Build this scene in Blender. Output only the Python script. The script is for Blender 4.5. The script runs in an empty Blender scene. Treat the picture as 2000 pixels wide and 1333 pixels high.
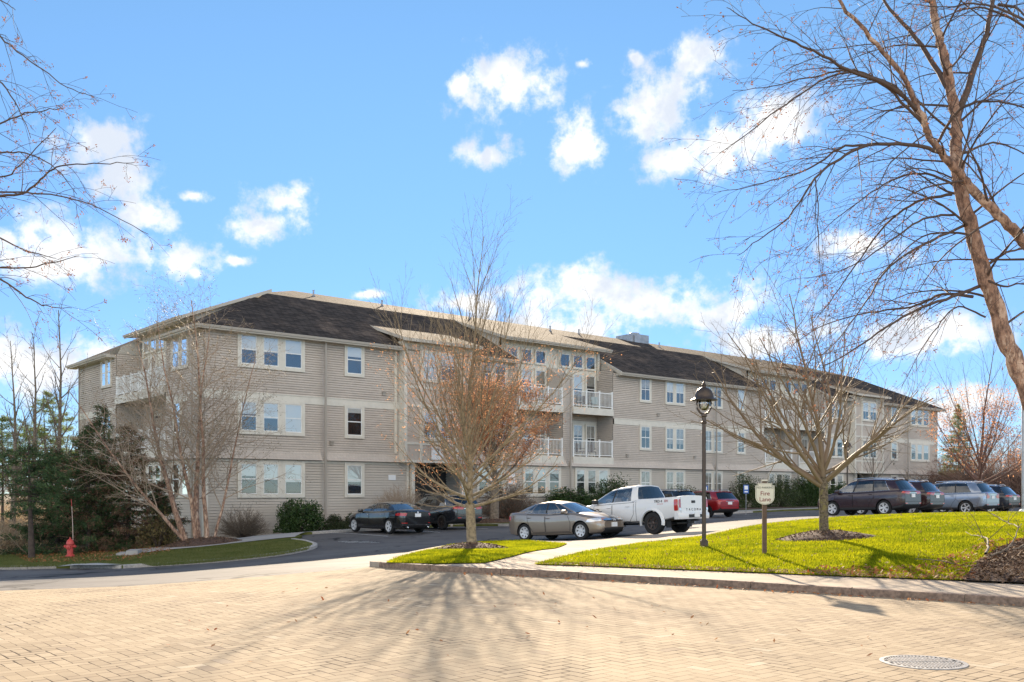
import bpy, bmesh, math, random
import numpy as np
from mathutils import Vector, Matrix
from mathutils.bvhtree import BVHTree
R = math.radians
random.seed(7)
rng = np.random.default_rng(7)
scene = bpy.context.scene
COL = scene.collection
F, HZ, EYE = 1900.0, 962.0, 1.6        # focal length in photo pixels, horizon row, eye height
UX, UY = .7627, .6469                  # direction of the long facade
KB = 1.15
C0 = (-13.7*KB, 43.3*KB)               # near corner of the building
SUN_EL, SUN_AZ = R(21.0), R(-0.8)

# ---------------------------------------------------------------- helpers
def tag(o, label=None, cat=None, group=None, kind=None):
    if label: o['label'] = label
    if cat: o['category'] = cat
    if group: o['group'] = group
    if kind: o['kind'] = kind
    return o
def empty(name, loc=(0,0,0), rz=0.0):
    o = bpy.data.objects.new(name, None); COL.objects.link(o)
    o.location = loc; o.rotation_euler = (0,0,rz); o.empty_display_size = .2
    return o
def copy_tree(o, parent=None):
    c = o.copy(); COL.objects.link(c)
    if parent is not None:
        c.parent = parent
    for ch in list(o.children): copy_tree(ch, c)
    return c
class MB:
    def __init__(s): s.v=[]; s.f=[]; s.m=[]
    def add(s, vs, fs, m=0):
        b=len(s.v); s.v.extend([tuple(p) for p in vs])
        for f in fs: s.f.append(tuple(i+b for i in f)); s.m.append(m)
        return s
    def box(s, x0,x1,y0,y1,z0,z1, m=0, T=None):
        vs=[(x,y,z) for z in (z0,z1) for y in (y0,y1) for x in (x0,x1)]
        if T: vs=[T(*p) for p in vs]
        return s.add(vs, [(0,2,3,1),(4,5,7,6),(0,1,5,4),(2,6,7,3),(0,4,6,2),(1,3,7,5)], m)
    def quad(s, a,b,c,d, m=0): return s.add([a,b,c,d],[(0,1,2,3)],m)
    def tube(s, pts, rad, n=6, m=0, cap=True):
        P=np.array(pts,float); k=len(P)
        rad=np.broadcast_to(np.array(rad,float),(k,))
        t=np.gradient(P,axis=0) if k>2 else np.repeat((P[1]-P[0])[None],2,0)
        t/= (np.linalg.norm(t,axis=1,keepdims=True)+1e-9)
        a=np.array([0,0,1.]) if abs(t[0][2])<.85 else np.array([1.,0,0])
        u=np.cross(t,a); u/=np.linalg.norm(u,axis=1,keepdims=True)+1e-9
        w=np.cross(t,u)
        an=np.arange(n)*2*np.pi/n
        V=P[:,None,:]+rad[:,None,None]*(np.cos(an)[None,:,None]*u[:,None,:]+np.sin(an)[None,:,None]*w[:,None,:])
        b=len(s.v); s.v.extend(map(tuple,V.reshape(-1,3).tolist()))
        for i in range(k-1):
            for j in range(n):
                j2=(j+1)%n
                s.f.append((b+i*n+j,b+i*n+j2,b+(i+1)*n+j2,b+(i+1)*n+j)); s.m.append(m)
        if cap:
            s.f.append(tuple(b+j for j in reversed(range(n)))); s.m.append(m)
            s.f.append(tuple(b+(k-1)*n+j for j in range(n))); s.m.append(m)
        return s
    def lathe(s, prof, c=(0,0,0), n=20, m=0, T=None, cap=True):
        vs=[]
        for r,z in prof:
            for j in range(n):
                a=2*math.pi*j/n; vs.append((c[0]+r*math.cos(a),c[1]+r*math.sin(a),c[2]+z))
        if T: vs=[T(*p) for p in vs]
        fs=[]
        for i in range(len(prof)-1):
            for j in range(n):
                j2=(j+1)%n; fs.append((i*n+j,i*n+j2,(i+1)*n+j2,(i+1)*n+j))
        if cap: fs.append(tuple(reversed(range(n)))); fs.append(tuple((len(prof)-1)*n+j for j in range(n)))
        return s.add(vs,fs,m)
    def build(s, name, mats, parent=None, smooth=False, loc=None, sharp=None):
        me=bpy.data.meshes.new(name); me.from_pydata(s.v,[],s.f)
        if not isinstance(mats,(list,tuple)): mats=[mats]
        for m in mats: me.materials.append(m)
        if len(mats)>1: me.polygons.foreach_set('material_index',s.m)
        if smooth or sharp:
            me.polygons.foreach_set('use_smooth',[True]*len(me.polygons))
            if sharp: me.set_sharp_from_angle(angle=R(sharp))
        me.update()
        o=bpy.data.objects.new(name,me); COL.objects.link(o)
        if parent is not None: o.parent=parent
        if loc: o.location=loc
        return o

# ---------------------------------------------------------------- materials
def newmat(name):
    m=bpy.data.materials.new(name); m.use_nodes=True
    nt=m.node_tree; b=nt.nodes['Principled BSDF']
    return m,nt,b
def L(nt,a,b): nt.links.new(a,b)
def math_n(nt,op,a,b=None,c=None):
    n=nt.nodes.new('ShaderNodeMath'); n.operation=op
    for i,x in enumerate((a,b,c)):
        if x is None: continue
        if isinstance(x,(int,float)): n.inputs[i].default_value=x
        else: L(nt,x,n.inputs[i])
    return n.outputs[0]
def mixc(nt,f,a,b):
    n=nt.nodes.new('ShaderNodeMix'); n.data_type='RGBA'
    for s,x in ((n.inputs[0],f),(n.inputs[6],a),(n.inputs[7],b)):
        if isinstance(x,(int,float)): s.default_value=x
        elif isinstance(x,tuple): s.default_value=(x+(1,))[:4]
        else: L(nt,x,s)
    return n.outputs[2]
def noise(nt,scale,detail=4,rough=.6,vec=None):
    n=nt.nodes.new('ShaderNodeTexNoise'); n.inputs['Scale'].default_value=scale
    n.inputs['Detail'].default_value=detail; n.inputs['Roughness'].default_value=rough
    if vec is not None: L(nt,vec,n.inputs['Vector'])
    return n.outputs['Fac']
def ramp(nt,f,lo,hi):
    n=nt.nodes.new('ShaderNodeMapRange'); n.interpolation_type='SMOOTHSTEP'
    n.inputs[1].default_value=lo; n.inputs[2].default_value=hi
    if isinstance(f,(int,float)): n.inputs[0].default_value=f
    else: L(nt,f,n.inputs[0])
    return n.outputs[0]
def coord(nt,kind='Object'):
    t=nt.nodes.new('ShaderNodeTexCoord'); return t.outputs[kind]
def geo_pos(nt):
    return nt.nodes.new('ShaderNodeNewGeometry').outputs['Position']
def bump(nt,b,h,strength=.3,dist=.01):
    n=nt.nodes.new('ShaderNodeBump'); n.inputs['Strength'].default_value=strength
    n.inputs['Distance'].default_value=dist; L(nt,h,n.inputs['Height']); L(nt,n.outputs[0],b.inputs['Normal'])
def mat(name,col,rough=.6,metal=0,spec=.5,var=0,scale=6,bmp=0,coat=0,trans=None,world=False,emit=None):
    m,nt,b=newmat(name)
    b.inputs['Base Color'].default_value=col+(1,); b.inputs['Roughness'].default_value=rough
    b.inputs['Metallic'].default_value=metal; b.inputs['Specular IOR Level'].default_value=spec
    b.inputs['Coat Weight'].default_value=coat; b.inputs['Coat Roughness'].default_value=.05
    if var or bmp:
        v=geo_pos(nt) if world else coord(nt)
        f=noise(nt,scale,6,.65,v)
        if var:
            lo=tuple(c*(1-var) for c in col); hi=tuple(min(1,c*(1+var)) for c in col)
            L(nt,mixc(nt,ramp(nt,f,.3,.7),lo,hi),b.inputs['Base Color'])
        if bmp: bump(nt,b,f,bmp,.02)
    if emit: 
        b.inputs['Emission Color'].default_value=emit[0]+(1,); b.inputs['Emission Strength'].default_value=emit[1]
    return m
def leafmat(name,c1,c2,rough=.6,trans=.35,scale=3.0,spec=.25):
    m,nt,b=newmat(name)
    oi=nt.nodes.new('ShaderNodeNewGeometry')
    f=noise(nt,scale,3,.6,oi.outputs['Position'])
    r=math_n(nt,'ADD',math_n(nt,'MULTIPLY',oi.outputs['Random Per Island'],.6),math_n(nt,'MULTIPLY',ramp(nt,f,.35,.65),.4))
    c=mixc(nt,r,c1,c2); L(nt,c,b.inputs['Base Color']); b.inputs['Roughness'].default_value=rough
    b.inputs['Specular IOR Level'].default_value=spec
    tr=nt.nodes.new('ShaderNodeBsdfTranslucent'); L(nt,c,tr.inputs['Color'])
    mx=nt.nodes.new('ShaderNodeMixShader'); mx.inputs[0].default_value=trans
    L(nt,b.outputs[0],mx.inputs[1]); L(nt,tr.outputs[0],mx.inputs[2])
    L(nt,mx.outputs[0],nt.nodes['Material Output'].inputs['Surface'])
    return m
def glassmat(name,tint=(.75,.85,.85),opac=.25,rough=.02,refl=1.0):
    m=bpy.data.materials.new(name); m.use_nodes=True; nt=m.node_tree; nt.nodes.clear()
    out=nt.nodes.new('ShaderNodeOutputMaterial')
    t=nt.nodes.new('ShaderNodeBsdfTransparent'); t.inputs[0].default_value=tint+(1,)
    g=nt.nodes.new('ShaderNodeBsdfGlossy'); g.inputs['Roughness'].default_value=rough; g.inputs[0].default_value=(refl,refl,refl,1)
    lw=nt.nodes.new('ShaderNodeFresnel'); lw.inputs[0].default_value=1.5
    k=math_n(nt,'ADD',math_n(nt,'MULTIPLY',lw.outputs[0],1.6),opac)
    k=math_n(nt,'MINIMUM',k,1.0)
    mx=nt.nodes.new('ShaderNodeMixShader'); L(nt,k,mx.inputs[0]); L(nt,t.outputs[0],mx.inputs[1]); L(nt,g.outputs[0],mx.inputs[2])
    L(nt,mx.outputs[0],out.inputs[0]); return m

# ---------------------------------------------------------------- terrain
GC=[(1000,1333,8.2,0),(0,1333,8.2,0),(2000,1333,8.2,0),(1000,1250,10.5,0),(2000,1185,13.8,0),(1600,1160,15.4,0),
(1100,1129,18.2,0),(740,1107,20.8,0),(300,1250,10.5,0),(0,1200,12.7,0),(0,1155,17,0),(0,1140,20.5,0),(0,1112,32,0),
(270,1107,33,0),(400,1100,33,0),(540,1087,34,0),(620,1071,37,0),(400,1120,25,0),(600,1100,25,0),(137,1090,38,.1),
(390,1063,42,.1),(480,1052,43,.1),(398,1058,49.8,.1),(640,1038,46,.1),(790,1047,43,0),(700,1062,38.5,0),(890,1036,45.5,0),
(880,1066,33,0),(922,1072,27,.13),(1010,1058,37.5,0),(1140,1056,34.5,0),(1268,1046,34.6,0),(1370,1040,35.5,0),
(1430,1011,57,0),(1320,1013,56,0),(985,1020,53,.13),(1375,1067,23.6,.13),(1493,1083,21.5,.13),(1608,1053,25,.13),
(1895,1133,17.2,.13),(2000,1060,22,.13),(1600,1020,32,.1),(1850,1010,33,.1),(2000,1010,33,.1),(1400,1037,32,.1),
(1240,1058,31,.1),(1100,1076,28,.1),(1718,1007,46.3,0),(1640,1008,48,0),(1915,1006,52.5,0),(1560,1005,60,0),(20,1077,52,.1),(310,1061,54,.1)]
cp=[((a-1000)/F*Y, Y, EYE-(b-HZ)*Y/F-r) for a,b,Y,r in GC]
cp+=[(-20,-8,0),(0,-12,0),(20,-8,0),(22,8,-.1),(25,22,.5),(-29.6,66,-2.0),(10,75,.1),(43,98,.3),(50,80,.4),(40,45,.6),(-60,60,-2),(-45,30,-1.2),(-30,12,-.3),
     (-40,100,-2.2),(0,110,-.5)]
cp=np.array(cp)
def _U(r2): return .5*r2*np.log(r2+1e-9)
def _fit():
    n=len(cp); d=((cp[:,None,:2]-cp[None,:,:2])**2).sum(-1)
    K=_U(d)+np.eye(n)*6.0; Pm=np.c_[np.ones(n),cp[:,:2]]
    A=np.zeros((n+3,n+3)); A[:n,:n]=K; A[:n,n:]=Pm; A[n:,:n]=Pm.T
    return np.linalg.solve(A,np.r_[cp[:,2],0,0,0])
TW=_fit()
def Gv(x,y):
    x=np.atleast_1d(np.asarray(x,float)); y=np.atleast_1d(np.asarray(y,float)); out=np.empty(len(x)); n=len(cp)
    for i in range(0,len(x),20000):
        X=x[i:i+20000];Y=y[i:i+20000]
        cx=np.clip(X,-60,55);cy=np.clip(Y,-14,110)
        d=(cx[:,None]-cp[:,0])**2+(cy[:,None]-cp[:,1])**2
        out[i:i+20000]=_U(d)@TW[:n]+TW[n]+TW[n+1]*cx+TW[n+2]*cy
    return out
def G(x,y): return float(Gv([x],[y])[0])
_Y=np.linspace(4,115,1500)
def P(px,py,off=0.0):
    """world point where the sight line through a photo pixel meets the ground"""
    k=(px-1000)/F; zr=EYE-(py-HZ)/F*_Y
    f=zr-Gv(k*_Y,_Y)-off
    i=np.argmax(f<0)
    if i==0: i=len(_Y)-1
    t=f[i-1]/(f[i-1]-f[i]); Y=_Y[i-1]+t*(_Y[i]-_Y[i-1])
    return (k*Y,Y)
def at(px,Y,off=0):
    X=(px-1000)/F*Y; return (X,Y,G(X,Y)+off)
def SN(s,n):
    """world x,y of facade coordinates: s metres along the front wall, n metres behind it"""
    return (C0[0]+UX*s-UY*n, C0[1]+UY*s+UX*n)
def inpoly(x,y,poly):
    c=np.zeros(len(x),bool); n=len(poly)
    for i in range(n):
        x1,y1=poly[i]; x2,y2=poly[(i+1)%n]
        if y1==y2: continue
        k=((y1>y)!=(y2>y))&(x<(x2-x1)*(y-y1)/(y2-y1)+x1); c^=k
    return c
def clip_cell(poly,x0,x1,y0,y1):
    def cl(p,ax,v,sg):
        o=[]
        for i in range(len(p)):
            a=p[i];b=p[(i+1)%len(p)]; ia=sg*(a[ax]-v)>=0; ib=sg*(b[ax]-v)>=0
            if ia: o.append(a)
            if ia!=ib:
                t=(v-a[ax])/(b[ax]-a[ax]); o.append((a[0]+t*(b[0]-a[0]),a[1]+t*(b[1]-a[1])))
        return o
    for ax,v,sg in((0,x0,1),(0,x1,-1),(1,y0,1),(1,y1,-1)):
        poly=cl(poly,ax,v,sg)
        if len(poly)<3: return None
    return poly
def drape(name,poly,off,cell,m,skirt=0,zfun=None,parent=None,smooth=True):
    P_=np.array(poly); x0,y0=np.floor(P_.min(0)/cell).astype(int); x1,y1=np.ceil(P_.max(0)/cell).astype(int)
    nx,ny=x1-x0,y1-y0
    gx=(np.arange(nx+1)+x0)*cell; gy=(np.arange(ny+1)+y0)*cell
    XX,YY=np.meshgrid(gx,gy,indexing='ij'); ins=inpoly(XX.ravel(),YY.ravel(),poly).reshape(XX.shape)
    edge=np.zeros((nx,ny),bool)
    for i in range(len(poly)):
        a=P_[i];b=P_[(i+1)%len(poly)]; k=max(2,int(np.hypot(*(b-a))/cell*6))
        t=np.linspace(0,1,k)[:,None]; q=a+(b-a)*t
        ii=np.clip(np.floor(q[:,0]/cell).astype(int)-x0,0,nx-1); jj=np.clip(np.floor(q[:,1]/cell).astype(int)-y0,0,ny-1)
        edge[ii,jj]=True
    c4=ins[:-1,:-1].astype(int)+ins[1:,:-1]+ins[:-1,1:]+ins[1:,1:]; edge|=(c4>0)&(c4<4)
    vid={};vs=[];fs=[]
    def V(x,y):
        k=(round(x*500),round(y*500))
        if k not in vid: vid[k]=len(vs); vs.append((x,y))
        return vid[k]
    for i in range(nx):
        for j in range(ny):
            if edge[i,j]:
                c=clip_cell([tuple(p) for p in poly],gx[i],gx[i+1],gy[j],gy[j+1])
                if c:
                    f=[]
                    for p in c:
                        k=V(*p)
                        if not f or (f[-1]!=k and f[0]!=k): f.append(k)
                    if len(f)>2: fs.append(tuple(f))
            elif ins[i,j]:
                fs.append((V(gx[i],gy[j]),V(gx[i+1],gy[j]),V(gx[i+1],gy[j+1]),V(gx[i],gy[j+1])))
    A=np.array(vs); z=Gv(A[:,0],A[:,1])+off
    if zfun is not None: z=z+zfun(A[:,0],A[:,1])
    mb=MB(); mb.v=[(a,b,c) for (a,b),c in zip(vs,z)]; 
    for f in fs:
        s=sum(vs[f[k]][0]*vs[f[(k+1)%len(f)]][1]-vs[f[(k+1)%len(f)]][0]*vs[f[k]][1] for k in range(len(f)))
        if abs(s)<1e-7: continue
        mb.f.append(f if s>0 else tuple(reversed(f))); mb.m.append(0)
    if skirt:
        q=[]
        for i in range(len(poly)):
            a=P_[i];b=P_[(i+1)%len(poly)]; k=max(1,int(np.hypot(*(b-a))/cell))
            for t in range(k): q.append(tuple(a+(b-a)*t/k))
        Q=np.array(q); zt=Gv(Q[:,0],Q[:,1])+off-.002
        n=len(q); b0=len(mb.v)
        mb.v+=[(x,y,z_) for (x,y),z_ in zip(q,zt)]+[(x,y,z_-skirt) for (x,y),z_ in zip(q,zt)]
        for i in range(n):
            j=(i+1)%n; mb.f.append((b0+i,b0+j,b0+n+j,b0+n+i)); mb.m.append(0)
    return mb.build(name,m,parent,smooth=smooth)
def smoothline(pts,k=6):
    pts=[np.array(p,float) for p in pts]; o=[]
    for i in range(len(pts)-1):
        p0=pts[max(i-1,0)];p1=pts[i];p2=pts[i+1];p3=pts[min(i+2,len(pts)-1)]
        for j in range(k):
            t=j/k; o.append(.5*((2*p1)+(-p0+p2)*t+(2*p0-5*p1+4*p2-p3)*t*t+(-p0+3*p1-3*p2+p3)*t**3))
    o.append(pts[-1]); return o
def kerb(name,line,w,h,m,inset=1,joint=1.6,label=None):
    """granite kerb stones following a ground line; inset side +1 = left of the direction of travel"""
    ln=smoothline(line,8); mb=MB(); A=np.array(ln); d=np.gradient(A,axis=0); d/=np.linalg.norm(d,axis=1,keepdims=True)
    nr=np.c_[-d[:,1],d[:,0]]*inset; acc=0
    # resample
    seg=np.r_[0,np.cumsum(np.hypot(*np.diff(A,axis=0).T))]; tot=seg[-1]; n=max(1,int(tot/joint))
    for k in range(n):
        a=k*tot/n+.008; b=(k+1)*tot/n-.008; ts=np.linspace(a,b,6)
        X=np.interp(ts,seg,A[:,0]);Y=np.interp(ts,seg,A[:,1]);NX=np.interp(ts,seg,nr[:,0]);NY=np.interp(ts,seg,nr[:,1])
        z=Gv(X,Y); hh=h+random.uniform(-.006,.006); prof=[(-.025,-.2),(-.025,hh-.015),(-.01,hh),(w,hh),(w,-.2)]
        vs=[(X[i]+NX[i]*q[0],Y[i]+NY[i]*q[0],z[i]+q[1]) for i in range(6) for q in prof]
        fs=[]
        for i in range(5):
            for j in range(4):
                f=(i*5+j,(i+1)*5+j,(i+1)*5+j+1,i*5+j+1); fs.append(f)
        fs.append((0,1,2,3,4)); fs.append((29,28,27,26,25)); mb.add(vs,fs)
    o=mb.build(name,m); bm=bmesh.new(); bm.from_mesh(o.data); bmesh.ops.recalc_face_normals(bm,faces=bm.faces); bm.to_mesh(o.data); bm.free()
    return o
# ---------------------------------------------------------------- camera, sun, sky
cam=bpy.data.cameras.new('camera'); co=bpy.data.objects.new('camera',cam); COL.objects.link(co); scene.camera=co
co.location=(0,0,EYE); co.rotation_euler=(R(90),0,0)
cam.sensor_width=36; cam.lens=F/2000*36; cam.shift_y=(HZ-666.5)/2000; cam.clip_end=5000; cam.clip_start=.1
sun=bpy.data.lights.new('sun','SUN'); so=bpy.data.objects.new('sun',sun); COL.objects.link(so)
sun.energy=SUN_E=4.6; sun.angle=R(.5); sun.color=(1,.83,.62)
so.rotation_euler=(R(90)-SUN_EL,0,math.pi-SUN_AZ)   # light travels towards the viewer
world=bpy.data.worlds.new('World'); scene.world=world; world.use_nodes=True
nt=world.node_tree; bg=nt.nodes['Background']
sky=nt.nodes.new('ShaderNodeTexSky'); sky.sky_type='NISHITA'; sky.sun_disc=False
sky.sun_elevation=SUN_EL; sky.sun_rotation=SUN_AZ%(2*math.pi); sky.dust_density=0.0; sky.air_density=.75; sky.ozone_density=2.0
sk=nt.nodes.new('ShaderNodeMix'); sk.data_type='RGBA'; sk.blend_type='MULTIPLY'; sk.inputs[0].default_value=1
L(nt,sky.outputs[0],sk.inputs[6]); sk.inputs[7].default_value=SKY_TINT=(.87,1.045,1.04,1)
tc=nt.nodes.new('ShaderNodeTexCoord'); sx=nt.nodes.new('ShaderNodeSeparateXYZ'); L(nt,tc.outputs['Generated'],sx.inputs[0])
az=math_n(nt,'ARCTAN2',sx.outputs[0],sx.outputs[1]); el=math_n(nt,'ARCSINE',sx.outputs[2])
CL=[(985,178,105,52),(905,172,40,22),(945,278,68,30),(1125,283,48,42),(1290,190,105,72),(1370,108,52,48),(1325,292,75,34),(1420,285,80,45),(1500,245,105,62),(1240,105,22,14),
(545,385,80,45),(520,428,60,30),(195,285,85,48),(235,340,60,40),(275,400,70,34),(170,485,190,50),(330,495,85,46),(60,520,110,44),(395,530,18,22),
(1110,560,110,50),(1260,590,190,66),(1430,605,120,48),(940,590,110,40),(1050,640,160,40),(715,582,45,14),(1690,500,100,34),(230,690,120,44),(60,700,120,55),(1500,668,160,34),
(1790,670,150,42),(1900,800,170,36),(380,368,32,11),(484,497,20,12),(1122,137,16,8),(860,640,60,24)]
v=nt.nodes.new('ShaderNodeCombineXYZ'); L(nt,az,v.inputs[0]); L(nt,el,v.inputs[1])
wn=nt.nodes.new('ShaderNodeTexNoise'); wn.inputs['Scale'].default_value=9; wn.inputs['Detail'].default_value=5; L(nt,v.outputs[0],wn.inputs['Vector'])
wv=nt.nodes.new('ShaderNodeVectorMath'); wv.operation='MULTIPLY_ADD'; L(nt,wn.outputs['Color'],wv.inputs[0]); wv.inputs[1].default_value=(.09,.07,0)
wa=nt.nodes.new('ShaderNodeVectorMath'); wa.operation='SUBTRACT'; L(nt,v.outputs[0],wa.inputs[0]); wa.inputs[1].default_value=(.045,.035,0); L(nt,wa.outputs[0],wv.inputs[2])
acc=None
def px_azel(x,y):
    a=math.atan((x-1000)/F); return a, math.atan((HZ-y)/F*math.cos(a))
rr=random.Random(3)
CL2=[(rr.uniform(1.0,5.3),rr.uniform(.05,.75),rr.uniform(.12,.3),rr.uniform(.05,.09)) for _ in range(8)]+[(2.1,.45,.6,.35),(2.7,.35,.8,.4),(3.3,.5,.9,.45),(3.9,.38,.8,.4),(4.4,.5,.6,.35),(3.0,.9,1.2,.4),(1.6,.25,.3,.12),(4.9,.22,.3,.12)]  # the large clouds behind the viewer are unseen, added as fill for the facade
ell=[(px_azel(a,b)+(c*1.1/F,d*1.13/F)) for a,b,c,d in CL]+[((a if a<math.pi else a-2*math.pi),b,c,d) for a,b,c,d in CL2]
for (a,e,ra,re) in ell:
    s1=nt.nodes.new('ShaderNodeVectorMath'); s1.operation='SUBTRACT'; L(nt,wv.outputs[0],s1.inputs[0]); s1.inputs[1].default_value=(a,e,0)
    s2=nt.nodes.new('ShaderNodeVectorMath'); s2.operation='MULTIPLY'; L(nt,s1.outputs[0],s2.inputs[0]); s2.inputs[1].default_value=(1/ra,1/re,0)
    s3=nt.nodes.new('ShaderNodeVectorMath'); s3.operation='LENGTH'; L(nt,s2.outputs[0],s3.inputs[0])
    q=math_n(nt,'SUBTRACT',1.0,s3.outputs['Value'])
    acc=q if acc is None else math_n(nt,'SMOOTH_MAX',acc,q,.35)
n1=nt.nodes.new('ShaderNodeTexNoise'); n1.inputs['Scale'].default_value=15; n1.inputs['Detail'].default_value=9; n1.inputs['Roughness'].default_value=.66; L(nt,v.outputs[0],n1.inputs['Vector'])
dens=math_n(nt,'ADD',acc,math_n(nt,'MULTIPLY',math_n(nt,'SUBTRACT',n1.outputs['Fac'],.5),2.6))
n3=nt.nodes.new('ShaderNodeTexNoise'); n3.inputs['Scale'].default_value=45; n3.inputs['Detail'].default_value=6; n3.inputs['Roughness'].default_value=.6; L(nt,v.outputs[0],n3.inputs['Vector'])
dens=math_n(nt,'ADD',dens,math_n(nt,'MULTIPLY',math_n(nt,'SUBTRACT',n3.outputs['Fac'],.5),1.9))
mask=math_n(nt,'POWER',ramp(nt,dens,-.10,.80),1.25)
n2=nt.nodes.new('ShaderNodeTexNoise'); n2.inputs['Scale'].default_value=11; n2.inputs['Detail'].default_value=5; L(nt,v.outputs[0],n2.inputs['Vector'])
warmc=mixc(nt,ramp(nt,math_n(nt,'COSINE',az),.2,-.6),(1,1,1),(1.12,.98,.80))  # unseen rear clouds tinted warm so the fill on the facade is less blue
cloudc=mixc(nt,ramp(nt,math_n(nt,'ADD',n2.outputs['Fac'],math_n(nt,'MULTIPLY',math_n(nt,'SUBTRACT',n3.outputs['Fac'],.5),.5)),.42,.66),(1,1,1),(.66,.72,.82))
cm=nt.nodes.new('ShaderNodeMix'); cm.data_type='RGBA'; cm.blend_type='MULTIPLY'; cm.inputs[0].default_value=1; L(nt,cloudc,cm.inputs[6]); CLOUD_L=6.6
cm.inputs[7].default_value=(CLOUD_L,CLOUD_L,CLOUD_L,1)
lowel=math_n(nt,'SUBTRACT',1.0,ramp(nt,el,-.05,.50)); ahead=ramp(nt,math_n(nt,'COSINE',az),-.3,.7)
dim=math_n(nt,'SUBTRACT',1.0,math_n(nt,'MULTIPLY',ahead,math_n(nt,'ADD',.43,math_n(nt,'MULTIPLY',lowel,.28))))  # sky ahead dimmed so the unseen sky behind gives relatively more fill
cdim=math_n(nt,'SUBTRACT',1.0,math_n(nt,'MULTIPLY',ahead,.46))  # clouds ahead dimmed likewise, the unseen ones behind stay bright as fill
lowt=nt.nodes.new('ShaderNodeMix'); lowt.data_type='RGBA'; lowt.blend_type='MULTIPLY'; lowt.inputs[0].default_value=1; L(nt,sk.outputs[2],lowt.inputs[6]); L(nt,mixc(nt,lowel,(1,1,1),(.93,.955,1.25)),lowt.inputs[7])
cs=nt.nodes.new('ShaderNodeVectorMath'); cs.operation='SCALE'; wm=nt.nodes.new('ShaderNodeMix'); wm.data_type='RGBA'; wm.blend_type='MULTIPLY'; wm.inputs[0].default_value=1; L(nt,cm.outputs[2],wm.inputs[6]); L(nt,warmc,wm.inputs[7]); L(nt,wm.outputs[2],cs.inputs[0]); L(nt,cdim,cs.inputs['Scale'])
dm=nt.nodes.new('ShaderNodeVectorMath'); dm.operation='SCALE'; L(nt,lowt.outputs[2],dm.inputs[0]); L(nt,dim,dm.inputs['Scale'])
fin=mixc(nt,mask,dm.outputs[0],cs.outputs[0]); L(nt,fin,bg.inputs['Color']); bg.inputs['Strength'].default_value=.12
scene.view_settings.view_transform='Standard'; scene.view_settings.look='None'; scene.view_settings.exposure=1.48; scene.view_settings.gamma=1
scene.cycles.max_bounces=6; scene.cycles.transparent_max_bounces=16; scene.cycles.diffuse_bounces=3; scene.cycles.glossy_bounces=3
scene.cycles.use_denoising=True
scene.render.film_transparent=False

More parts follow.
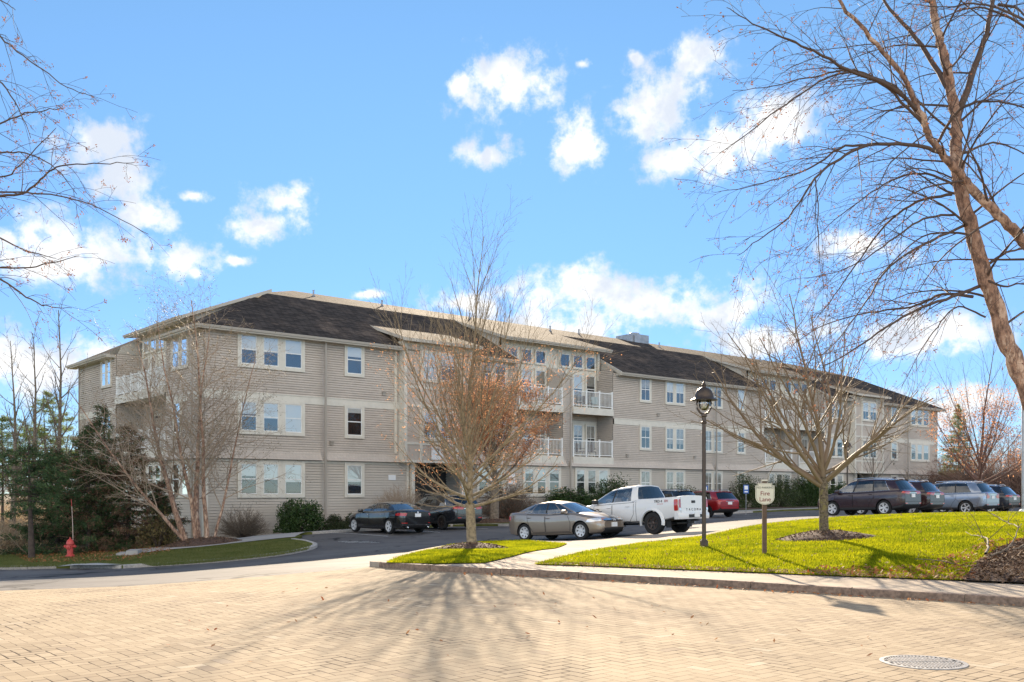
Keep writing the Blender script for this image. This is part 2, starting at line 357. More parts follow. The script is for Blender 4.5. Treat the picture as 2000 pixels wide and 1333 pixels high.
# ---------------------------------------------------------------- ground materials
def herringbone():
    m,nt,b=newmat('paver'); p=geo_pos(nt)
    mp=nt.nodes.new('ShaderNodeMapping'); mp.vector_type='POINT'; ang=math.atan2(UY,UX)
    mp.inputs['Rotation'].default_value=(0,0,-ang); mp.inputs['Scale'].default_value=(1/.13,1/.13,1); L(nt,p,mp.inputs[0])
    wob=nt.nodes.new('ShaderNodeTexNoise'); wob.inputs['Scale'].default_value=1.1; L(nt,mp.outputs[0],wob.inputs['Vector'])
    va=nt.nodes.new('ShaderNodeVectorMath'); va.operation='MULTIPLY_ADD'; L(nt,wob.outputs['Color'],va.inputs[0]); va.inputs[1].default_value=(.13,.13,0); L(nt,mp.outputs[0],va.inputs[2])
    s=nt.nodes.new('ShaderNodeSeparateXYZ'); L(nt,va.outputs[0],s.inputs[0])
    x=math_n(nt,'ADD',s.outputs[0],4000.0);y=math_n(nt,'ADD',s.outputs[1],4000.0)
    i=math_n(nt,'FLOOR',x); j=math_n(nt,'FLOOR',y); fx=math_n(nt,'FRACT',x); fy=math_n(nt,'FRACT',y)
    k=math_n(nt,'FLOORED_MODULO',math_n(nt,'SUBTRACT',i,j),4.0)
    is_=[math_n(nt,'COMPARE',k,float(q),.1) for q in range(4)]
    dl=math_n(nt,'ADD',fx,is_[1]); dr=math_n(nt,'ADD',math_n(nt,'SUBTRACT',1,fx),is_[0])
    dt=math_n(nt,'ADD',math_n(nt,'SUBTRACT',1,fy),is_[3]); db=math_n(nt,'ADD',fy,is_[2])
    d=math_n(nt,'MINIMUM',math_n(nt,'MINIMUM',dl,dr),math_n(nt,'MINIMUM',dt,db))
    gapn=noise(nt,.9,3,.6,p); gw=math_n(nt,'ADD',.026,math_n(nt,'MULTIPLY',ramp(nt,gapn,.42,.75),.08))
    n=nt.nodes.new('ShaderNodeMapRange'); L(nt,d,n.inputs[0]); L(nt,math_n(nt,'MULTIPLY',gw,.35),n.inputs[1]); L(nt,gw,n.inputs[2]); face=n.outputs[0]
    c=nt.nodes.new('ShaderNodeCombineXYZ'); L(nt,math_n(nt,'SUBTRACT',i,is_[1]),c.inputs[0]); L(nt,math_n(nt,'SUBTRACT',j,is_[2]),c.inputs[1])
    w=nt.nodes.new('ShaderNodeTexWhiteNoise'); w.noise_dimensions='2D'; L(nt,c.outputs[0],w.inputs[0])
    ws=nt.nodes.new('ShaderNodeSeparateColor'); L(nt,w.outputs['Color'],ws.inputs[0])
    big=noise(nt,.16,4,.6,p)
    base=mixc(nt,ws.outputs[0],(.33,.262,.182),(.45,.365,.258))
    base=mixc(nt,math_n(nt,'MULTIPLY',ramp(nt,big,.38,.68),.55),base,(.48,.39,.265))
    base=mixc(nt,math_n(nt,'MULTIPLY',math_n(nt,'GREATER_THAN',ws.outputs[1],.992),.5),base,(.58,.50,.38))
    base=mixc(nt,math_n(nt,'MULTIPLY',math_n(nt,'GREATER_THAN',ws.outputs[2],.985),.5),base,(.25,.2,.16))
    base=mixc(nt,math_n(nt,'MULTIPLY',ramp(nt,noise(nt,60,4,.7,p),.3,.8),.35),base,(.30,.22,.15))
    base=mixc(nt,math_n(nt,'MULTIPLY',ramp(nt,noise(nt,.45,6,.72,p),.50,.66),.42),base,(.27,.21,.155))
    vs_=nt.nodes.new('ShaderNodeTexVoronoi'); vs_.inputs['Scale'].default_value=.55; L(nt,p,vs_.inputs['Vector']); base=mixc(nt,math_n(nt,'MULTIPLY',math_n(nt,'SUBTRACT',1,ramp(nt,vs_.outputs['Distance'],.02,.12)),.45),base,(.13,.10,.08))
    col=mixc(nt,face,(.05,.036,.024),base); L(nt,col,b.inputs['Base Color']); b.inputs['Roughness'].default_value=.95
    b.inputs['Specular IOR Level'].default_value=.1
    h=math_n(nt,'ADD',face,math_n(nt,'MULTIPLY',ws.outputs[1],.35)); h=math_n(nt,'ADD',h,math_n(nt,'MULTIPLY',noise(nt,90,3,.6,p),.25))
    bump(nt,b,h,.55,.006); return m
def asphalt():
    m,nt,b=newmat('asphalt'); p=geo_pos(nt)
    f=noise(nt,.35,5,.6,p); g=noise(nt,55,4,.7,p)
    c=mixc(nt,ramp(nt,f,.3,.7),(.10,.096,.095),(.155,.147,.14)); c=mixc(nt,math_n(nt,'MULTIPLY',ramp(nt,g,.45,.75),.5),c,(.17,.16,.15))
    c=mixc(nt,math_n(nt,'MULTIPLY',ramp(nt,noise(nt,.9,6,.75,p),.5,.66),.45),c,(.045,.043,.045)); c=mixc(nt,math_n(nt,'MULTIPLY',ramp(nt,noise(nt,1.7,6,.7,p),.58,.7),.4),c,(.19,.175,.16))
    vd=nt.nodes.new('ShaderNodeTexVoronoi'); vd.feature='DISTANCE_TO_EDGE'; vd.inputs['Scale'].default_value=.32
    wn=nt.nodes.new('ShaderNodeTexNoise'); wn.inputs['Scale'].default_value=.9; wn.inputs['Detail'].default_value=5; L(nt,p,wn.inputs['Vector'])
    va=nt.nodes.new('ShaderNodeVectorMath'); va.operation='MULTIPLY_ADD'; L(nt,wn.outputs['Color'],va.inputs[0]); va.inputs[1].default_value=(2.2,2.2,0); L(nt,p,va.inputs[2]); L(nt,va.outputs[0],vd.inputs['Vector'])
    cr=math_n(nt,'MULTIPLY',math_n(nt,'SUBTRACT',1,ramp(nt,vd.outputs[0],.006,.022)),ramp(nt,noise(nt,.2,2,.5,p),.42,.55))
    c=mixc(nt,cr,c,(.02,.02,.02)); L(nt,c,b.inputs['Base Color']); b.inputs['Roughness'].default_value=.85; b.inputs['Specular IOR Level'].default_value=.22
    bump(nt,b,g,.35,.004); return m
def concrete(name,c1,c2,joint=1.5):
    m,nt,b=newmat(name); p=geo_pos(nt)
    c=mixc(nt,ramp(nt,noise(nt,.7,6,.65,p),.3,.7),c1,c2); c=mixc(nt,math_n(nt,'MULTIPLY',ramp(nt,noise(nt,45,3,.6,p),.5,.8),.4),c,tuple(x*.6 for x in c1))
    mp=nt.nodes.new('ShaderNodeMapping'); mp.inputs['Rotation'].default_value=(0,0,-math.atan2(UY,UX)+(.62 if joint<1.6 else 0)); L(nt,p,mp.inputs[0])
    s=nt.nodes.new('ShaderNodeSeparateXYZ'); L(nt,mp.outputs[0],s.inputs[0])
    d=math_n(nt,'PINGPONG',s.outputs[0],joint/2); j=math_n(nt,'LESS_THAN',d,.008)
    c=mixc(nt,math_n(nt,'MULTIPLY',j,.7),c,(.08,.07,.06)); L(nt,c,b.inputs['Base Color']); b.inputs['Roughness'].default_value=.93; b.inputs['Specular IOR Level'].default_value=.15
    bump(nt,b,noise(nt,70,4,.6,p),.3,.004); return m
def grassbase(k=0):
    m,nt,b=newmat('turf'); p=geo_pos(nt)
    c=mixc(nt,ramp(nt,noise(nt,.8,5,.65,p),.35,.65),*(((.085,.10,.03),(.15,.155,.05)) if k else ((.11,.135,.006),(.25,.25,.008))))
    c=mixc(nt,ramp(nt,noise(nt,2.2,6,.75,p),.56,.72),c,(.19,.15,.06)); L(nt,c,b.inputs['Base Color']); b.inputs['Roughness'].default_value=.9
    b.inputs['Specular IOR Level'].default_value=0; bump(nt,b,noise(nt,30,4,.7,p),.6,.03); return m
M={}
M['paver']=herringbone(); M['asphalt']=asphalt(); M['concrete']=concrete('concrete',(.35,.29,.225),(.47,.395,.31)); M['walk']=concrete('walk_concrete',(.34,.33,.31),(.46,.44,.41),1.8)
M['turf']=grassbase(); M['turf_dull']=grassbase(1); M['granite']=mat('granite',(.21,.145,.105),.8,var=.4,scale=14,bmp=.5,world=True)  # dull turf: the same grass, shade and dormancy put into the colour
M['granite_pale']=mat('granite_pale',(.42,.39,.35),.8,var=.25,scale=14,bmp=.4,world=True)
M['mulch']=mat('mulch',(.085,.05,.035),.95,var=.75,scale=16,bmp=1.0,world=True)
M['soil']=mat('soil',(.13,.10,.06),.95,var=.5,scale=1.2,bmp=.6,world=True)
M['white_line']=mat('line_paint',(.62,.62,.60),.7,var=.3,scale=9,world=True)
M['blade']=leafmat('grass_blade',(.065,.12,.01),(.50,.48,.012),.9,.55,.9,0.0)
M['blade_shade']=leafmat('grass_blade_shade',(.08,.11,.02),(.21,.21,.07),.6,.4,1.2)  # shade copy of the lawn blades, colour also muted for dormant grass
M['straw']=leafmat('dry_litter',(.24,.13,.06),(.42,.28,.15),.8,.2,2)

# ---------------------------------------------------------------- ground sheets
xs=np.r_[-1500,-900,-500,-300,-200,-140,-100,np.arange(-80,81,1.0),100,140,200,300,500,900,1500]
ys=np.r_[-1500,-800,-400,-200,-100,-50,np.arange(-20,121,1.0),140,180,240,320,500,900,1600,2600]
XX,YY=np.meshgrid(xs,ys,indexing='ij'); ZZ=Gv(XX.ravel(),YY.ravel())-.07
mb=MB(); mb.v=list(zip(XX.ravel().tolist(),YY.ravel().tolist(),ZZ.tolist())); ny=len(ys)
mb.f=[(i*ny+j,(i+1)*ny+j,(i+1)*ny+j+1,i*ny+j+1) for i in range(len(xs)-1) for j in range(ny-1)]; mb.m=[0]*len(mb.f)
tag(mb.build('ground',M['soil'],smooth=True),'leaf littered soil reaching away beyond the lots and lawns',kind='structure')
far=[SN(-12,-2),SN(105,-2),(88,40),(80,-18),(-60,-18),(-60,24)]
tag(drape('asphalt_road',far,0,1.0,M['asphalt']),'dark grey asphalt of the road and car park',kind='structure')
pv=[P(0,1156),P(250,1147),P(450,1133),P(600,1120),P(690,1113)]
kb_px=[(742,1110),(810,1115),(900,1120),(1000,1125),(1100,1130),(1200,1136),(1300,1142),(1450,1151),(1600,1161),(1800,1173),(2000,1186)]
front=[P(*q) for q in kb_px]+[(9.6,12.2),(13,10.6),(20,8),(34,5)]
pave=[(-40,10)]+[P(-400,1168)]+pv+[P(735,1107,0)]+[(a,b+.06) for a,b in front]+[(40,-9),(-40,-9)]
tag(drape('paver_plaza',pave,.014,1.0,M['paver']),'tan herringbone block paving filling the foreground',kind='structure')
RS=.12
tip=[P(735,1106,.03),P(722,1102,.06),P(738,1095,.1),P(770,1086,RS),P(820,1074,RS),(at(872,31.5)[0:2]),(at(940,33.4)[0:2]),(at(1020,33.9)[0:2]),(at(1110,32.6)[0:2]),P(1230,1048,RS),P(1330,1040,RS)]
back=[P(1400,1037,RS),(8.3,33.2),(10.8,36.2),(14,38.8),(19,41),(26,43),(40,44),(52,36)]
isl=[tuple(q) for q in smoothline(front,3)]+[(52,5)]+back[::-1]+[tuple(q) for q in smoothline(tip[::-1],3)]
tag(drape('sidewalk',isl,RS,.5,M['concrete'],skirt=.3),'pale concrete sidewalk curving along the granite kerb',kind='structure')
o=kerb('granite_kerb',front,.16,RS+.012,M['granite'],1); tag(o,'weathered brown granite kerb along the front sidewalk','kerb',kind='structure')
GL=RS+.02
lawnA=[P(754,1099,GL),P(775,1090,GL),P(825,1077,GL),at(875,31)[:2],at(942,32.9)[:2],at(1018,33.4)[:2],P(1108,1062,GL),P(1050,1075,GL),P(1000,1087,GL),P(948,1099,GL),P(850,1101,GL)]
lawnB=[P(1042,1102,GL),P(1085,1090,GL),P(1150,1076,GL),P(1246,1061,GL),P(1380,1046,GL)]+[(8.2,32.9),(10.9,35.9),(14.1,38.5),(19,40.7),(26,42.7),(40,43.5),(51,35.5),(51,8),(30,9.2),(18,12.5),(12.5,14.3)]+[P(a,b,GL) for a,b in ((2000,1139),(1895,1134),(1760,1129),(1615,1124),(1450,1117),(1300,1111),(1150,1105))]
tag(drape('lawn',lawnA,GL,.5,M['turf']),'narrow tongue of sunlit lawn under the front tree',kind='structure')
tag(drape('lawn',lawnB,GL,.5,M['turf']),'broad bright green lawn rising to the right',kind='structure')
bedp=[P(1880,1135,GL),P(1893,1118,GL),P(1915,1095,GL),P(1945,1075,GL),P(1990,1058,GL),P(2100,1046,GL),(20,26),(34,24),(40,12),(30,9.6),(18,12.9),P(2000,1140,GL)]
def bedz(x,y):
    d=np.full(len(x),9.0)
    for i in range(len(bedp)):
        a=np.array(bedp[i]);b=np.array(bedp[(i+1)%len(bedp)]); ab=b-a; t=np.clip(((x-a[0])*ab[0]+(y-a[1])*ab[1])/(ab@ab),0,1)
        d=np.minimum(d,np.hypot(x-a[0]-t*ab[0],y-a[1]-t*ab[1]))
    return np.minimum(d,.8)*.14+rng.normal(0,.006,len(x))
tag(drape('mulch_bed',bedp,GL+.02,.25,M['mulch'],zfun=bedz),'bark mulch bed with fallen leaves at the right edge',kind='structure')
# left island: lawn, walk, steps, kerbs
kl=[P(-700,1122),P(-300,1115),P(0,1113),P(100,1111),P(150,1111),P(195,1111),P(238,1111)]
kc=[P(240,1111),P(270,1109),P(340,1105),P(400,1101),P(480,1094),P(540,1087),P(580,1081),P(612,1073),P(618,1067),P(600,1061),P(575,1057.5)]
NK=-6.7
row=[SN(1.5,NK),SN(10.8,NK),SN(11.2,-11.2),SN(12.6,-12),SN(15.2,-12),SN(16.5,-11),SN(17,-8.4),SN(30,-8.4),SN(44,-8.4),SN(44.6,-12),SN(47,-12),SN(48,-8.4),SN(102,-8.4),SN(112,20),SN(60,60),(-60,110),(-110,60)]
isl2=[tuple(q) for q in kl]+[tuple(q) for q in smoothline(kc,3)]+[P(590,1051)]+row+[(-80,28)]
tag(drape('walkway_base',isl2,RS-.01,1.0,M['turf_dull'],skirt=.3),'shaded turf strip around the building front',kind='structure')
o=kerb('granite_kerb',kl,.15,RS,M['granite_pale'],1); tag(o,'pale kerb along the far left roadside','kerb',kind='structure')
o=kerb('granite_kerb',kc,.15,RS,M['granite_pale'],1); tag(o,'pale granite kerb curving round the left island tip','kerb',kind='structure')
o=kerb('granite_kerb',[SN(2.5,NK-.02),SN(6,NK-.02),SN(10.8,NK-.02),SN(11.2,-11.1),SN(12.6,-12),SN(15.2,-12),SN(16.5,-11),SN(17,-8.5),SN(30,-8.5),SN(44,-8.5),SN(44.6,-12),SN(47,-12),SN(48,-8.5),SN(70,-8.5),SN(100,-8.5)],.15,RS,M['granite_pale'],1)
tag(o,'pale kerb in front of the nose-in parking bays','kerb',kind='structure')
wk=[P(282,1080,RS),P(262,1074,RS),P(330,1066,RS),P(400,1058.5,RS),P(480,1050,RS),P(590,1039.5,RS),SN(3.5,-5.2),SN(17,-6.6),SN(60,-6.6),SN(100,-6.6),SN(100,-8.2),SN(17,-8.2),SN(10.7,-6.6),SN(2.2,-6.6),P(576,1049,RS),P(480,1059,RS),P(400,1068,RS),P(330,1074,RS)]
tag(drape('walkway',wk,RS+.012,1.0,M['walk']),'grey concrete walkway climbing past the left corner of the building',kind='structure')
ap=[P(112,1108,RS),P(150,1110,.04),P(196,1109,.06),P(240,1103.5,RS),P(190,1101,RS),P(140,1103,RS)]
tag(drape('walkway',ap,RS+.02,1.0,M['walk']),'short pale concrete landing beside the left road kerb',kind='structure')
# bed under the building front
bd=[SN(-.6,-.1),SN(-.8,-3.6),SN(4,-4.2),SN(17,-5.4),SN(60,-5.4),SN(100,-5.4),SN(100,-.1)]
tag(drape('planting_bed',bd,RS+.01,1.0,M['mulch']),'dark mulch planting bed along the building wall',kind='structure')
# parking lines
def line(a,b,w=.1,name='parking_line',lab='white parking line'):
    a=np.array(a);b=np.array(b);d=(b-a)/np.linalg.norm(b-a);n=np.array([-d[1],d[0]])*w/2
    o=drape(name,[tuple(a-n),tuple(b-n),tuple(b+n),tuple(a+n)],.012,1.0,M['white_line']); tag(o,lab,kind='structure')
for s in (3.2,6.0,8.8): line(SN(s,-12.2),SN(s,-7.2),lab='white line between the parking bays near the building')
for s in (20,22.8,25.6,28.4,31.2,34,36.8,39.6,42.4): line(SN(s,-13.6),SN(s,-8.9),lab='white line between the far parking bays')
for t in (-2,.9,3.6,6.4,9.2,12): 
    c=np.array((18.4,46.4))+t*np.array((UX,UY)); line(c,c+5*np.array((-UY,UX)),lab='white line between the right hand parking bays')
for x0 in (0,1,2): 
    for y0 in (0,1,2,3): 
        c=np.array(P(680+x0*22,1061))+np.array((-UY,UX))*(.35*y0)+np.array((UX,UY))*.05*y0; line(c,c+np.array((.35,.06)),.09,lab='worn white stencil on the parking bay')
for a,b in (((860,1073),(905,1067)),): pass

# ---------------------------------------------------------------- grass
def scatter(poly,n,off,excl=(),zf=None):
    P_=np.array(poly); out=[]; k=0
    while k<n:
        x=rng.uniform(P_[:,0].min(),P_[:,0].max(),n); y=rng.uniform(P_[:,1].min(),P_[:,1].max(),n)
        m=inpoly(x,y,poly)
        for e in excl: m&=~inpoly(x,y,e)
        out.append(np.c_[x[m],y[m]]); k+=m.sum()
    q=np.concatenate(out)[:n]; z=Gv(q[:,0],q[:,1])+off
    if zf is not None: z=z+zf(q[:,0],q[:,1])
    return np.c_[q,z]
def blades(name,pts,h0,h1,w,m,label):
    n=len(pts); h=rng.uniform(h0,h1,n); a=rng.uniform(0,2*np.pi,n); lean=rng.uniform(0,.9,n)*h; b=rng.uniform(0,2*np.pi,n)
    d=np.c_[np.cos(a),np.sin(a),np.zeros(n)]*w/2
    V=np.stack([pts-d,pts+d,pts+np.c_[np.cos(b)*lean,np.sin(b)*lean,h]],1).reshape(-1,3)
    me=bpy.data.meshes.new(name); me.vertices.add(3*n); me.vertices.foreach_set('co',V.ravel()); me.loops.add(3*n); me.loops.foreach_set('vertex_index',np.arange(3*n))
    me.polygons.add(n); me.polygons.foreach_set('loop_start',np.arange(n)*3); me.materials.append(m); me.update(calc_edges=True)
    o=bpy.data.objects.new(name,me); COL.objects.link(o); tag(o,label,kind='stuff'); return o
circ=lambda c,r,k=16:[(c[0]+r*math.cos(2*math.pi*i/k)*1.35,c[1]+r*math.sin(2*math.pi*i/k)) for i in range(k)]
mc1=at(922,27.2)[:2]; mc2=at(1609,25)[:2]; mc3=at(392,41.5)[:2]; mc4=at(966,53.5)[:2]
near=[q for q in lawnB if q[1]<36 and q[0]<20]
vis=[P(1042,1102,GL),P(1085,1090,GL),P(1150,1076,GL),P(1246,1061,GL),P(1380,1046,GL),(8.2,32.9),(10.9,35.9),(14.1,38.5),(20,40.5),(22,36),(13,17)]+[P(a,b,GL) for a,b in ((2000,1139),(1895,1134),(1760,1129),(1615,1124),(1450,1117),(1300,1111),(1150,1105))]
blades('grass',scatter(vis,190000,GL,(circ(mc2,.95),bedp)),.025,.06,.014,M['blade'],'short bright green grass on the broad lawn')
blades('grass',scatter(lawnA,42000,GL,(circ(mc1,.9),)),.025,.06,.014,M['blade'],'short bright green grass round the front tree')
lisl=[P(300,1106,RS),P(400,1099,RS),P(540,1085,RS),P(600,1074,RS),P(608,1066,RS),P(575,1058,RS),P(480,1060,RS),P(400,1069,RS),P(330,1076,RS),P(285,1082,RS),P(270,1096,RS),P(200,1101,RS),P(120,1106,RS),P(-50,1110,RS),P(-60,1085,RS),P(40,1078,RS),P(180,1085,RS),P(230,1080,RS)]
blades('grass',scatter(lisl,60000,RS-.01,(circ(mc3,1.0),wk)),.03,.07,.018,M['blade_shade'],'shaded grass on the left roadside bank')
def litter(name,pts,s,m,label):
    n=len(pts); a=rng.uniform(0,2*np.pi,n); t=rng.normal(0,.45,(n,2)); k=s*rng.uniform(.5,1.3,n)
    u=np.c_[np.cos(a),np.sin(a),t[:,0]]*k[:,None]; w=np.c_[-np.sin(a),np.cos(a),t[:,1]]*k[:,None]*.45
    p=pts+[0,0,.015]; V=np.stack([p-u,p-w,p+u,p+w],1).reshape(-1,3)
    me=bpy.data.meshes.new(name); me.vertices.add(4*n); me.vertices.foreach_set('co',V.ravel()); me.loops.add(4*n); me.loops.foreach_set('vertex_index',np.arange(4*n))
    me.polygons.add(n); me.polygons.foreach_set('loop_start',np.arange(n)*4); me.materials.append(m); me.update(calc_edges=True)
    o=bpy.data.objects.new(name,me); COL.objects.link(o); tag(o,label,kind='stuff'); return o
M['leaf_dry']=leafmat('fallen_leaf',(.30,.07,.02),(.45,.26,.12),.7,.3,1.5); M['chip']=leafmat('bark_chip',(.06,.035,.025),(.28,.18,.11),.9,.05,3)
bedv=[P(1880,1135,GL),P(1893,1118,GL),P(1915,1095,GL),P(1945,1075,GL),P(1990,1058,GL),P(2060,1050,GL),(13.5,22),(12,16),P(2000,1140,GL)]
litter('bark_chips',scatter(bedv,9000,GL+.02,(),bedz),.05,M['chip'],'loose bark chips on the right hand mulch bed')
edge=[P(1560,1123,GL),P(1600,1110,GL),P(1800,1108,GL),P(1860,1085,GL),P(1930,1060,GL),P(2010,1050,GL),P(1960,1085,GL),P(1920,1136,GL)]
litter('fallen_leaves',scatter(edge,900,GL+.03),.045,M['leaf_dry'],'brown and red leaves along the mulch bed edge')
litter('fallen_leaves',scatter(vis,1100,GL+.03),.035,M['straw'],'dry leaves spread thinly over the broad lawn')
strip=[P(1045,1103,GL),P(1300,1112,GL),P(1615,1125,GL),P(1890,1135,GL),P(1890,1128,GL),P(1600,1117,GL),P(1300,1107,GL),P(1100,1100,GL)]
litter('fallen_leaves',scatter(strip,1500,GL+.01),.03,M['straw'],'straw coloured litter where lawn meets the front sidewalk')
gut=[P(a,b+1.5) for a,b in kb_px[2:]]+[P(a,b+4.5) for a,b in kb_px[2:][::-1]]
litter('fallen_leaves',scatter(gut,260,.02),.03,M['leaf_dry'],'leaves caught in the gutter below the granite kerb')
litter('fallen_leaves',scatter([P(200,1300),P(1900,1300),P(1500,1170),P(500,1150)],70,.02),.03,M['leaf_dry'],'single leaves scattered over the block paving')
litter('fallen_leaves',scatter([P(10,1082,RS),P(300,1068,RS),P(340,1075,RS),P(250,1096,RS),P(60,1100,RS)],1800,RS+.02),.05,M['leaf_dry'],'brown leaves on the shaded bank by the hydrant')
# mulch rings round the trees
def mound(c,r,h,off,label):
    mb=MB(); z0=G(*c)+off; vs=[];k=26
    rings=[(0,h),(.25,h*.95),(.5,h*.7),(.75,h*.38),(1,-.01),(1.04,-.08)]
    for f,z in rings:
        for i in range(k):
            a=2*math.pi*i/k; q=r*f*(1+.09*math.sin(3*a+c[0])+random.uniform(-.04,.04)); x=c[0]+q*math.cos(a)*1.3;y=c[1]+q*math.sin(a)
            vs.append((x,y,G(x,y)+off+z+random.uniform(-.012,.012)))
    fs=[(i*k+j,i*k+(j+1)%k,(i+1)*k+(j+1)%k,(i+1)*k+j) for i in range(len(rings)-1) for j in range(k)]
    mb.add(vs,[tuple(reversed(f)) for f in fs]); o=mb.build('mulch_mound',M['mulch'],smooth=True); tag(o,label,'mulch mound')
    pts=[]
    for i in range(int(900*r)):
        f=math.sqrt(random.random()); a=random.uniform(0,6.283); x=c[0]+r*f*math.cos(a)*1.3;y=c[1]+r*f*math.sin(a)
        pts.append((x,y,G(x,y)+off+float(np.interp(f,[q[0] for q in rings],[q[1] for q in rings]))))
    u=litter('bark_chips',np.array(pts),.04,M['chip'],None); u.parent=o; 
    if 'label' in u: del u['label']
mound(mc1,.85,.17,GL,'dark mulch mound round the multi-stemmed tree in front')
mound(mc2,.95,.2,GL,'dark mulch mound under the spreading tree on the right lawn')
mound(mc3,1.35,.28,RS,'shaded mulch mound at the foot of the birch by the building corner')
mound(mc4,1.3,.2,RS,'mulch mound under the tree with orange leaves')
# ---------------------------------------------------------------- apartment building
def siding_mat(name,col,brick):
    m,nt,b=newmat(name); t=coord(nt); s=nt.nodes.new('ShaderNodeSeparateXYZ'); L(nt,t,s.inputs[0])
    a=math_n(nt,'ADD',s.outputs[0],math_n(nt,'MULTIPLY',s.outputs[1],1.0)); v=nt.nodes.new('ShaderNodeCombineXYZ'); L(nt,a,v.inputs[0]); L(nt,s.outputs[2],v.inputs[1])
    f=noise(nt,.5,4,.6,t); f2=noise(nt,9,4,.6,t)
    c=mixc(nt,ramp(nt,f,.3,.7),tuple(x*.93 for x in col),tuple(x*1.06 for x in col))
    if brick:
        br=nt.nodes.new('ShaderNodeTexBrick'); L(nt,v.outputs[0],br.inputs[0]); br.inputs['Scale'].default_value=1; br.inputs['Mortar Size'].default_value=.006
        br.inputs['Brick Width'].default_value=.17; br.inputs['Row Height'].default_value=.115; br.offset=.5
        br.inputs['Color1'].default_value=(.95,.95,.95,1); br.inputs['Color2'].default_value=(1.04,1.04,1.04,1); br.inputs['Mortar'].default_value=(.78,.78,.78,1); br.inputs['Mortar Smooth'].default_value=.3
        mm=nt.nodes.new('ShaderNodeMix'); mm.data_type='RGBA'; mm.blend_type='MULTIPLY'; mm.inputs[0].default_value=1; L(nt,c,mm.inputs[6]); L(nt,br.outputs['Color'],mm.inputs[7]); c=mm.outputs[2]
    c=mixc(nt,math_n(nt,'MULTIPLY',ramp(nt,f2,.45,.8),.18),c,tuple(x*.7 for x in col))
    L(nt,c,b.inputs['Base Color']); b.inputs['Roughness'].default_value=.75; b.inputs['Specular IOR Level'].default_value=.3; bump(nt,b,f2,.15,.004); return m
M['shingle']=siding_mat('shingle_siding',(.56,.49,.42),True); M['clap']=siding_mat('clapboard_siding',(.54,.485,.415),False)
M['trim']=mat('trim_paint',(.66,.62,.53),.55,var=.06,scale=3); M['white']=mat('white_paint',(.80,.80,.77),.45,var=.05,scale=4)
M['panel']=mat('bay_panel',(.50,.43,.36),.7,var=.08,scale=2)
M['dark_in']=mat('room_dark',(.035,.037,.04),.9); M['blind']=mat('window_blind',(.72,.73,.72),.8); M['curtain']=mat('curtain',(.42,.40,.37),.85,var=.2,scale=9)
M['glass']=glassmat('window_glass',(.88,.9,.9),.03,.015); M['gutter']=mat('gutter_paint',(.50,.46,.40),.5); M['spout']=mat('downspout_paint',(.36,.32,.27),.5)
M['soffit']=mat('soffit',(.52,.48,.41),.7); M['dark']=mat('dark_gap',(.015,.015,.015),.9); M['metal']=mat('grey_metal',(.30,.31,.33),.45,.6,var=.2,scale=3)
def shingle_roof():
    m,nt,b=newmat('asphalt_shingles'); t=coord(nt)
    sx=nt.nodes.new('ShaderNodeSeparateXYZ'); L(nt,t,sx.inputs[0])
    gn=nt.nodes.new('ShaderNodeNewGeometry')
    a=math_n(nt,'ADD',sx.outputs[0],math_n(nt,'MULTIPLY',sx.outputs[1],.0)); v=nt.nodes.new('ShaderNodeCombineXYZ'); L(nt,math_n(nt,'ADD',sx.outputs[0],sx.outputs[1]),v.inputs[0]); L(nt,math_n(nt,'MULTIPLY',sx.outputs[2],2.2),v.inputs[1])
    br=nt.nodes.new('ShaderNodeTexBrick'); L(nt,v.outputs[0],br.inputs[0]); br.inputs['Scale'].default_value=1; br.inputs['Mortar Size'].default_value=.012; br.inputs['Brick Width'].default_value=.33; br.inputs['Row Height'].default_value=.15
    br.inputs['Color1'].default_value=(.6,.6,.6,1); br.inputs['Color2'].default_value=(1.35,1.3,1.25,1); br.inputs['Mortar'].default_value=(.35,.35,.35,1)
    mp=nt.nodes.new('ShaderNodeMapping'); mp.inputs['Scale'].default_value=(.9,.9,.25); L(nt,t,mp.inputs[0])
    st=noise(nt,.55,6,.7,mp.outputs[0])
    c=mixc(nt,ramp(nt,st,.45,.72),(.068,.060,.056),(.155,.122,.10)); mm=nt.nodes.new('ShaderNodeMix'); mm.data_type='RGBA'; mm.blend_type='MULTIPLY'; mm.inputs[0].default_value=1; L(nt,c,mm.inputs[6]); L(nt,br.outputs['Color'],mm.inputs[7])
    L(nt,mm.outputs[2],b.inputs['Base Color']); b.inputs['Roughness'].default_value=.9; b.inputs['Specular IOR Level'].default_value=.035; b.inputs['Specular Tint'].default_value=(1,.84,.62,1)
    h=math_n(nt,'ADD',br.outputs['Fac'],math_n(nt,'MULTIPLY',noise(nt,30,3,.6,t),-.8)); bp=nt.nodes.new('ShaderNodeBump'); bp.inputs['Strength'].default_value=.5; bp.inputs['Distance'].default_value=.02; bp.invert=True
    L(nt,h,bp.inputs['Height']); L(nt,bp.outputs[0],b.inputs['Normal']); return m
M['roof']=shingle_roof()
B=empty('apartment_building',(C0[0],C0[1],EYE*(1-KB)),math.atan2(UY,UX)); B.scale=(KB,KB,KB)
tag(B,'long three storey shingled apartment building with dark hipped roof and white balconies','building')
LEN=68.0; DEP=18.2; ZF=3.13; ZB0,ZB1=5.82,6.17; ZE=9.03; OV=.5
TF=lambda n0=0.0:(lambda a,d,z:(a,n0-d,z))      # wall facing the road
TL=lambda s0=0.0:(lambda a,d,z:(s0-d,a,z))      # wall facing left (a runs along n)
TR=lambda s0=LEN:(lambda a,d,z:(s0+d,a,z))
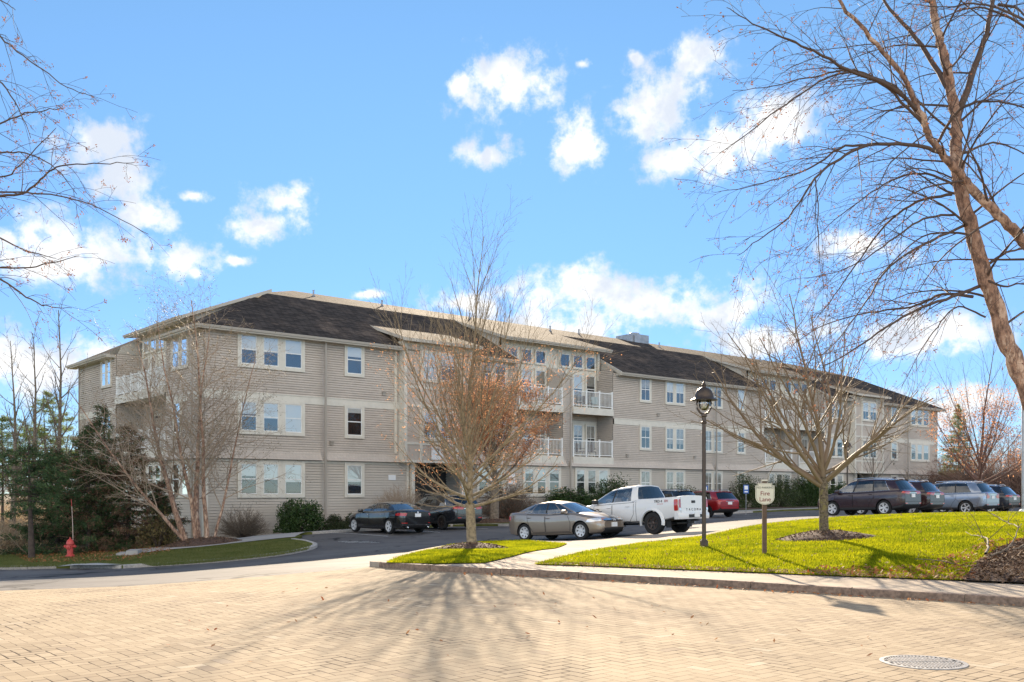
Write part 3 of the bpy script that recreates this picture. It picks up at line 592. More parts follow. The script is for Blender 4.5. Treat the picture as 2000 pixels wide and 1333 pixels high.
def rows(mb,T,a0,a1,z0,z1,exp=.115,lip=.014,m=0,flip=False):
    n=max(1,round((z1-z0)/exp)); h=(z1-z0)/n; lip=lip+.008
    for i in range(n):
        za=z0+i*h; zb=za+h*.78; zc=za+h
        for q in ([T(a0,lip,za),T(a1,lip,za),T(a1,lip*.55,zb),T(a0,lip*.55,zb)],[T(a0,lip*.55,zb),T(a1,lip*.55,zb),T(a1,-.045,zb),T(a0,-.045,zb)],
                  [T(a0,-.045,zb),T(a1,-.045,zb),T(a1,-.045,zc),T(a0,-.045,zc)],[T(a0,-.045,zc),T(a1,-.045,zc),T(a1,lip,zc),T(a0,lip,zc)]):
            if flip: q=q[::-1]
            mb.quad(*q,m=m)
R1=(18.4,26.15); R2=(41.9,49.65); RL=(4.5,11.6); RD=1.35
ZR=3.13
up=MB(); lo=MB()
for a,b in ((0,R1[0]),(R1[1],R2[0]),(R2[1],LEN)):
    rows(up,TF(),a,b,3.55,ZB0); rows(up,TF(),a,b,ZB1,ZE-.02)
for r in (R1,R2):
    rows(up,TF(),r[0],r[1],3.55,3.75)                                     # under the balcony
    rows(up,TF(RD),r[0],r[1],3.75,8.6)                                    # recess back wall
    pm=(r[0]+r[1])/2
    rows(up,TF(),pm-.38,pm+.38,3.75,6.3); rows(up,TL(pm-.38),0,RD,3.75,8.55,flip=True); rows(up,TR(pm+.38),0,RD,3.75,8.55)
    rows(up,TF(.35),pm-.3,pm+.3,6.3,7.9)
    rows(up,TR(r[0]),0,RD,3.75,ZE+.2); rows(up,TL(r[1]),0,RD,3.75,ZE+.2,flip=True)
for a,b in ((0,RL[0]),(RL[1],DEP)):
    rows(up,TL(),a,b,3.55,ZB0,flip=True); rows(up,TL(),a,b,ZB1,ZE-.02,flip=True)
rows(up,TL(),RL[0],RL[1],3.55,3.75,flip=True); rows(up,TL(RD),RL[0],RL[1],3.75,8.6,flip=True)
rows(up,TF(RL[1]),0,RD,3.75,ZE); rows(up,(lambda a,d,z:(a,RL[0]+d,z)),0,RD,3.75,ZE,flip=True)
rows(up,TR(),0,DEP,3.13,ZE-.02); up.quad((0,DEP,ZF),(LEN,DEP,ZF),(LEN,DEP,ZE),(0,DEP,ZE))
def flare(T,a0,a1,mb,flip=False,dz=0):
    pr=[(0,3.55),(.05,3.40),(.13,3.26),(.22,3.14)]
    for (d0,z0),(d1,z1) in zip(pr[:-1],pr[1:]):
        q=[T(a0,d1+.012,z1),T(a1,d1+.012,z1),T(a1,d0,z0),T(a0,d0,z0)]
        l=[T(a0,d1,z1),T(a1,d1,z1),T(a1,d1+.012,z1),T(a0,d1+.012,z1)]
        if flip: q=q[::-1];l=l[::-1]
        mb.quad(*q);mb.quad(*l)
    for e_ in (a0,a1): mb.add([T(e_,d,z) for d,z in pr]+[T(e_,0,3.14)],[(0,1,2,3,4)])
    q=[T(a0,0,3.13),T(a1,0,3.13),T(a1,.23,3.13),T(a0,.23,3.13)]; mb.quad(*(q[::-1] if flip else q))
SP=5.95
for a,b in ((0,SP-.12),(SP+.12,10.3),(14.7,22.1),(22.4,31.5+4.4),(36.2,45.6),(45.9,53.3),(57.7,62.1),(62.4,LEN)): flare(TF(),a,b,up)
flare(TL(),0,DEP,up,True)
rows(up,TF(),0,10.95,3.13,3.55); rows(up,TF(),14.45,53.9,3.13,3.55); rows(up,TF(),57.4,LEN,3.13,3.55); rows(up,TL(),0,DEP,3.13,3.55,flip=True)
up.add([(0,0,3.55),(-.05,0,3.40),(-.13,0,3.26),(-.22,0,3.14),(-.22,-.22,3.14),(0,-.22,3.14),(0,-.13,3.26),(0,-.05,3.40),(-.05,-.05,3.40),(-.13,-.13,3.26)],[(0,1,8),(1,2,9,8),(2,3,4,9),(0,8,7),(7,8,9,6),(6,9,4,5)])
up.build('upper_wall',[M['shingle']],B)
rows(lo,TF(),-.0,10.95,-2.2,ZF,.13,.016); rows(lo,TF(),14.45,53.9,-2.2,ZF,.13,.016); rows(lo,TF(),57.4,LEN,-2.2,ZF,.13,.016); rows(lo,TL(),0,DEP,-3.2,ZF,.13,.016,flip=True); rows(lo,TR(),0,DEP,-2,ZF,.13,.016)
for s0,s1 in ((10.95,14.45),(53.9,57.4)):
    rows(lo,TF(1.5),s0,s1,-2,ZF,.13,.016); rows(lo,TR(s0),0,1.5,-2,ZF,.13,.016); rows(lo,TL(s1),0,1.5,-2,ZF,.13,.016,flip=True)
    lo.quad((s0,0,3.1),(s0,1.5,3.1),(s1,1.5,3.1),(s1,0,3.1))
lo.build('lower_wall',[M['clap']],B)
# trim: belts, corner boards, fascia under eaves
tr=MB()
def trm(T,a,b,z0,z1,d=.035,name='trim_board'):
    m_=MB(); m_.box(a,b,.001,d,z0,z1,T=T); m_.build(name,[M['trim']],B)
def bel(T,a0,a1,z0,z1,d=.035): tr.box(a0,a1,0.001,d,z0,z1,T=T)
for a,b in ((-.036,R1[0]-.1),(R1[1]+.1,R2[0]-.1),(R2[1]+.1,LEN)): trm(TF(),a,b,ZB0,ZB1); trm(TF(),a,b,ZB1,ZB1+.04,.06)
trm(TL(),.002,RL[0]-.1,ZB0,ZB1); trm(TL(),RL[1]+.1,DEP,ZB0,ZB1)
for T,a,z0,z1 in ((TF(),0,-2.2,ZF),(TL(),0,-3,ZF),(TF(),LEN-.16,-2,ZF)): trm(T,a,a+.16,z0,z1,.04)
trm(TF(),10.8,10.95,-1.5,ZF,.04); trm(TF(),14.45,14.6,-1.5,ZF,.04); trm(TF(),LEN-.1,LEN,3.6,ZE,.03); trm(TF(),10.05,10.2,ZF+.45,ZE,.05)
for z0,z1 in ((3.0,3.12),): trm(TF(),.2,10.3,z0,z1,.03)
# scupper slots under the balconies
def slot(T,x):
    q=MB(); q.box(x-.36,x+.36,.001,.03,3.60,3.66,T=T); q.build('scupper',[M['dark']],B)
for r in (R1,R2):
    for k in (.9,1.9,2.9,4.7,5.8,6.8): slot(TF(),r[0]+k)
for k in (1.2,2.6,4.2,5.6): slot(TL(),RL[0]+k)

# windows ------------------------------------------------------------
wid=0
rb=random.Random(11)
def window(T,a0,a1,z0,z1,blind=.5,flip=False,cas=.13,casb=None,mull=False,dark=False,cm=None):
    """double hung window: casing, sashes, two panes of glass, blind; outer size a0..a1, z0..z1"""
    global wid; wid+=1
    if blind>0 and not dark:
        q_=rb.random()
        blind=blind*rb.uniform(.75,1.2) if q_<.8 else (.97 if q_<.88 else .18)
        blind=min(blind,.97)
        if cm is None and rb.random()<.18: cm='curtain'
    f=MB(); c=cas; zb=z0+(casb or cas)
    f.box(a0,a0+c,.004,.075,z0,z1,T=T); f.box(a1-c,a1,.004,.075,z0,z1,T=T); f.box(a0+c,a1-c,.004,.075,z1-c,z1,T=T); f.box(a0+c,a1-c,.004,.09,z0,zb,T=T)
    fo=f.build('window',[M['trim']],B)
    g=MB(); i0,i1=a0+c,a1-c; j0,j1=zb,z1-c; zm=(j0+j1)/2; t=.035
    g.box(i0,i0+t,.02,.056,j0,j1,T=T); g.box(i1-t,i1,.02,.056,j0,j1,T=T); g.box(i0+t,i1-t,.02,.056,j1-t,j1,T=T); g.box(i0+t,i1-t,.02,.056,j0,j0+t,T=T)
    if not dark: g.box(i0+t,i1-t,.02,.062,zm-t*.7,zm+t*.7,T=T)
    if mull: g.box((i0+i1)/2-.012,(i0+i1)/2+.012,.02,.05,j0+t,j1-t,T=T)
    go=g.build('sash',[M['white']],fo)
    p=MB(); p.quad(T(i0,.044,j0),T(i1,.044,j0),T(i1,.044,j1),T(i0,.044,j1)); p.build('pane',[M['glass']],fo)
    q=MB(); q.quad(T(i0,.027,j0),T(i1,.027,j0),T(i1,.027,j1),T(i0,.027,j1)); q.build('room',[M['dark_in']],fo)
    if blind>0:
        bz=j1-(j1-j0)*blind; bl=MB(); bl.box(i0+.02,i1-.02,.030,.036,bz,j1-.02,T=T); bl.build('blind',[M[cm or 'blind']],fo)
    return fo
def group(T,a0,a1,n,z0,z1,bl=.5,**k):
    w=(a1-a0-.11)/n
    for i in range(n):
        b=bl if not callable(bl) else bl(i)
        x0=a0+i*w; window(T,x0+(0.003 if i else 0),x0+w+(.11 if i==n-1 else 0),z0,z1,b,**k)
Z3=(7.32,9.0); Z2=(4.27,5.92); Z1=(1.35,3.08)
for (zz,bls) in ((Z3,(.5,.55,.52)),(Z2,(.5,.5,.45)),(Z1,(.5,.55,.5))):
    group(TF(),1.55,4.95,3,zz[0],zz[1],lambda i:bls[i],cas=.17)
    window(TF(),7.12,8.25,zz[0],zz[1],.5,cas=.15)
    group(TF(),LEN-4.95,LEN-1.55,3,zz[0],zz[1],.5,cas=.17); window(TF(),LEN-8.25,LEN-7.12,zz[0],zz[1],.5,cas=.15)
    for x0,x1,n in ((28.55,29.65,1),(31.0,33.0,2),(35.0,37.0,2),(38.6,39.6,1)):
        group(TF(),x0,x1,n,zz[0],zz[1],(lambda i:.5 if zz is Z3 else .93),cas=.14,mull=True,cm=None if zz is Z3 else 'curtain')
for x0,x1,n in ((18.75,21.7,3),(22.85,25.8,3),(42.3,45.2,3),(46.3,49.2,3)): group(TF(),x0,x1,n,Z1[0],Z1[1],.52,cas=.14)
group(TF(),15.4,17.4,2,Z1[0],Z1[1],.5,cas=.14); group(TF(),50.4,52.4,2,Z1[0],Z1[1],.5,cas=.14)
for zz in (Z3,Z2): group(TF(),15.6,17.6,2,zz[0],zz[1],.5,cas=.14); group(TF(),50.4,52.4,2,zz[0],zz[1],.5,cas=.14)
# left side windows
group(TL(),1.7,3.75,2,Z3[0],Z3[1],.5,cas=.14); window(TL(),2.55,3.6,Z2[0],Z2[1],.5); group(TL(),1.6,3.7,2,Z1[0],Z1[1],.4,cas=.14); group(TL(),5.0,8.0,3,Z1[0],Z1[1],.3,cas=.14); group(TL(),8.5,11.2,3,Z1[0],Z1[1],.3,cas=.14)
for zz in (Z3,Z2,Z1): group(TL(),12.3,14.0,2,zz[0],zz[1],.5,cas=.14)
# recess windows, doors and clerestories
def door(T,a0,a1,z0,z1):
    f=MB(); f.box(a0,a0+.09,.003,.05,z0,z1,T=T); f.box(a1-.09,a1,.003,.05,z0,z1,T=T); f.box(a0+.09,a1-.09,.003,.05,z1-.09,z1,T=T); d=f.build('door',[M['trim']],B)
    p=MB(); p.box(a0+.09,a1-.09,.003,.02,z0,z1-.09,T=T); p.build('door_glass',[M['dark_in']],d)
    q=MB(); q.quad(T(a0+.16,.026,z0+.2),T(a1-.16,.026,z0+.2),T(a1-.16,.026,z1-.2),T(a0+.16,.026,z1-.2)); q.build('pane',[M['glass']],d)
    h=MB(); h.box(a1-.17,a1-.13,.03,.07,z0+.95,z0+1.1,T=T); h.build('door_handle',[M['metal']],d)
for r in (R1,R2):
    pm=(r[0]+r[1])/2
    for h0,h1,dr in ((r[0]+.12,pm-.45,1),(pm+.45,r[1]-.12,0)):
        T=TF(RD)
        for z0_,z1_ in ((6.75,10.25),(3.75,6.0)): wt=MB(); wt.box(h0,h1,.016,.035,z0_,z1_,T=T); wt.build('recess_cladding',[M['trim']],B)
        T2=TF(RD-.035)
        w=(h1-h0)/3
        for k in range(3):
            x0=h0+k*w+.08; x1=h0+(k+1)*w-.08
            window(T2,x0,x1,9.18,10.12,0,dark=True,cas=.09)
            isd=(k==0)
            if isd:
                door(T2,x0-.02,x1-.14,6.76,8.5); door(T2,x0-.02,x1-.14,3.78,5.55); window(T2,x0,x1-.14,8.52,8.9,0,dark=True,cas=.06)
            else:
                window(T2,x0,x1,7.1,8.95,.45,cas=.1,cm='blind' if k==1 else 'curtain'); window(T2,x0,x1,4.1,5.85,.5,cas=.1,mull=True,cm='curtain')
wl=MB(); T=TL(RD); wl.box(RL[0]+.1,RL[1]-.1,.016,.035,6.75,9.9,T=T); wl.build('recess_cladding',[M['trim']],B)
T=TL(RD-.035)
for k in range(6):
    x0=RL[0]+.35+k*1.08; window(T,x0,x0+.95,9.02,9.8,0,dark=True,cas=.08)
    if k in (1,2,4,5): window(T,x0,x0+.95,7.1,8.9,.4,cas=.1)
for k in (1,2): door(T,RL[0]+.9+3.2*(k-1),RL[0]+1.9+3.2*(k-1),3.78,5.7)
# balconies ----------------------------------------------------------
def balcony(T,a0,a1,z,depth,flat=False):
    s=MB(); s.box(a0,a1,-depth+.04,.07,z-.30,z,T=T); s.box(a0,a1,.07,.10,z-.42,z-.02,T=T); o=s.build('balcony',[M['trim']],B)
    r=MB(); r.box(a0+.02,a1-.02,-.02,.03,z+.93,z+.98,T=T); r.box(a0+.02,a1-.02,-.01,.02,z+.09,z+.13,T=T)
    n=int((a1-a0)/.115)
    for i in range(n+1):
        x=a0+.04+(a1-a0-.08)*i/n; r.box(x-.011,x+.011,-.006,.016,z+.13,z+.93,T=T)
    r.build('railing',[M['white']],o)
    for f in (0,.333,.666,1):
        x=a0+.06+(a1-a0-.12)*f; p=MB(); p.box(x-.045,x+.045,-.045,.045,z,z+1.04,T=T); p.box(x-.06,x+.06,-.06,.06,z+1.04,z+1.07,T=T); p.build('post',[M['white']],o)
for r in (R1,R2):
    pm=(r[0]+r[1])/2
    for a,b in ((r[0]+.03,pm-.4),(pm+.4,r[1]-.03)): balcony(TF(),a,b,6.72,RD); balcony(TF(),a,b,3.74,RD)
lm=(RL[0]+RL[1])/2
for a,b in ((RL[0]+.03,lm-.1),(lm+.1,RL[1]-.03)): balcony(TL(),a,b,6.72,RD); balcony(TL(),a,b,3.74,RD)
# wing caps between balconies
for r in (R1,R2):
    pm=(r[0]+r[1])/2; wc=MB()
    for sgn in (1,):
        vs=[(pm-.42,-.02,6.3),(pm+.42,-.02,6.3),(pm+.42,-.02,8.35),(pm-.42,-.02,8.35),(pm-.42,RD,6.3),(pm+.42,RD,6.3),(pm+.42,RD,9.0),(pm-.42,RD,9.0)]
        wc.add(vs,[(0,1,2,3),(1,5,6,2),(0,3,7,4),(3,2,6,7)])
    wc.build('wing_wall',[M['shingle']],B)
for r in (R1,R2):
    pm=(r[0]+r[1])/2; wr=MB()
    wr.add([(pm-.46,-.06,8.33),(pm+.46,-.06,8.33),(pm+.46,RD,9.02),(pm-.46,RD,9.02),(pm-.46,-.06,8.43),(pm+.46,-.06,8.43),(pm+.46,RD,9.12),(pm-.46,RD,9.12)],[(0,3,2,1),(4,5,6,7),(0,1,5,4),(1,2,6,5),(0,4,7,3)])
    wr.build('wing_cap',[M['gutter']],B)
# bays ----------------------------------------------------------------
PB=.5
for s0,s1,nb in ((10.35,14.7,'3'),(53.3,57.65,'')):
    b=MB(); b.box(s0+.02,s1-.02,0.0,PB,ZF+.02,9.35,T=TF()); bo=b.build('bay',[M['panel']],B)
    t=MB(); T=TF(-PB)
    xs_=[s0,s0+.95,s1-1.1,s1-.14]
    for x in xs_: t.box(x,x+.15,.002,.04,ZF,9.35,T=T)
    for z in (ZF,4.05-.0,6.0,6.95,9.15): t.box(s0+.15,s1-.14,.002,.035,z,z+.13,T=T)
    t.box(s0-.04,s0+.0,-PB,.04,ZF,9.35,T=T); t.box(s1+.0,s1+.04,-PB,.04,ZF,9.35,T=T)
    t.build('timber_trim',[M['trim']],bo)
    for zz in (Z3,Z2): group(T,s0+1.02,s1-1.03,2,zz[0],zz[1]-.02,.5,cas=.14,mull=True)
    # porch post, door
    for u0 in (s0+.65,s1-.45): p=MB(); p.box(u0,u0+.2,-.1,.1,-1,ZF,T=TF(-.1)); p.build('porch_post',[M['trim']],B)
    door(TR(s0+.62),.5,1.5,-.1,2.1)
    lt=MB(); lt.lathe([(.05,0),(.14,-.03),(.16,-.1),(.1,-.14)],(s0+1.7,.4,3.08),12); lt.build('porch_lamp',[M['dark']],B)
def text(name,s,size,m,parent,loc,rot,ext=.003,align='CENTER'):
    c=bpy.data.curves.new(name,'FONT'); c.body=s; c.size=size; c.extrude=ext; c.align_x=align; c.align_y='CENTER'
    o=bpy.data.objects.new(name,c); COL.objects.link(o); dg=bpy.context.evaluated_depsgraph_get(); me=bpy.data.meshes.new_from_object(o.evaluated_get(dg))
    bpy.data.objects.remove(o); me.materials.clear(); me.materials.append(m)
    q=bpy.data.objects.new(name,me); COL.objects.link(q); q.parent=parent; q.location=loc; q.rotation_euler=rot; return q
M['black']=mat('black_paint',(.02,.02,.02),.5); M['sign_red']=mat('sign_red',(.45,.03,.03),.5); M['sign_white']=mat('sign_white',(.8,.8,.78),.5); M['sign_blue']=mat('sign_blue',(.03,.12,.42),.5)
pl=MB(); pl.box(12.0,12.75,.045,.07,3.3,4.05,T=TF(-PB)); po=pl.build('number_plaque',[M['sign_white']],B)
text('number','3',.5,M['black'],po,(12.38,-PB-.075,3.68),(R(90),0,0))
# roofs ---------------------------------------------------------------
t1=2.99/5.78; t2=1.18/3.72
zs=lambda n: ZE+t1*(n+OV); BR=5.28; ZK=zs(BR); zt=lambda n: ZK+t2*(n-BR); RG=DEP/2; ZT=zt(RG); ZTop=ZT
rf=MB(); e=-OV
def rq(*v): rf.quad(*v)
N=DEP+OV
def strip(a,b,cut=None):
    rq((a,e,ZE),(b,e,ZE),(b,BR,ZK),(a,BR,ZK))
da,db_=(R1[0]-.25,R1[1]+.25); dc,dd=(R2[0]-.25,R2[1]+.25)
rf.add([(e,e,ZE),(da,e,ZE),(da,BR,ZK),(BR,BR,ZK)],[(0,1,2,3)])
strip(db_,dc)
rf.add([(dd,e,ZE),(LEN+OV,e,ZE),(LEN-BR,BR,ZK),(dd,BR,ZK)],[(0,1,2,3)])
# shallow upper front
rf.add([(BR,BR,ZK),(LEN-BR,BR,ZK),(LEN-RG,RG,ZT),(RG,RG,ZT)],[(0,1,2,3)])
DN=.55
for a,b in ((da,db_),(dc,dd)): rq((a-.25,DN,zt(DN)),(b+.25,DN,zt(DN)),(b+.25,BR,ZK),(a-.25,BR,ZK))
# back
rf.add([(e,N,ZE),(LEN+OV,N,ZE),(LEN-BR,DEP-BR,ZK),(BR,DEP-BR,ZK)],[(3,2,1,0)])
rf.add([(BR,DEP-BR,ZK),(LEN-BR,DEP-BR,ZK),(LEN-RG,RG,ZT),(RG,RG,ZT)],[(3,2,1,0)])
# right end
rf.add([(LEN+OV,e,ZE),(LEN+OV,N,ZE),(LEN-BR,DEP-BR,ZK),(LEN-BR,BR,ZK)],[(0,1,2,3)]); rf.add([(LEN-BR,BR,ZK),(LEN-BR,DEP-BR,ZK),(LEN-RG,RG,ZT)],[(0,1,2)])
# left end with its raised dormer
la,lb=RL[0]-.2,RL[1]+.2
rf.add([(e,e,ZE),(e,la,ZE),(BR,la,ZK),(BR,BR,ZK)],[(3,2,1,0)] if la<BR else [(3,2,1,0)]) if la>BR else rf.add([(e,e,ZE),(e,la,ZE),(la,la,zs(la))],[(2,1,0)])
rf.add([(e,lb,ZE),(e,N,ZE),(BR,DEP-BR,ZK),(BR,lb,ZK)],[(3,2,1,0)])
rf.add([(BR,BR,ZK),(BR,DEP-BR,ZK),(RG,RG,ZT)],[(2,1,0)])
ZLD=10.12; zl=lambda n: ZK-(ZK-ZLD)*(BR-n)/(BR-DN)
rf.add([(DN,la-.25,zl(DN)),(DN,lb+.25,zl(DN)),(BR,lb+.25,ZK),(BR,BR,ZK),(la-.2,la-.25,zs(la-.2))],[(4,3,2,1,0)])
ro=rf.build('roof',[M['roof']],B)
th=MB()
# bay roofs
for s0,s1 in ((10.35,14.7),(53.3,57.65)):
    a,b=s0-.35,s1+.35; zb=lambda n:9.42+t2*(n+1.05)
    v=[(a,-1.05,zb(-1.05)),(b,-1.05,zb(-1.05)),(b,2.3,zb(2.3)),(a,2.3,zb(2.3))]; w=[(x,y,z-.16) for x,y,z in v]
    bayr=MB(); bayr.add(v,[(0,1,2,3)]); bayr.build('bay_roof',[M['roof']],B)
    th.add([(x,y,z-.004) for x,y,z in v]+w,[(0,1,5,4)[::-1],(1,2,6,5)[::-1],(3,0,4,7)[::-1],(4,5,6,7)])
# fascia boards, gutters and soffits
def fb(T,a0,a1,z,d): 
    th.box(a0,a1,d-.03,d,z-.19,z-.005,T=T)
def gut(T,a0,a1,z,d,mb): mb.add([T(a,dd_,zz) for a in (a0,a1) for dd_,zz in ((d,z-.12),(d+.06,z-.12),(d+.1,z-.02),(d,z-.02))],[(0,1,5,4),(1,2,6,5),(2,3,7,6),(0,3,2,1),(4,5,6,7)])
gm=MB()
for a,b in ((e,da),(db_,dc),(dd,LEN+OV)): fb(TF(),a,b,ZE,OV); gut(TF(),a,b,ZE,OV,gm); th.quad((a,e+.02,ZE-.18),(a,.0,ZE-.18),(b,0,ZE-.18),(b,e+.02,ZE-.18))
for a,b in ((e,la),(lb,N)): fb(TL(),a,b,ZE,OV); gut(TL(),a,b,ZE,OV,gm); th.quad((e+.02,a,ZE-.18),(e+.02,b,ZE-.18),(0,b,ZE-.18),(0,a,ZE-.18))
fb(TR(),e,N,ZE,OV); gut(TR(),e,N,ZE,OV,gm); th.quad((LEN,e,ZE-.18),(LEN,N,ZE-.18),(LEN+OV,N,ZE-.18),(LEN+OV,e,ZE-.18))
for a,b in ((da,db_),(dc,dd)):
    z=zt(DN); fb(TF(),a-.25,b+.25,z,-DN); gut(TF(),a-.25,b+.25,z,-DN,gm); th.quad((a-.25,DN+.02,z-.15),(a-.25,RD,z-.05),(b+.25,RD,z-.05),(b+.25,DN+.02,z-.15))
    for q,sg in ((a,-1),(b,1)):   # cheek walls and rake boards
        th.add([(q,-OV,ZE-.0),(q,BR,ZK),(q,BR,ZK-.001),(q,RD,zt(RD)-.05),(q,RD,ZE-.2)],[(0,4,3,1)])
        th.box(q-.03,q+.03,DN-.0,RD+.1,ZE-.1,zt(DN)-.1) if False else None
        th.add([(q-.05,-OV,ZE-.2),(q+.05,-OV,ZE-.2),(q+.05,1.4,zs(1.4)-.2),(q-.05,1.4,zs(1.4)-.2),(q-.05,-OV,ZE+.03),(q+.05,-OV,ZE+.03),(q+.05,1.4,zs(1.4)+.03),(q-.05,1.4,zs(1.4)+.03)],[(0,1,5,4),(4,5,6,7),(0,4,7,3),(1,2,6,5)])
z=zl(DN); fb(TL(),la-.25,lb+.25,z,-DN); gut(TL(),la-.25,lb+.25,z,-DN,gm); th.quad((DN,la-.25,z-.15),(DN,lb+.25,z-.15),(RD,lb+.25,z-.05),(RD,la-.25,z-.05))
for q in (la,lb):
    th.add([(-OV,q,ZE),(RD,q,ZE-.2),(RD,q,zl(RD)-.05),(min(BR,9),q,zs(BR))],[(0,1,2,3)])
for a,b in ((da,db_),(dc,dd)):
    for q in (a-.25,b+.25): th.quad((q,DN,zt(DN)-.17),(q,BR,ZK-.17),(q,BR,ZK-.004),(q,DN,zt(DN)-.004))
    for q in (a,b): th.add([(q,e,ZE-.19),(q,.02,ZE-.19),(q,.3,zs(.3)),(q,e,ZE)],[(0,1,2,3)])
for q in (la-.25,lb+.25): th.quad((DN,q,zl(DN)-.17),(BR,q,ZK-.17),(BR,q,ZK-.004),(DN,q,zl(DN)-.004))
for q in (la,lb): th.add([(e,q,ZE-.19),(.02,q,ZE-.19),(.3,q,zs(.3)),(e,q,ZE)],[(0,1,2,3)])
th.build('fascia',[M['soffit']],B)
gm.build('gutter',[M['gutter']],B)
# ridge cap and dormer side walls
for r in (R1,R2):
    dw=MB()
    for q,f in ((r[0],1),(r[1],0)):
        dw.box(q-.09,q+.09,RD-.12,RD+.01,8.6,zt(RD)-.06)
    dw.box(r[0],r[1],RD+.0,RD+.1,8.5,zt(RD)-.05); dw.build('dormer_wall',[M['trim']],B)
dw=MB()
dw.box(RD,RD+.1,RL[0],RL[1],8.5,zl(RD)-.05); dw.build('dormer_wall',[M['trim']],B)
# downspouts
def spout(T,a,z0,z1,d=.06,elbow=True):
    m=MB(); m.box(a-.045,a+.045,d-.03,d+.04,z0,z1-.35,T=T)
    if elbow: m.tube([T(a,d,z1-.36),T(a,d+.05,z1-.22),T(a,OV-.08,z1-.08),T(a,OV+.02,z1-.06)],.045,6)
    m.build('downspout',[M['spout']],B)
spout(TF(),SP,-1.2,ZE,.26); spout(TF(),36.05,-.6,ZE,.26); spout(TF(),62.25,-.6,ZE,.26); spout(TF(),22.26+.02,-1.0,8.6,.27,False); spout(TF(),45.78,-.6,8.6,.27,False)
spout(TL(),.75,-2,ZE,.26); spout(TL(),17.2,-2,ZE,.26)
sp=MB(); sp.tube([(22.28,-.02,8.4),(22.28,DN+.1,9.3),(22.28,DN-.05,9.9),(22.28,DN-.08,10.1)],.045,6); sp.build('downspout',[M['spout']],B)
# roof vent housing
vh=MB(); vh.box(37.3,38.9,RG-.7,RG+.7,ZT-.45,ZT+.42); vh.box(36.6,37.3,RG-.6,RG+.6,ZT-.4,ZT+.30); vh.lathe([(.0,0),(.42,.0),(.42,.16),(.36,.2),(0,.21)],(38.0,RG,ZT+.40),16); vh.build('roof_vent',[M['metal']],B)
# core that closes the inside
co_=MB(); co_.box(RD+.12,LEN-.1,RD+.12,DEP-.1,-1.5,8.9); co_.build('inner_core',[M['dark_in']],B)
# small wall things
def bloc(s,n,z): 
    x,y=SN(s*KB,n*KB); return (x,y,EYE+KB*(z-EYE))
BRZ=math.atan2(UY,UX)
def smallsign(name,loc,w,h,m,label,cat,txt=None,tm=None,ts=.1):
    r=empty(name,loc,BRZ); tag(r,label,cat); b=MB(); b.box(-w/2,w/2,-.02,0,-h/2,h/2); b.build('plate',[m],r)
    if txt:
        for i,t in enumerate(txt): text('lettering',t,ts,tm,r,(0,-.026,h*(.22-.44*i) if len(txt)>1 else 0),(R(90),0,0),.002)
    return r
smallsign('fire_sign',bloc(17.9,-.03,2.35),.6,.66,M['sign_white'],'white FDC sign with red letters on the wall left of the triple windows','sign',['FDC'],M['sign_red'],.32)
smallsign('wall_sign',bloc(9.9,-.03,2.35),.5,.3,M['sign_white'],'small white sign low on the wall behind the twiggy bush','sign')

for s_,n_ in ((14.2,7.6),(27.5,7.2),(31.0,8.0),(38.5,7.0),(52.0,7.5),(21.0,7.8),(9.5,7.4)):
    v_=MB(); zz=zt(n_); v_.lathe([(.05,-.2),(.05,.32),(.06,.33),(.06,.36),(.0,.37)],(s_,n_,zz),10); v_.lathe([(.14,-.06),(.07,.06)],(s_,n_,zz),10); v_.build('vent_pipe',[M['metal']],B)
for s_,z_ in ((6.4,4.0),(9.4,6.6),(27.4,3.9),(30.3,6.6),(34.0,3.95),(52.9,6.6),(60.3,4.0)):
    v_=MB(); v_.box(s_-.09,s_+.09,.0,.09,z_-.09,z_+.09,T=TF()); v_.box(s_-.11,s_+.11,.02,.13,z_+.05,z_+.09,T=TF()); v_.build('wall_vent',[M['spout']],B)
# ---------------------------------------------------------------- vehicles
def paint(name,col,metal=.35,rough=.32,coat=1.0): 
    m=mat(name,col,rough,metal,.5,coat=coat); m.node_tree.nodes['Principled BSDF'].inputs['Coat Roughness'].default_value=.04; return m
M['tyre']=mat('tyre',(.018,.018,.018),.85,bmp=.2,scale=40); M['rim']=mat('alloy',(.62,.62,.62),.4,.25); M['rim_dark']=mat('dark_alloy',(.10,.075,.065),.35,.8); M['rim_blk']=mat('black_alloy',(.03,.03,.03),.35,.5)
M['plastic']=mat('black_plastic',(.022,.022,.023),.6); M['carin']=mat('car_interior',(.055,.052,.05),.85); M['seat']=mat('seat_cloth',(.10,.095,.09),.9)
M['cglass']=glassmat('car_glass',(.88,.93,.92),.09,.01); M['tglass']=glassmat('tinted_glass',(.16,.18,.18),.025,.01)
M['chrome']=mat('chrome',(.75,.75,.76),.12,1.0); M['lamp_red']=mat('lamp_red',(.42,.012,.01),.15,coat=1); M['lamp_clear']=mat('lamp_clear',(.72,.74,.76),.08,.3,coat=1); M['lamp_amber']=mat('lamp_amber',(.7,.22,.02),.2,coat=1)
M['plate']=mat('number_plate',(.78,.78,.76),.5); M['seam']=mat('panel_gap',(.008,.008,.008),.9)
def interp(x,pts):
    xs_=[p[0] for p in pts]; ys_=[p[1] for p in pts]
    if xs_[0]>xs_[-1]: xs_=xs_[::-1]; ys_=ys_[::-1]
    return float(np.interp(x,xs_,ys_))
def sm(x,pts,w=.09): return sum(interp(x+d*w,pts)*k for d,k in ((-1,.15),(-.5,.2),(0,.3),(.5,.2),(1,.15)))
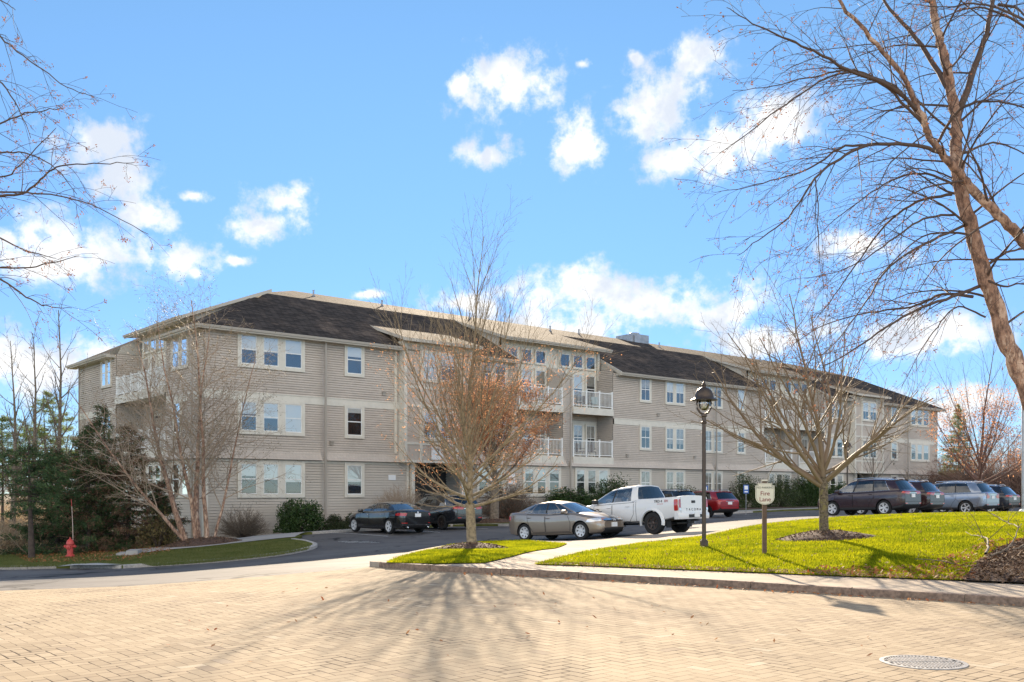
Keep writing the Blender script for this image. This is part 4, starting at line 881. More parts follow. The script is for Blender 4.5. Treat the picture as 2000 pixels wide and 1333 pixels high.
def patch(bvh,poly,proj,cell=.05,off=.006,uv=None):
    """clip a 2-D outline into cells and lay it on the body; proj(a,b)->(origin, direction)"""
    mb=MB(); P_=np.array(poly); x0,y0=P_.min(0);x1,y1=P_.max(0); vid={}
    nx=max(1,math.ceil((x1-x0)/cell)); ny=max(1,math.ceil((y1-y0)/cell))
    def V(a,b):
        k=(round(a*2000),round(b*2000))
        if k not in vid:
            o,d=proj(a,b); d=Vector(d).normalized(); h=bvh.ray_cast(Vector(o),d)
            if h[0] is None: vid[k]=None
            else:
                p=h[0]-d*off; vid[k]=len(mb.v); mb.v.append(tuple(p))
        return vid[k]
    for i in range(nx):
        for j in range(ny):
            c=clip_cell([tuple(p) for p in poly],x0+(x1-x0)*i/nx,x0+(x1-x0)*(i+1)/nx,y0+(y1-y0)*j/ny,y0+(y1-y0)*(j+1)/ny)
            if not c: continue
            f=[]
            for p in c:
                k=V(*p)
                if k is None: f=None; break
                if not f or (f[-1]!=k and f[0]!=k): f.append(k)
            if f and len(f)>2: mb.f.append(tuple(f)); mb.m.append(0)
    return mb
SIDE=lambda s:(lambda a,b:((a,3*s,b),(0,-s,0)))
REAR=lambda a,b:((-5,a,b),(1,0,0))
FRNT=lambda a,b:((5,a,b),(-1,0,0))
def DIAG(ang,fwd=1):   # viewed from a corner; a is measured along the horizontal perpendicular
    dx,dy=math.cos(ang),math.sin(ang)
    return lambda a,b:((dx*5-dy*a, dy*5+dx*a, b),(-dx,-dy,0))
def rect(a,b,c,d,r=.02): 
    return [(a+r,c),(b-r,c),(b,c+r),(b,d-r),(b-r,d),(a+r,d),(a,d-r),(a,c+r)]
def outline(poly,w):
    """list of thin quads following an outline"""
    q=[]
    for i in range(len(poly)):
        a=np.array(poly[i]);b=np.array(poly[(i+1)%len(poly)]); d=b-a; l=np.hypot(*d); 
        if l<1e-6: continue
        n=np.array([-d[1],d[0]])/l*w/2; q.append([tuple(a-n),tuple(b-n),tuple(b+n),tuple(a+n)])
    return q
def car(label,cat,spec,pos,rz,group=None):
    S=spec; Ln=S['L'];W=S['W']/2;x0,x1=-Ln/2,Ln/2
    root=empty(S.get('name','parked_car'),(pos[0],pos[1],0)); tag(root,label,cat,group)
    # settle on the ground: pitch and height from the terrain under the axles
    fx,rx=S['fa'],S['ra']; c,s_=math.cos(rz),math.sin(rz)
    zf=G(pos[0]+c*fx,pos[1]+s_*fx); zr=G(pos[0]+c*rx,pos[1]+s_*rx); pit=math.atan2(zf-zr,fx-rx); zmid=zf-(zf-zr)*fx/(fx-rx)
    root.location.z=zmid+.012+S.get('dz',0); root.rotation_euler=(0,-pit,rz)
    pm=S['paint']; mats=[pm,M['plastic'],M['carin']]
    top,bot,hw=S['top'],S['bot'],S['hw']; sh=S.get('sh',.93); cab=S['cab']; bed=S.get('bed')
    n=int(Ln/.07); xs_=[x0+Ln*i/n for i in range(n+1)]
    e=.02; xs_=[x0]+[x0+.015,x0+.04]+xs_[1:-1]+[x1-.04,x1-.015,x1]
    verts=[];K=None;ff=[];mi=[]
    for x in xs_:
        t=sm(x,top); b=sm(x,bot,.05); w=W*sm(x,hw,.04)
        endf=min((x-x0),(x1-x)); 
        crown=S.get('crown',.05)
        tub=0
        if cab[0]<x<cab[1]: tub=1
        if bed and bed[0]<x<bed[1]: tub=2
        h=t-b
        prof=[(0,b),(w*.55,b),(w*.86,b+.005),(w*.955,b+.04),(w*.985,b+.16*h),(w*S.get('tuck',.985),b+.34*h),(w*1.0,b+.60*h),(w*.992,b+.74*h),(w*.972,t-.07),(w*(sh+.015),t-.015),(w*sh,t)]
        if tub==0: prof+=[(w*.84,t+crown*.35),(w*.55,t+crown*.8),(w*.25,t+crown*.97),(0,t+crown)]
        else: d=.34 if tub==1 else .48; prof+=[(w*sh-.05,t+.0),(w*sh-.07,t-d+.05),(w*.5,t-d),(0,t-d)]
        row=[(x,y,z) for y,z in prof]; row+=[(x,-y,z) for y,z in prof[-2:0:-1]]
        K=len(row); verts.append(row)
    V=[p for r in verts for p in r]; nP=11
    for i in range(len(xs_)-1):
        for j in range(K):
            j2=(j+1)%K; ff.append((i*K+j,i*K+j2,(i+1)*K+j2,(i+1)*K+j))
            jj=j if j<14 else K-1-j
            xm=(xs_[i]+xs_[i+1])/2
            mm=0
            if jj<=1: mm=1
            if jj in(2,3) and S.get('clad',0): mm=1 if S.get('clad')==2 or abs(xm)<Ln else 0
            if jj>=11 and (cab[0]<xm<cab[1]): mm=2
            if jj>=11 and bed and bed[0]<xm<bed[1]: mm=1
            mi.append(mm)
    ff.append(tuple(range(K))[::-1]); mi.append(0); b0=(len(xs_)-1)*K; ff.append(tuple(b0+j for j in range(K))); mi.append(0)
    me=bpy.data.meshes.new('body'); me.from_pydata(V,[],ff); 
    for m in mats: me.materials.append(m)
    me.polygons.foreach_set('material_index',mi)
    bm=bmesh.new(); bm.from_mesh(me); bmesh.ops.recalc_face_normals(bm,faces=bm.faces); bm.to_mesh(me); bm.free()
    body=bpy.data.objects.new('body',me); COL.objects.link(body)
    Rw=S['R']; Ra=Rw*S.get('arch',1.15)
    cyl=MB()
    for ax in (fx,rx):
        for sg in (1,-1):
            T=lambda x,y,z,ax=ax,sg=sg:(ax+x,sg*(W-.34+z),Rw*1.0+y)
            cm=MB(); cm.lathe([(Ra,0),(Ra,.6)],n=40,T=T); cyl.add(cm.v,cm.f)
    co_=cyl.build('cut',[M['plastic']]); bm=bmesh.new(); bm.from_mesh(co_.data); bmesh.ops.recalc_face_normals(bm,faces=bm.faces); bm.to_mesh(co_.data); bm.free()
    md=body.modifiers.new('b','BOOLEAN'); md.object=co_; md.solver='EXACT'; md.operation='DIFFERENCE'
    dg=bpy.context.evaluated_depsgraph_get(); nm=bpy.data.meshes.new_from_object(body.evaluated_get(dg)); body.modifiers.clear(); body.data=nm; nm.name='body'
    bpy.data.objects.remove(co_)
    ok=len(nm.polygons)>200
    for p in nm.polygons:
        cx,cy,cz=p.center
        for ax in (fx,rx):
            if math.hypot(cx-ax,cz-Rw)<Ra+.004 and abs(cy)<W-.06 : p.material_index=1
    while len(nm.materials)>3: nm.materials.pop()
    nm.polygons.foreach_set('use_smooth',[True]*len(nm.polygons)); nm.set_sharp_from_angle(angle=R(32))
    body.parent=root
    bvh=BVHTree.FromPolygons([v.co.copy() for v in nm.vertices],[tuple(p.vertices) for p in nm.polygons])
    # greenhouse ---------------------------------------------------
    cols=S['cols']; rail=S['rail']; wt=S['wt']
    wb=lambda x:W*sm(x,hw,.04)*sh
    def sidept(i,v,sg):
        xb,xt=cols[i][0],cols[i][1]; x=xb+(xt-xb)*v; zb=sm(xb,top)-.004; ztop=interp(xt,rail); z=zb+(ztop-zb)*v
        y=wb(xb)+(wt-wb(xb))*v+.035*math.sin(math.pi*v)
        return (x,sg*y,z)
    rws=S.get('rows',[0,.06,.35,.65,.90,1.0]); sh_=MB(); gl={}
    for sg in (1,-1):
        for i in range(len(cols)-1):
            kind=cols[i][2]
            for r in range(len(rws)-1):
                q=[sidept(i,rws[r],sg),sidept(i+1,rws[r],sg),sidept(i+1,rws[r+1],sg),sidept(i,rws[r+1],sg)]
                if sg<0: q=q[::-1]
                g=kind not in('P','B') and 0<r<len(rws)-2
                if g: gl.setdefault((sg,kind),MB()).quad(*q)
                else: sh_.quad(*q,m=(1 if kind=='B' and 0<r<len(rws)-2 else 0))
    def endpt(which,u,v):
        i=0 if which=='f' else len(cols)-1; L_=sidept(i,v,1); b=(1-u*u)
        dx=(1 if which=='f' else -1)*S.get('bow',.10)*b*(.6+.4*(1-v)); return (L_[0]+dx,L_[1]*u,L_[2]+S.get('rc',.05)*b*v+.02*b*(1-v))
    us=[-1,-.93,-.6,-.3,0,.3,.6,.93,1]
    for wh in 'fr':
        g=MB(); rr_=[0,.05,.35,.65,.93,1.0]
        for a in range(8):
            for r in range(5):
                q=[endpt(wh,us[a],rr_[r]),endpt(wh,us[a+1],rr_[r]),endpt(wh,us[a+1],rr_[r+1]),endpt(wh,us[a],rr_[r+1])]
                if wh=='r': q=q[::-1]
                if 0<a<7 and 0<r<4: g.quad(*q)
                else: sh_.quad(*q)
        g.build('windshield' if wh=='f' else 'rear_window',[M['cglass'] if wh=='f' else S.get('rgl',M['cglass'])],root,smooth=True)
    # roof skin
    nx=len(cols)
    for i in range(nx-1):
        for a in range(8):
            def rp(k,u):
                p=sidept(k,1,1); b=1-u*u; dx=0
                if k==0: dx=S.get('bow',.10)*b*.6
                if k==nx-1: dx=-S.get('bow',.10)*b*.6
                return (p[0]+dx,p[1]*u,p[2]+S.get('rc',.05)*b)
            sh_.quad(rp(i,us[a]),rp(i+1,us[a]),rp(i+1,us[a+1]),rp(i,us[a+1]))
    me_=sh_.build('roof_and_pillars',[pm,M['plastic']],root,smooth=True,sharp=40)
    bm=bmesh.new(); bm.from_mesh(me_.data); bmesh.ops.remove_doubles(bm,verts=bm.verts,dist=.0005); bmesh.ops.recalc_face_normals(bm,faces=bm.faces); bm.to_mesh(me_.data); bm.free()
    if S.get('wl',True):
        for sg in (1,-1):
            w_=MB(); gi=[i for i in range(len(cols)-1) if cols[i][2] not in('P',)]; a_,b_=gi[0],gi[-1]+1
            w_.tube([np.array(sidept(i,.055,sg))+[0,sg*.006,0] for i in range(a_,b_+1)],.009,4); 
            if S.get('clad')==2: w_.tube([np.array(sidept(b_,v,sg))+[0,sg*.006,0] for v in (.055,.35,.65,.9)],.009,4)
            w_.build('window_trim',[M['chrome']],root)
    for (sg,k),g in gl.items(): g.build('side_window',[M['tglass'] if k=='T' else M['cglass']],root,smooth=True)
    # wheels -------------------------------------------------------
    for ax in (fx,rx):
        for sg in (1,-1):
            wy=S.get('ww',.205); Y0=sg*(W-.035-wy/2)
            T=lambda x,y,z,ax=ax,Y0=Y0,sg=sg:(ax+x,Y0+sg*z,Rw+y)
            t=MB(); rr0=Rw*S.get('rimr',.66)
            t.lathe([(rr0,-wy/2+.01),(Rw*.93,-wy/2),(Rw*.985,-wy/2+.03),(Rw,-wy/4),(Rw,wy/4),(Rw*.985,wy/2-.03),(Rw*.93,wy/2),(rr0+.01,wy/2-.006),(rr0,wy/2-.02)],n=36,T=T,cap=False)
            to=t.build('wheel',[M['tyre']],root,smooth=True,sharp=40)
            r=MB(); r.lathe([(rr0-.022,wy/2-.05),(rr0-.04,-.02),(0.01,-.03)],n=36,T=T,m=1); r.lathe([(rr0+.004,wy/2-.03),(rr0+.004,wy/2-.004),(rr0-.022,wy/2-.008),(rr0-.028,wy/2-.05)],n=36,T=T,cap=False)
            ns=S.get('spokes',10); 
            for k in range(ns):
                a=2*math.pi*k/ns; sw=S.get('sw',.03)
                for tw in ((-.11,.11) if S.get('twin') else (0,)):
                    ca,sa=math.cos(a+tw*.8),math.sin(a+tw*.8); cb,sb=math.cos(a+tw*1.9),math.sin(a+tw*1.9)
                    p0=np.array((ca*.05,sa*.05)); p1=np.array((cb*(rr0-.01),sb*(rr0-.01))); n_=np.array((-sa,ca))*sw/2
                    z0,z1=wy/2-.035,wy/2-.014
                    vs=[(*(p0-n_*1.1),z0-.03),(*(p1-n_),z1-.03),(*(p1+n_),z1-.03),(*(p0+n_*1.1),z0-.03),(*(p0-n_*1.1),z0),(*(p1-n_),z1),(*(p1+n_),z1),(*(p0+n_*1.1),z0)]
                    r.add([T(*v) for v in vs],[(4,5,6,7),(0,1,5,4),(3,7,6,2)])
            r.lathe([(.065,wy/2-.07),(.065,wy/2-.03),(.03,wy/2-.022),(0.005,wy/2-.022)],n=14,T=T)
            r.build('rim',[S.get('rim',M['rim']),M['plastic']],to)
    # doors, seams, handles, mirrors ----------------------------------
    for sg in (1,-1):
        for d in S['doors']:
            dd=MB()
            for q in outline(d,.014): p=patch(bvh,q,SIDE(sg),.08,.003); dd.add(p.v,p.f)
            if dd.v: dd.build('door_seam',[M['seam']],root)
        for hx,hz in S['handles']:
            h=MB(); loc,nrm,_,_=bvh.ray_cast(Vector((hx,3*sg,hz)),Vector((0,-sg,0)))
            if loc is None: continue
            h.tube([(hx-.085,loc.y+sg*.004,hz),(hx-.06,loc.y+sg*.03,hz+.004),(hx+.06,loc.y+sg*.03,hz+.004),(hx+.085,loc.y+sg*.004,hz)],.014,6); h.build('door_handle',[S.get('hm',pm)],root,smooth=True)
        mx,mz=S['mirror']; yb=wb(mx)
        m=MB(); T=lambda x,y,z:(mx+x,sg*(yb+.02+y),mz+z)
        m.tube([T(.03,-.03,-.02),T(.02,.06,.01)],.028,6)
        k=10
        rings=[(.08,.035,.05),(.11,.075,.075),(.02,.085,.085),(-.04,.082,.08),(-.05,.07,.065)]
        vs=[]
        for dx,ry,rz_ in rings:
            for j in range(12):
                a=2*math.pi*j/12; vs.append(T(dx,.13+ry*1.35*math.copysign(abs(math.cos(a))**.7,math.cos(a)),.05+rz_*math.copysign(abs(math.sin(a))**.7,math.sin(a))))
        fs=[(i*12+j,i*12+(j+1)%12,(i+1)*12+(j+1)%12,(i+1)*12+j) for i in range(4) for j in range(12)]+[tuple(range(12)),tuple(48+j for j in range(12))]
        m.add(vs,fs); m.build('mirror',[S.get('mm',pm)],root,smooth=True,sharp=50)
    # lamps etc
    def add_patches(name,mat_,lst,off=.008,cell=.05,parent=root):
        one=name in('boot_seam','tailgate_seam')
        mb=MB()
        for poly,pr in lst:
            p=patch(bvh,poly,pr,cell,off)
            if one: mb.add(p.v,p.f)
            elif p.v: p.build(name,[mat_],parent,smooth=True)
        if mb.v: mb.build(name,[mat_],parent,smooth=True)
    for item in S['patches']:
        nm_,mt,lst=item[:3]; off=item[3] if len(item)>3 else .008
        add_patches(nm_,mt,lst,off)
    for (nm_,y,z,w,h,tx) in S.get('plates',[]):
        fr=nm_.startswith('front'); pr=FRNT if fr else REAR; o_,d_=pr(y,z); hh=bvh.ray_cast(Vector(o_),Vector(d_))
        if hh[0] is None: continue
        x=hh[0].x; b=MB(); sg=1 if fr else -1; b.box(min(x,x+sg*.03),max(x,x+sg*.03),y-w/2,y+w/2,z-h/2,z+h/2); b.build('number_plate',[M['plate']],root)
    # seats and dash
    if S.get('seats',True):
        fl=sm(0,top)
        for (sx,sy) in S.get('seatpos',((.15,.37),(.15,-.37),(-.72,.37),(-.72,-.37))):
            s2=MB(); T=lambda x,y,z,sx=sx,sy=sy:(sx+x-.12*(z-fl+.3),sy+y,z)
            prof=[(fl-.3,.24,.07),(fl+.02,.235,.075),(fl+.17,.19,.06),(fl+.2,.10,.045),(fl+.23,.13,.05),(fl+.36,.13,.05),(fl+.39,.09,.03)]
            vs=[];
            for z,hy,hx in prof:
                for j in range(10):
                    a=2*math.pi*j/10; vs.append(T(hx*math.cos(a),hy*math.copysign(abs(math.sin(a))**.6,math.sin(a)),z))
            fs=[(i*10+j,i*10+(j+1)%10,(i+1)*10+(j+1)%10,(i+1)*10+j) for i in range(6) for j in range(10)]+[tuple(60+j for j in range(10))]
            s2.add(vs,fs); s2.build('seat',[M['seat']],root,smooth=True)
        dsh=MB(); xd=cols[0][0]-.28; zd=sm(xd,top); dsh.box(xd-.12,xd+.25,-W*.8,W*.8,zd-.3,zd+.02); dsh.build('dashboard',[M['carin']],root)
        st=MB(); cx=xd-.25; 
        st.tube([(cx+.05*math.sin(a)*.5,.36+.18*math.cos(a),zd-.02+.17*math.sin(a)) for a in np.linspace(0,6.283,17)],.014,5); st.build('steering_wheel',[M['plastic']],root)
    for fn in S.get('extra',[]): fn(root,bvh,S)
    return root
def rails(xa,xb_,y,z,m=None,h=.05):
    def f(root,bvh,S):
        for sg in (1,-1):
            r=MB(); r.tube([(xa,sg*y,z-.03),(xa-.08,sg*y,z+h-.01),((xa+xb_)/2,sg*y,z+h+.015),(xb_+.08,sg*y,z+h-.015),(xb_,sg*y,z-.04)],.018,6); r.build('roof_rail',[m or M['chrome']],root,smooth=True)
    return f
def spoiler(x,y,z,m=None):
    def f(root,bvh,S):
        b=MB(); vs=[]
        for u in np.linspace(-1,1,7):
            k=1-u*u; vs+=[(x+.16,y*u,z+.03*k+.004),(x-.08+.03*abs(u),y*u,z-.015+.03*k),(x-.07+.03*abs(u),y*u,z-.055+.03*k),(x+.12,y*u,z-.05+.03*k)]
        fs=[(i*4+j,i*4+(j+1)%4,(i+1)*4+(j+1)%4,(i+1)*4+j) for i in range(6) for j in range(4)]+[(0,1,2,3),(27,26,25,24)]
        b.add(vs,fs); b.build('spoiler',[m or S['paint']],root,smooth=True,sharp=40)
    return f
def fin(x,z):
    def f(root,bvh,S):
        b=MB(); b.add([(x+.09,0,z),(x-.08,.02,z),(x-.08,-.02,z),(x-.09,0,z+.06),(x-.02,0,z+.045)],[(0,1,4),(0,4,2),(1,3,4),(4,3,2),(1,2,3)]); b.build('antenna',[S['paint']],root)
    return f
def exhaust(x,ys,z):
    def f(root,bvh,S):
        for y in ys:
            b=MB(); T=lambda a,b_,c:(x-c,y+a,z+b_); b.lathe([(.03,0),(.032,.12),(.026,.12),(.024,.02)],n=14,T=T); b.build('exhaust_tip',[M['chrome']],root,smooth=True)
    return f
def pts(*a): return list(a)
def suvdoors(fr,b1,b2,zl,zt1,ra,rcut):
    return [[(fr,zl),(b1-.01,zl),(b1-.01,zt1),(fr+.06,zt1-.04),(fr+.02,zl+.3)],[(b1+.01,zl),(b2+.25,zl),(b2+.18,zl+.18),(b2-.02,zl+.42),(b2-.04,zt1+.02),(b1+.01,zt1)]]
SPEC={}
# brown compact sedan -------------------------------------------------
W=.875
SPEC['sedan']=dict(L=4.5,W=1.76,R=.318,fa=1.38,ra=-1.29,paint=paint('brown_paint',(.30,.235,.18),.5,.3),
 top=[(2.26,.60),(2.2,.66),(2.05,.73),(1.7,.83),(1.3,.915),(1.0,.965),(.7,.975),(0,.945),(-.8,.985),(-1.5,1.03),(-1.95,1.055),(-2.2,1.03),(-2.26,.93)],
 bot=[(2.26,.36),(2.15,.22),(1.8,.19),(0,.17),(-1.8,.2),(-2.15,.26),(-2.26,.42)],
 hw=[(2.26,.60),(2.18,.76),(2.0,.88),(1.7,.955),(1.2,.99),(0,1.0),(-1.2,.995),(-1.8,.95),(-2.1,.85),(-2.22,.74),(-2.26,.64)],
 cab=(-1.45,1.0),wt=.56,rail=[(.75,1.19),(.25,1.325),(.02,1.37),(-.2,1.392),(-.5,1.392),(-.78,1.365),(-.98,1.33),(-1.3,1.24),(-1.8,1.06)],
 cols=[(1.22,.26,'P'),(1.10,.18,'G'),(.60,.02,'P'),(.56,-.02,'G'),(-.17,-.20,'B'),(-.25,-.27,'G'),(-.98,-.74,'P'),(-1.02,-.78,'G'),(-1.30,-.86,'P'),(-1.72,-.98,'P')],
 rc=.05,bow=.12,sh=.90,crown=.055,spokes=7,sw=.075,rim=M['rim'],rimr=.66,doors=[[(.92,.30),(-.20,.30),(-.22,.945),(.80,.93),(.95,.62)],[(-.23,.30),(-.82,.30),(-.98,.52),(-1.08,.72),(-1.12,.99),(-.25,.945)]],
 handles=[(-.10,.80),(-1.0,.845)],mirror=(.72,.955),
 patches=[('headlamp',M['lamp_clear'],[([(-.62,.64),(-.30,.61),(-.16,.625),(-.2,.71),(-.38,.745),(-.66,.76)],DIAG(R(32))),([(.62,.64),(.30,.61),(.16,.625),(.2,.71),(.38,.745),(.66,.76)],DIAG(R(-32)))]),
  ('turn_signal',M['lamp_amber'],[([(-.80,.68),(-.64,.655),(-.66,.745),(-.80,.735)],DIAG(R(32))),([(.80,.68),(.64,.655),(.66,.745),(.80,.735)],DIAG(R(-32)))],.010),
  ('grille',M['plastic'],[([(-.52,.62),(.52,.62),(.56,.70),(-.56,.70)],FRNT)],.006),('grille_bar',M['chrome'],[([(-.56,.665),(.56,.665),(.60,.71),(-.60,.71)],FRNT)],.014),
  ('emblem',M['lamp_clear'],[([(-.07,.625),(-.025,.625),(-.025,.66),(.025,.66),(.025,.625),(.07,.625),(.06,.715),(.02,.715),(.02,.68),(-.02,.68),(-.02,.715),(-.06,.715)],FRNT)],.03),
  ('air_intake',M['plastic'],[([(-.50,.30),(.50,.30),(.58,.40),(-.58,.40)],FRNT)],.008),
  ('tail_light',M['lamp_red'],[(rect(-2.2,-1.98,.78,.93),SIDE(1)),(rect(-2.2,-1.98,.78,.93),SIDE(-1)),(rect(.42,.78,.78,.95),REAR),(rect(-.78,-.42,.78,.95),REAR)]),
  ('sill_strip',M['seam'],[([(-.92,.255),(.98,.255),(.98,.27),(-.92,.27)],SIDE(1)),([(-.92,.255),(.98,.255),(.98,.27),(-.92,.27)],SIDE(-1))],.004)],
 plates=[('front',0,.50,.31,.155,''),('rear',0,.72,.31,.155,'')])
# black executive sedan ----------------------------------------------
SPEC['bmw']=dict(L=4.9,W=1.86,R=.335,fa=1.55,ra=-1.42,paint=paint('black_paint_sedan',(.008,.008,.009),.0,.2),
 top=[(2.45,.62),(2.35,.72),(2.0,.82),(1.3,.93),(.95,.965),(0,.965),(-1.0,1.0),(-1.6,1.035),(-2.1,1.05),(-2.36,1.03),(-2.45,.92)],
 bot=[(2.45,.34),(2.3,.2),(0,.17),(-2.1,.21),(-2.38,.28),(-2.45,.45)],hw=[(2.45,.62),(2.3,.82),(2.0,.93),(1.4,.99),(0,1),(-1.5,.995),(-2.0,.95),(-2.3,.86),(-2.42,.76),(-2.45,.7)],
 cab=(-1.5,.95),wt=.60,rail=[(.6,1.22),(.1,1.36),(-.4,1.40),(-.9,1.37),(-1.3,1.28),(-1.8,1.1)],
 cols=[(1.05,.15,'P'),(.95,.08,'G'),(.25,-.14,'B'),(.18,-.2,'G'),(-.70,-.85,'P'),(-.74,-.88,'G'),(-1.15,-1.08,'P'),(-1.82,-1.2,'P')],
 rc=.045,bow=.12,sh=.90,crown=.04,spokes=5,twin=True,sw=.045,rimr=.70,rgl=M['cglass'],doors=[[(1.0,.3),(.2,.3),(.2,.95),(.95,.95)],[(.16,.3),(-.88,.3),(-1.05,.6),(-1.15,1.0),(.16,.96)]],
 handles=[(.32,.84),(-.75,.865)],mirror=(.78,.96),hm=M['chrome'],
 patches=[('tail_light',M['lamp_red'],[([(.30,.82),(.76,.80),(.82,.92),(.42,.935),(.30,.90)],DIAG(R(180-32))),([(-.30,.82),(-.76,.80),(-.82,.92),(-.42,.935),(-.30,.90)],DIAG(R(180+32)))]),
  ('chrome_strip',M['chrome'],[(rect(-.8,.8,.395,.415,.002),REAR)],.01),('reflector',M['lamp_red'],[(rect(.55,.78,.47,.50,.003),REAR),(rect(-.78,-.55,.47,.50,.003),REAR)],.012),
  ('boot_seam',M['seam'],[(q,REAR) for q in outline([(-.72,.60),(.72,.60),(.76,.98)],.012)[:2]],.004),('badge',M['rim'],[([(.045*math.cos(a),.955+.045*math.sin(a)) for a in np.linspace(0,5.7,10)],REAR)],.02),
  ('headlamp',M['lamp_clear'],[(rect(-.75,-.3,.66,.78),DIAG(R(30))),(rect(.3,.75,.66,.78),DIAG(R(-30)))])],
 plates=[('rear',0,.83,.31,.155,'')],extra=[fin(-1.15,1.42),exhaust(-2.36,(.55,-.55),.30)])
SUVT=[(2.26,.66),(2.2,.78),(2.0,.90),(1.5,1.0),(1.15,1.06),(0,1.04),(-1.2,1.08),(-2.0,1.10),(-2.22,1.08),(-2.28,1.0)]
def suv(L_,W_,H,R_,fa,ra,pm,**k):
    f=L_/4.57
    top=[(x*f,z*H/1.68) for x,z in SUVT]
    d=dict(L=L_,W=W_,R=R_,fa=fa,ra=ra,paint=pm,top=top,bot=[(L_/2,.42),(L_/2-.12,.28),(L_/2-.6,.25),(-L_/2+.6,.25),(-L_/2+.12,.34),(-L_/2,.5)],
     hw=[(L_/2,.66),(L_/2-.1,.82),(L_/2-.35,.93),(L_/2-.8,.985),(0,1),(-L_/2+.8,.995),(-L_/2+.3,.96),(-L_/2+.08,.89),(-L_/2,.80)],
     cab=(-1.95*f,1.05*f),wt=W_/2*.70,rail=[(.62*f,H-.21),(.36*f,H-.125),(.1,H-.08),(-.6,H-.045),(-1.3*f,H-.085),(-1.75*f,H-.15),(-2.1*f,H-.26)],
     cols=[(1.32*f,.36*f,'P'),(1.22*f,.29*f,'G'),(.28*f,.05*f,'B'),(.2*f,-.02*f,'T'),(-.78*f,-.72*f,'B'),(-.84*f,-.78*f,'T'),(-1.62*f,-1.28*f,'P'),(-2.08*f,-1.72*f,'P')],
     rc=.05,bow=.10,sh=.925,crown=.05,spokes=5,twin=True,sw=.05,rgl=M['tglass'],clad=2,
     doors=suvdoors(1.12*f,.23*f,-.82*f,.42,1.02*H/1.68,ra,0),handles=[(.36*f,.92*H/1.68),(-.68*f,.95*H/1.68)],mirror=(.95*f,1.06*H/1.68),
     plates=[('rear',0,.86*H/1.68,.31,.155,'')],
     extra=[rails(.35*f,-1.55*f,W_/2*.68,H-.045),spoiler(-1.74*f,W_/2*.66,H-.10),fin(-1.4*f,H-.02)])
    x=-L_/2; hw_=W_/2; s=H/1.68
    d['patches']=[('tail_light',M['lamp_red'],[([(hw_*.30,.98*s),(hw_*.80,.92*s),(hw_*.93,1.0*s),(hw_*.9,1.08*s),(hw_*.35,1.06*s)],DIAG(R(180-28))),([(-hw_*.30,.98*s),(-hw_*.80,.92*s),(-hw_*.93,1.0*s),(-hw_*.9,1.08*s),(-hw_*.35,1.06*s)],DIAG(R(180+28)))]),
      ('bumper_cladding',M['plastic'],[(rect(-hw_*.80,hw_*.80,.38,.50),REAR)],.006),('reflector',M['lamp_red'],[(rect(hw_*.55,hw_*.78,.52,.56,.005),REAR),(rect(-hw_*.78,-hw_*.55,.52,.56,.005),REAR)],.012),
      ('tailgate_seam',M['seam'],[(q,REAR) for q in outline([(-hw_*.78,.62),(hw_*.78,.62),(hw_*.80,1.06*s)],.012)[:2]]+[(q,REAR) for q in outline([(-hw_*.80,1.06*s),(-hw_*.78,.62)],.012)[:1]],.004),
      ('handle_strip',M['chrome'],[(rect(-.32,.32,.965*s,.99*s,.004),REAR)],.012),
      ('headlamp',M['lamp_clear'],[(rect(-hw_*.85,-.25,.78*s,.90*s),DIAG(R(30))),(rect(.25,hw_*.85,.78*s,.90*s),DIAG(R(-30)))])]
    d.update(k); return d
SPEC['wagon']=suv(4.8,1.84,1.68,.345,1.42,-1.33,paint('black_paint_wagon',(.016,.018,.022),.1,.22),rim=M['rim_dark'],spokes=5,twin=True)
SPEC['rav']=suv(4.57,1.87,1.74,.352,1.34,-1.32,paint('dark_plum_paint',(.030,.013,.018),.0,.25,.5),rim=M['rim'])
SPEC['esc']=suv(4.52,1.84,1.72,.352,1.34,-1.35,paint('black_cherry_paint',(.028,.010,.010),.0,.25,.5),rim=M['rim'])
SPEC['blk']=suv(4.6,1.86,1.66,.35,1.35,-1.33,paint('black_paint_suv',(.01,.01,.011),.1,.25),rim=M['rim_blk'])
SPEC['red']=suv(4.46,1.80,1.60,.345,1.36,-1.30,paint('red_paint',(.30,.012,.015),.3,.28),rim=M['rim_dark'])
SPEC['nav']=suv(4.7,1.87,1.66,.35,1.38,-1.38,paint('navy_paint',(.008,.011,.02),.0,.25,.6),rim=M['rim'])
vo=suv(4.95,1.96,1.82,.375,1.55,-1.43,paint('silver_blue_paint',(.26,.30,.36),.65,.3),rim=M['rim'],sw=.06,twin=False)
vo['patches'][0]=('tail_light',M['lamp_red'],[([(.60,.86),(.86,.88),(.92,1.0),(.78,1.04),(.76,1.18),(.66,1.20),(.60,1.0)],DIAG(R(180-30))),([(-.60,.86),(-.86,.88),(-.92,1.0),(-.78,1.04),(-.76,1.18),(-.66,1.20),(-.60,1.0)],DIAG(R(180+30)))])
SPEC['vol']=vo
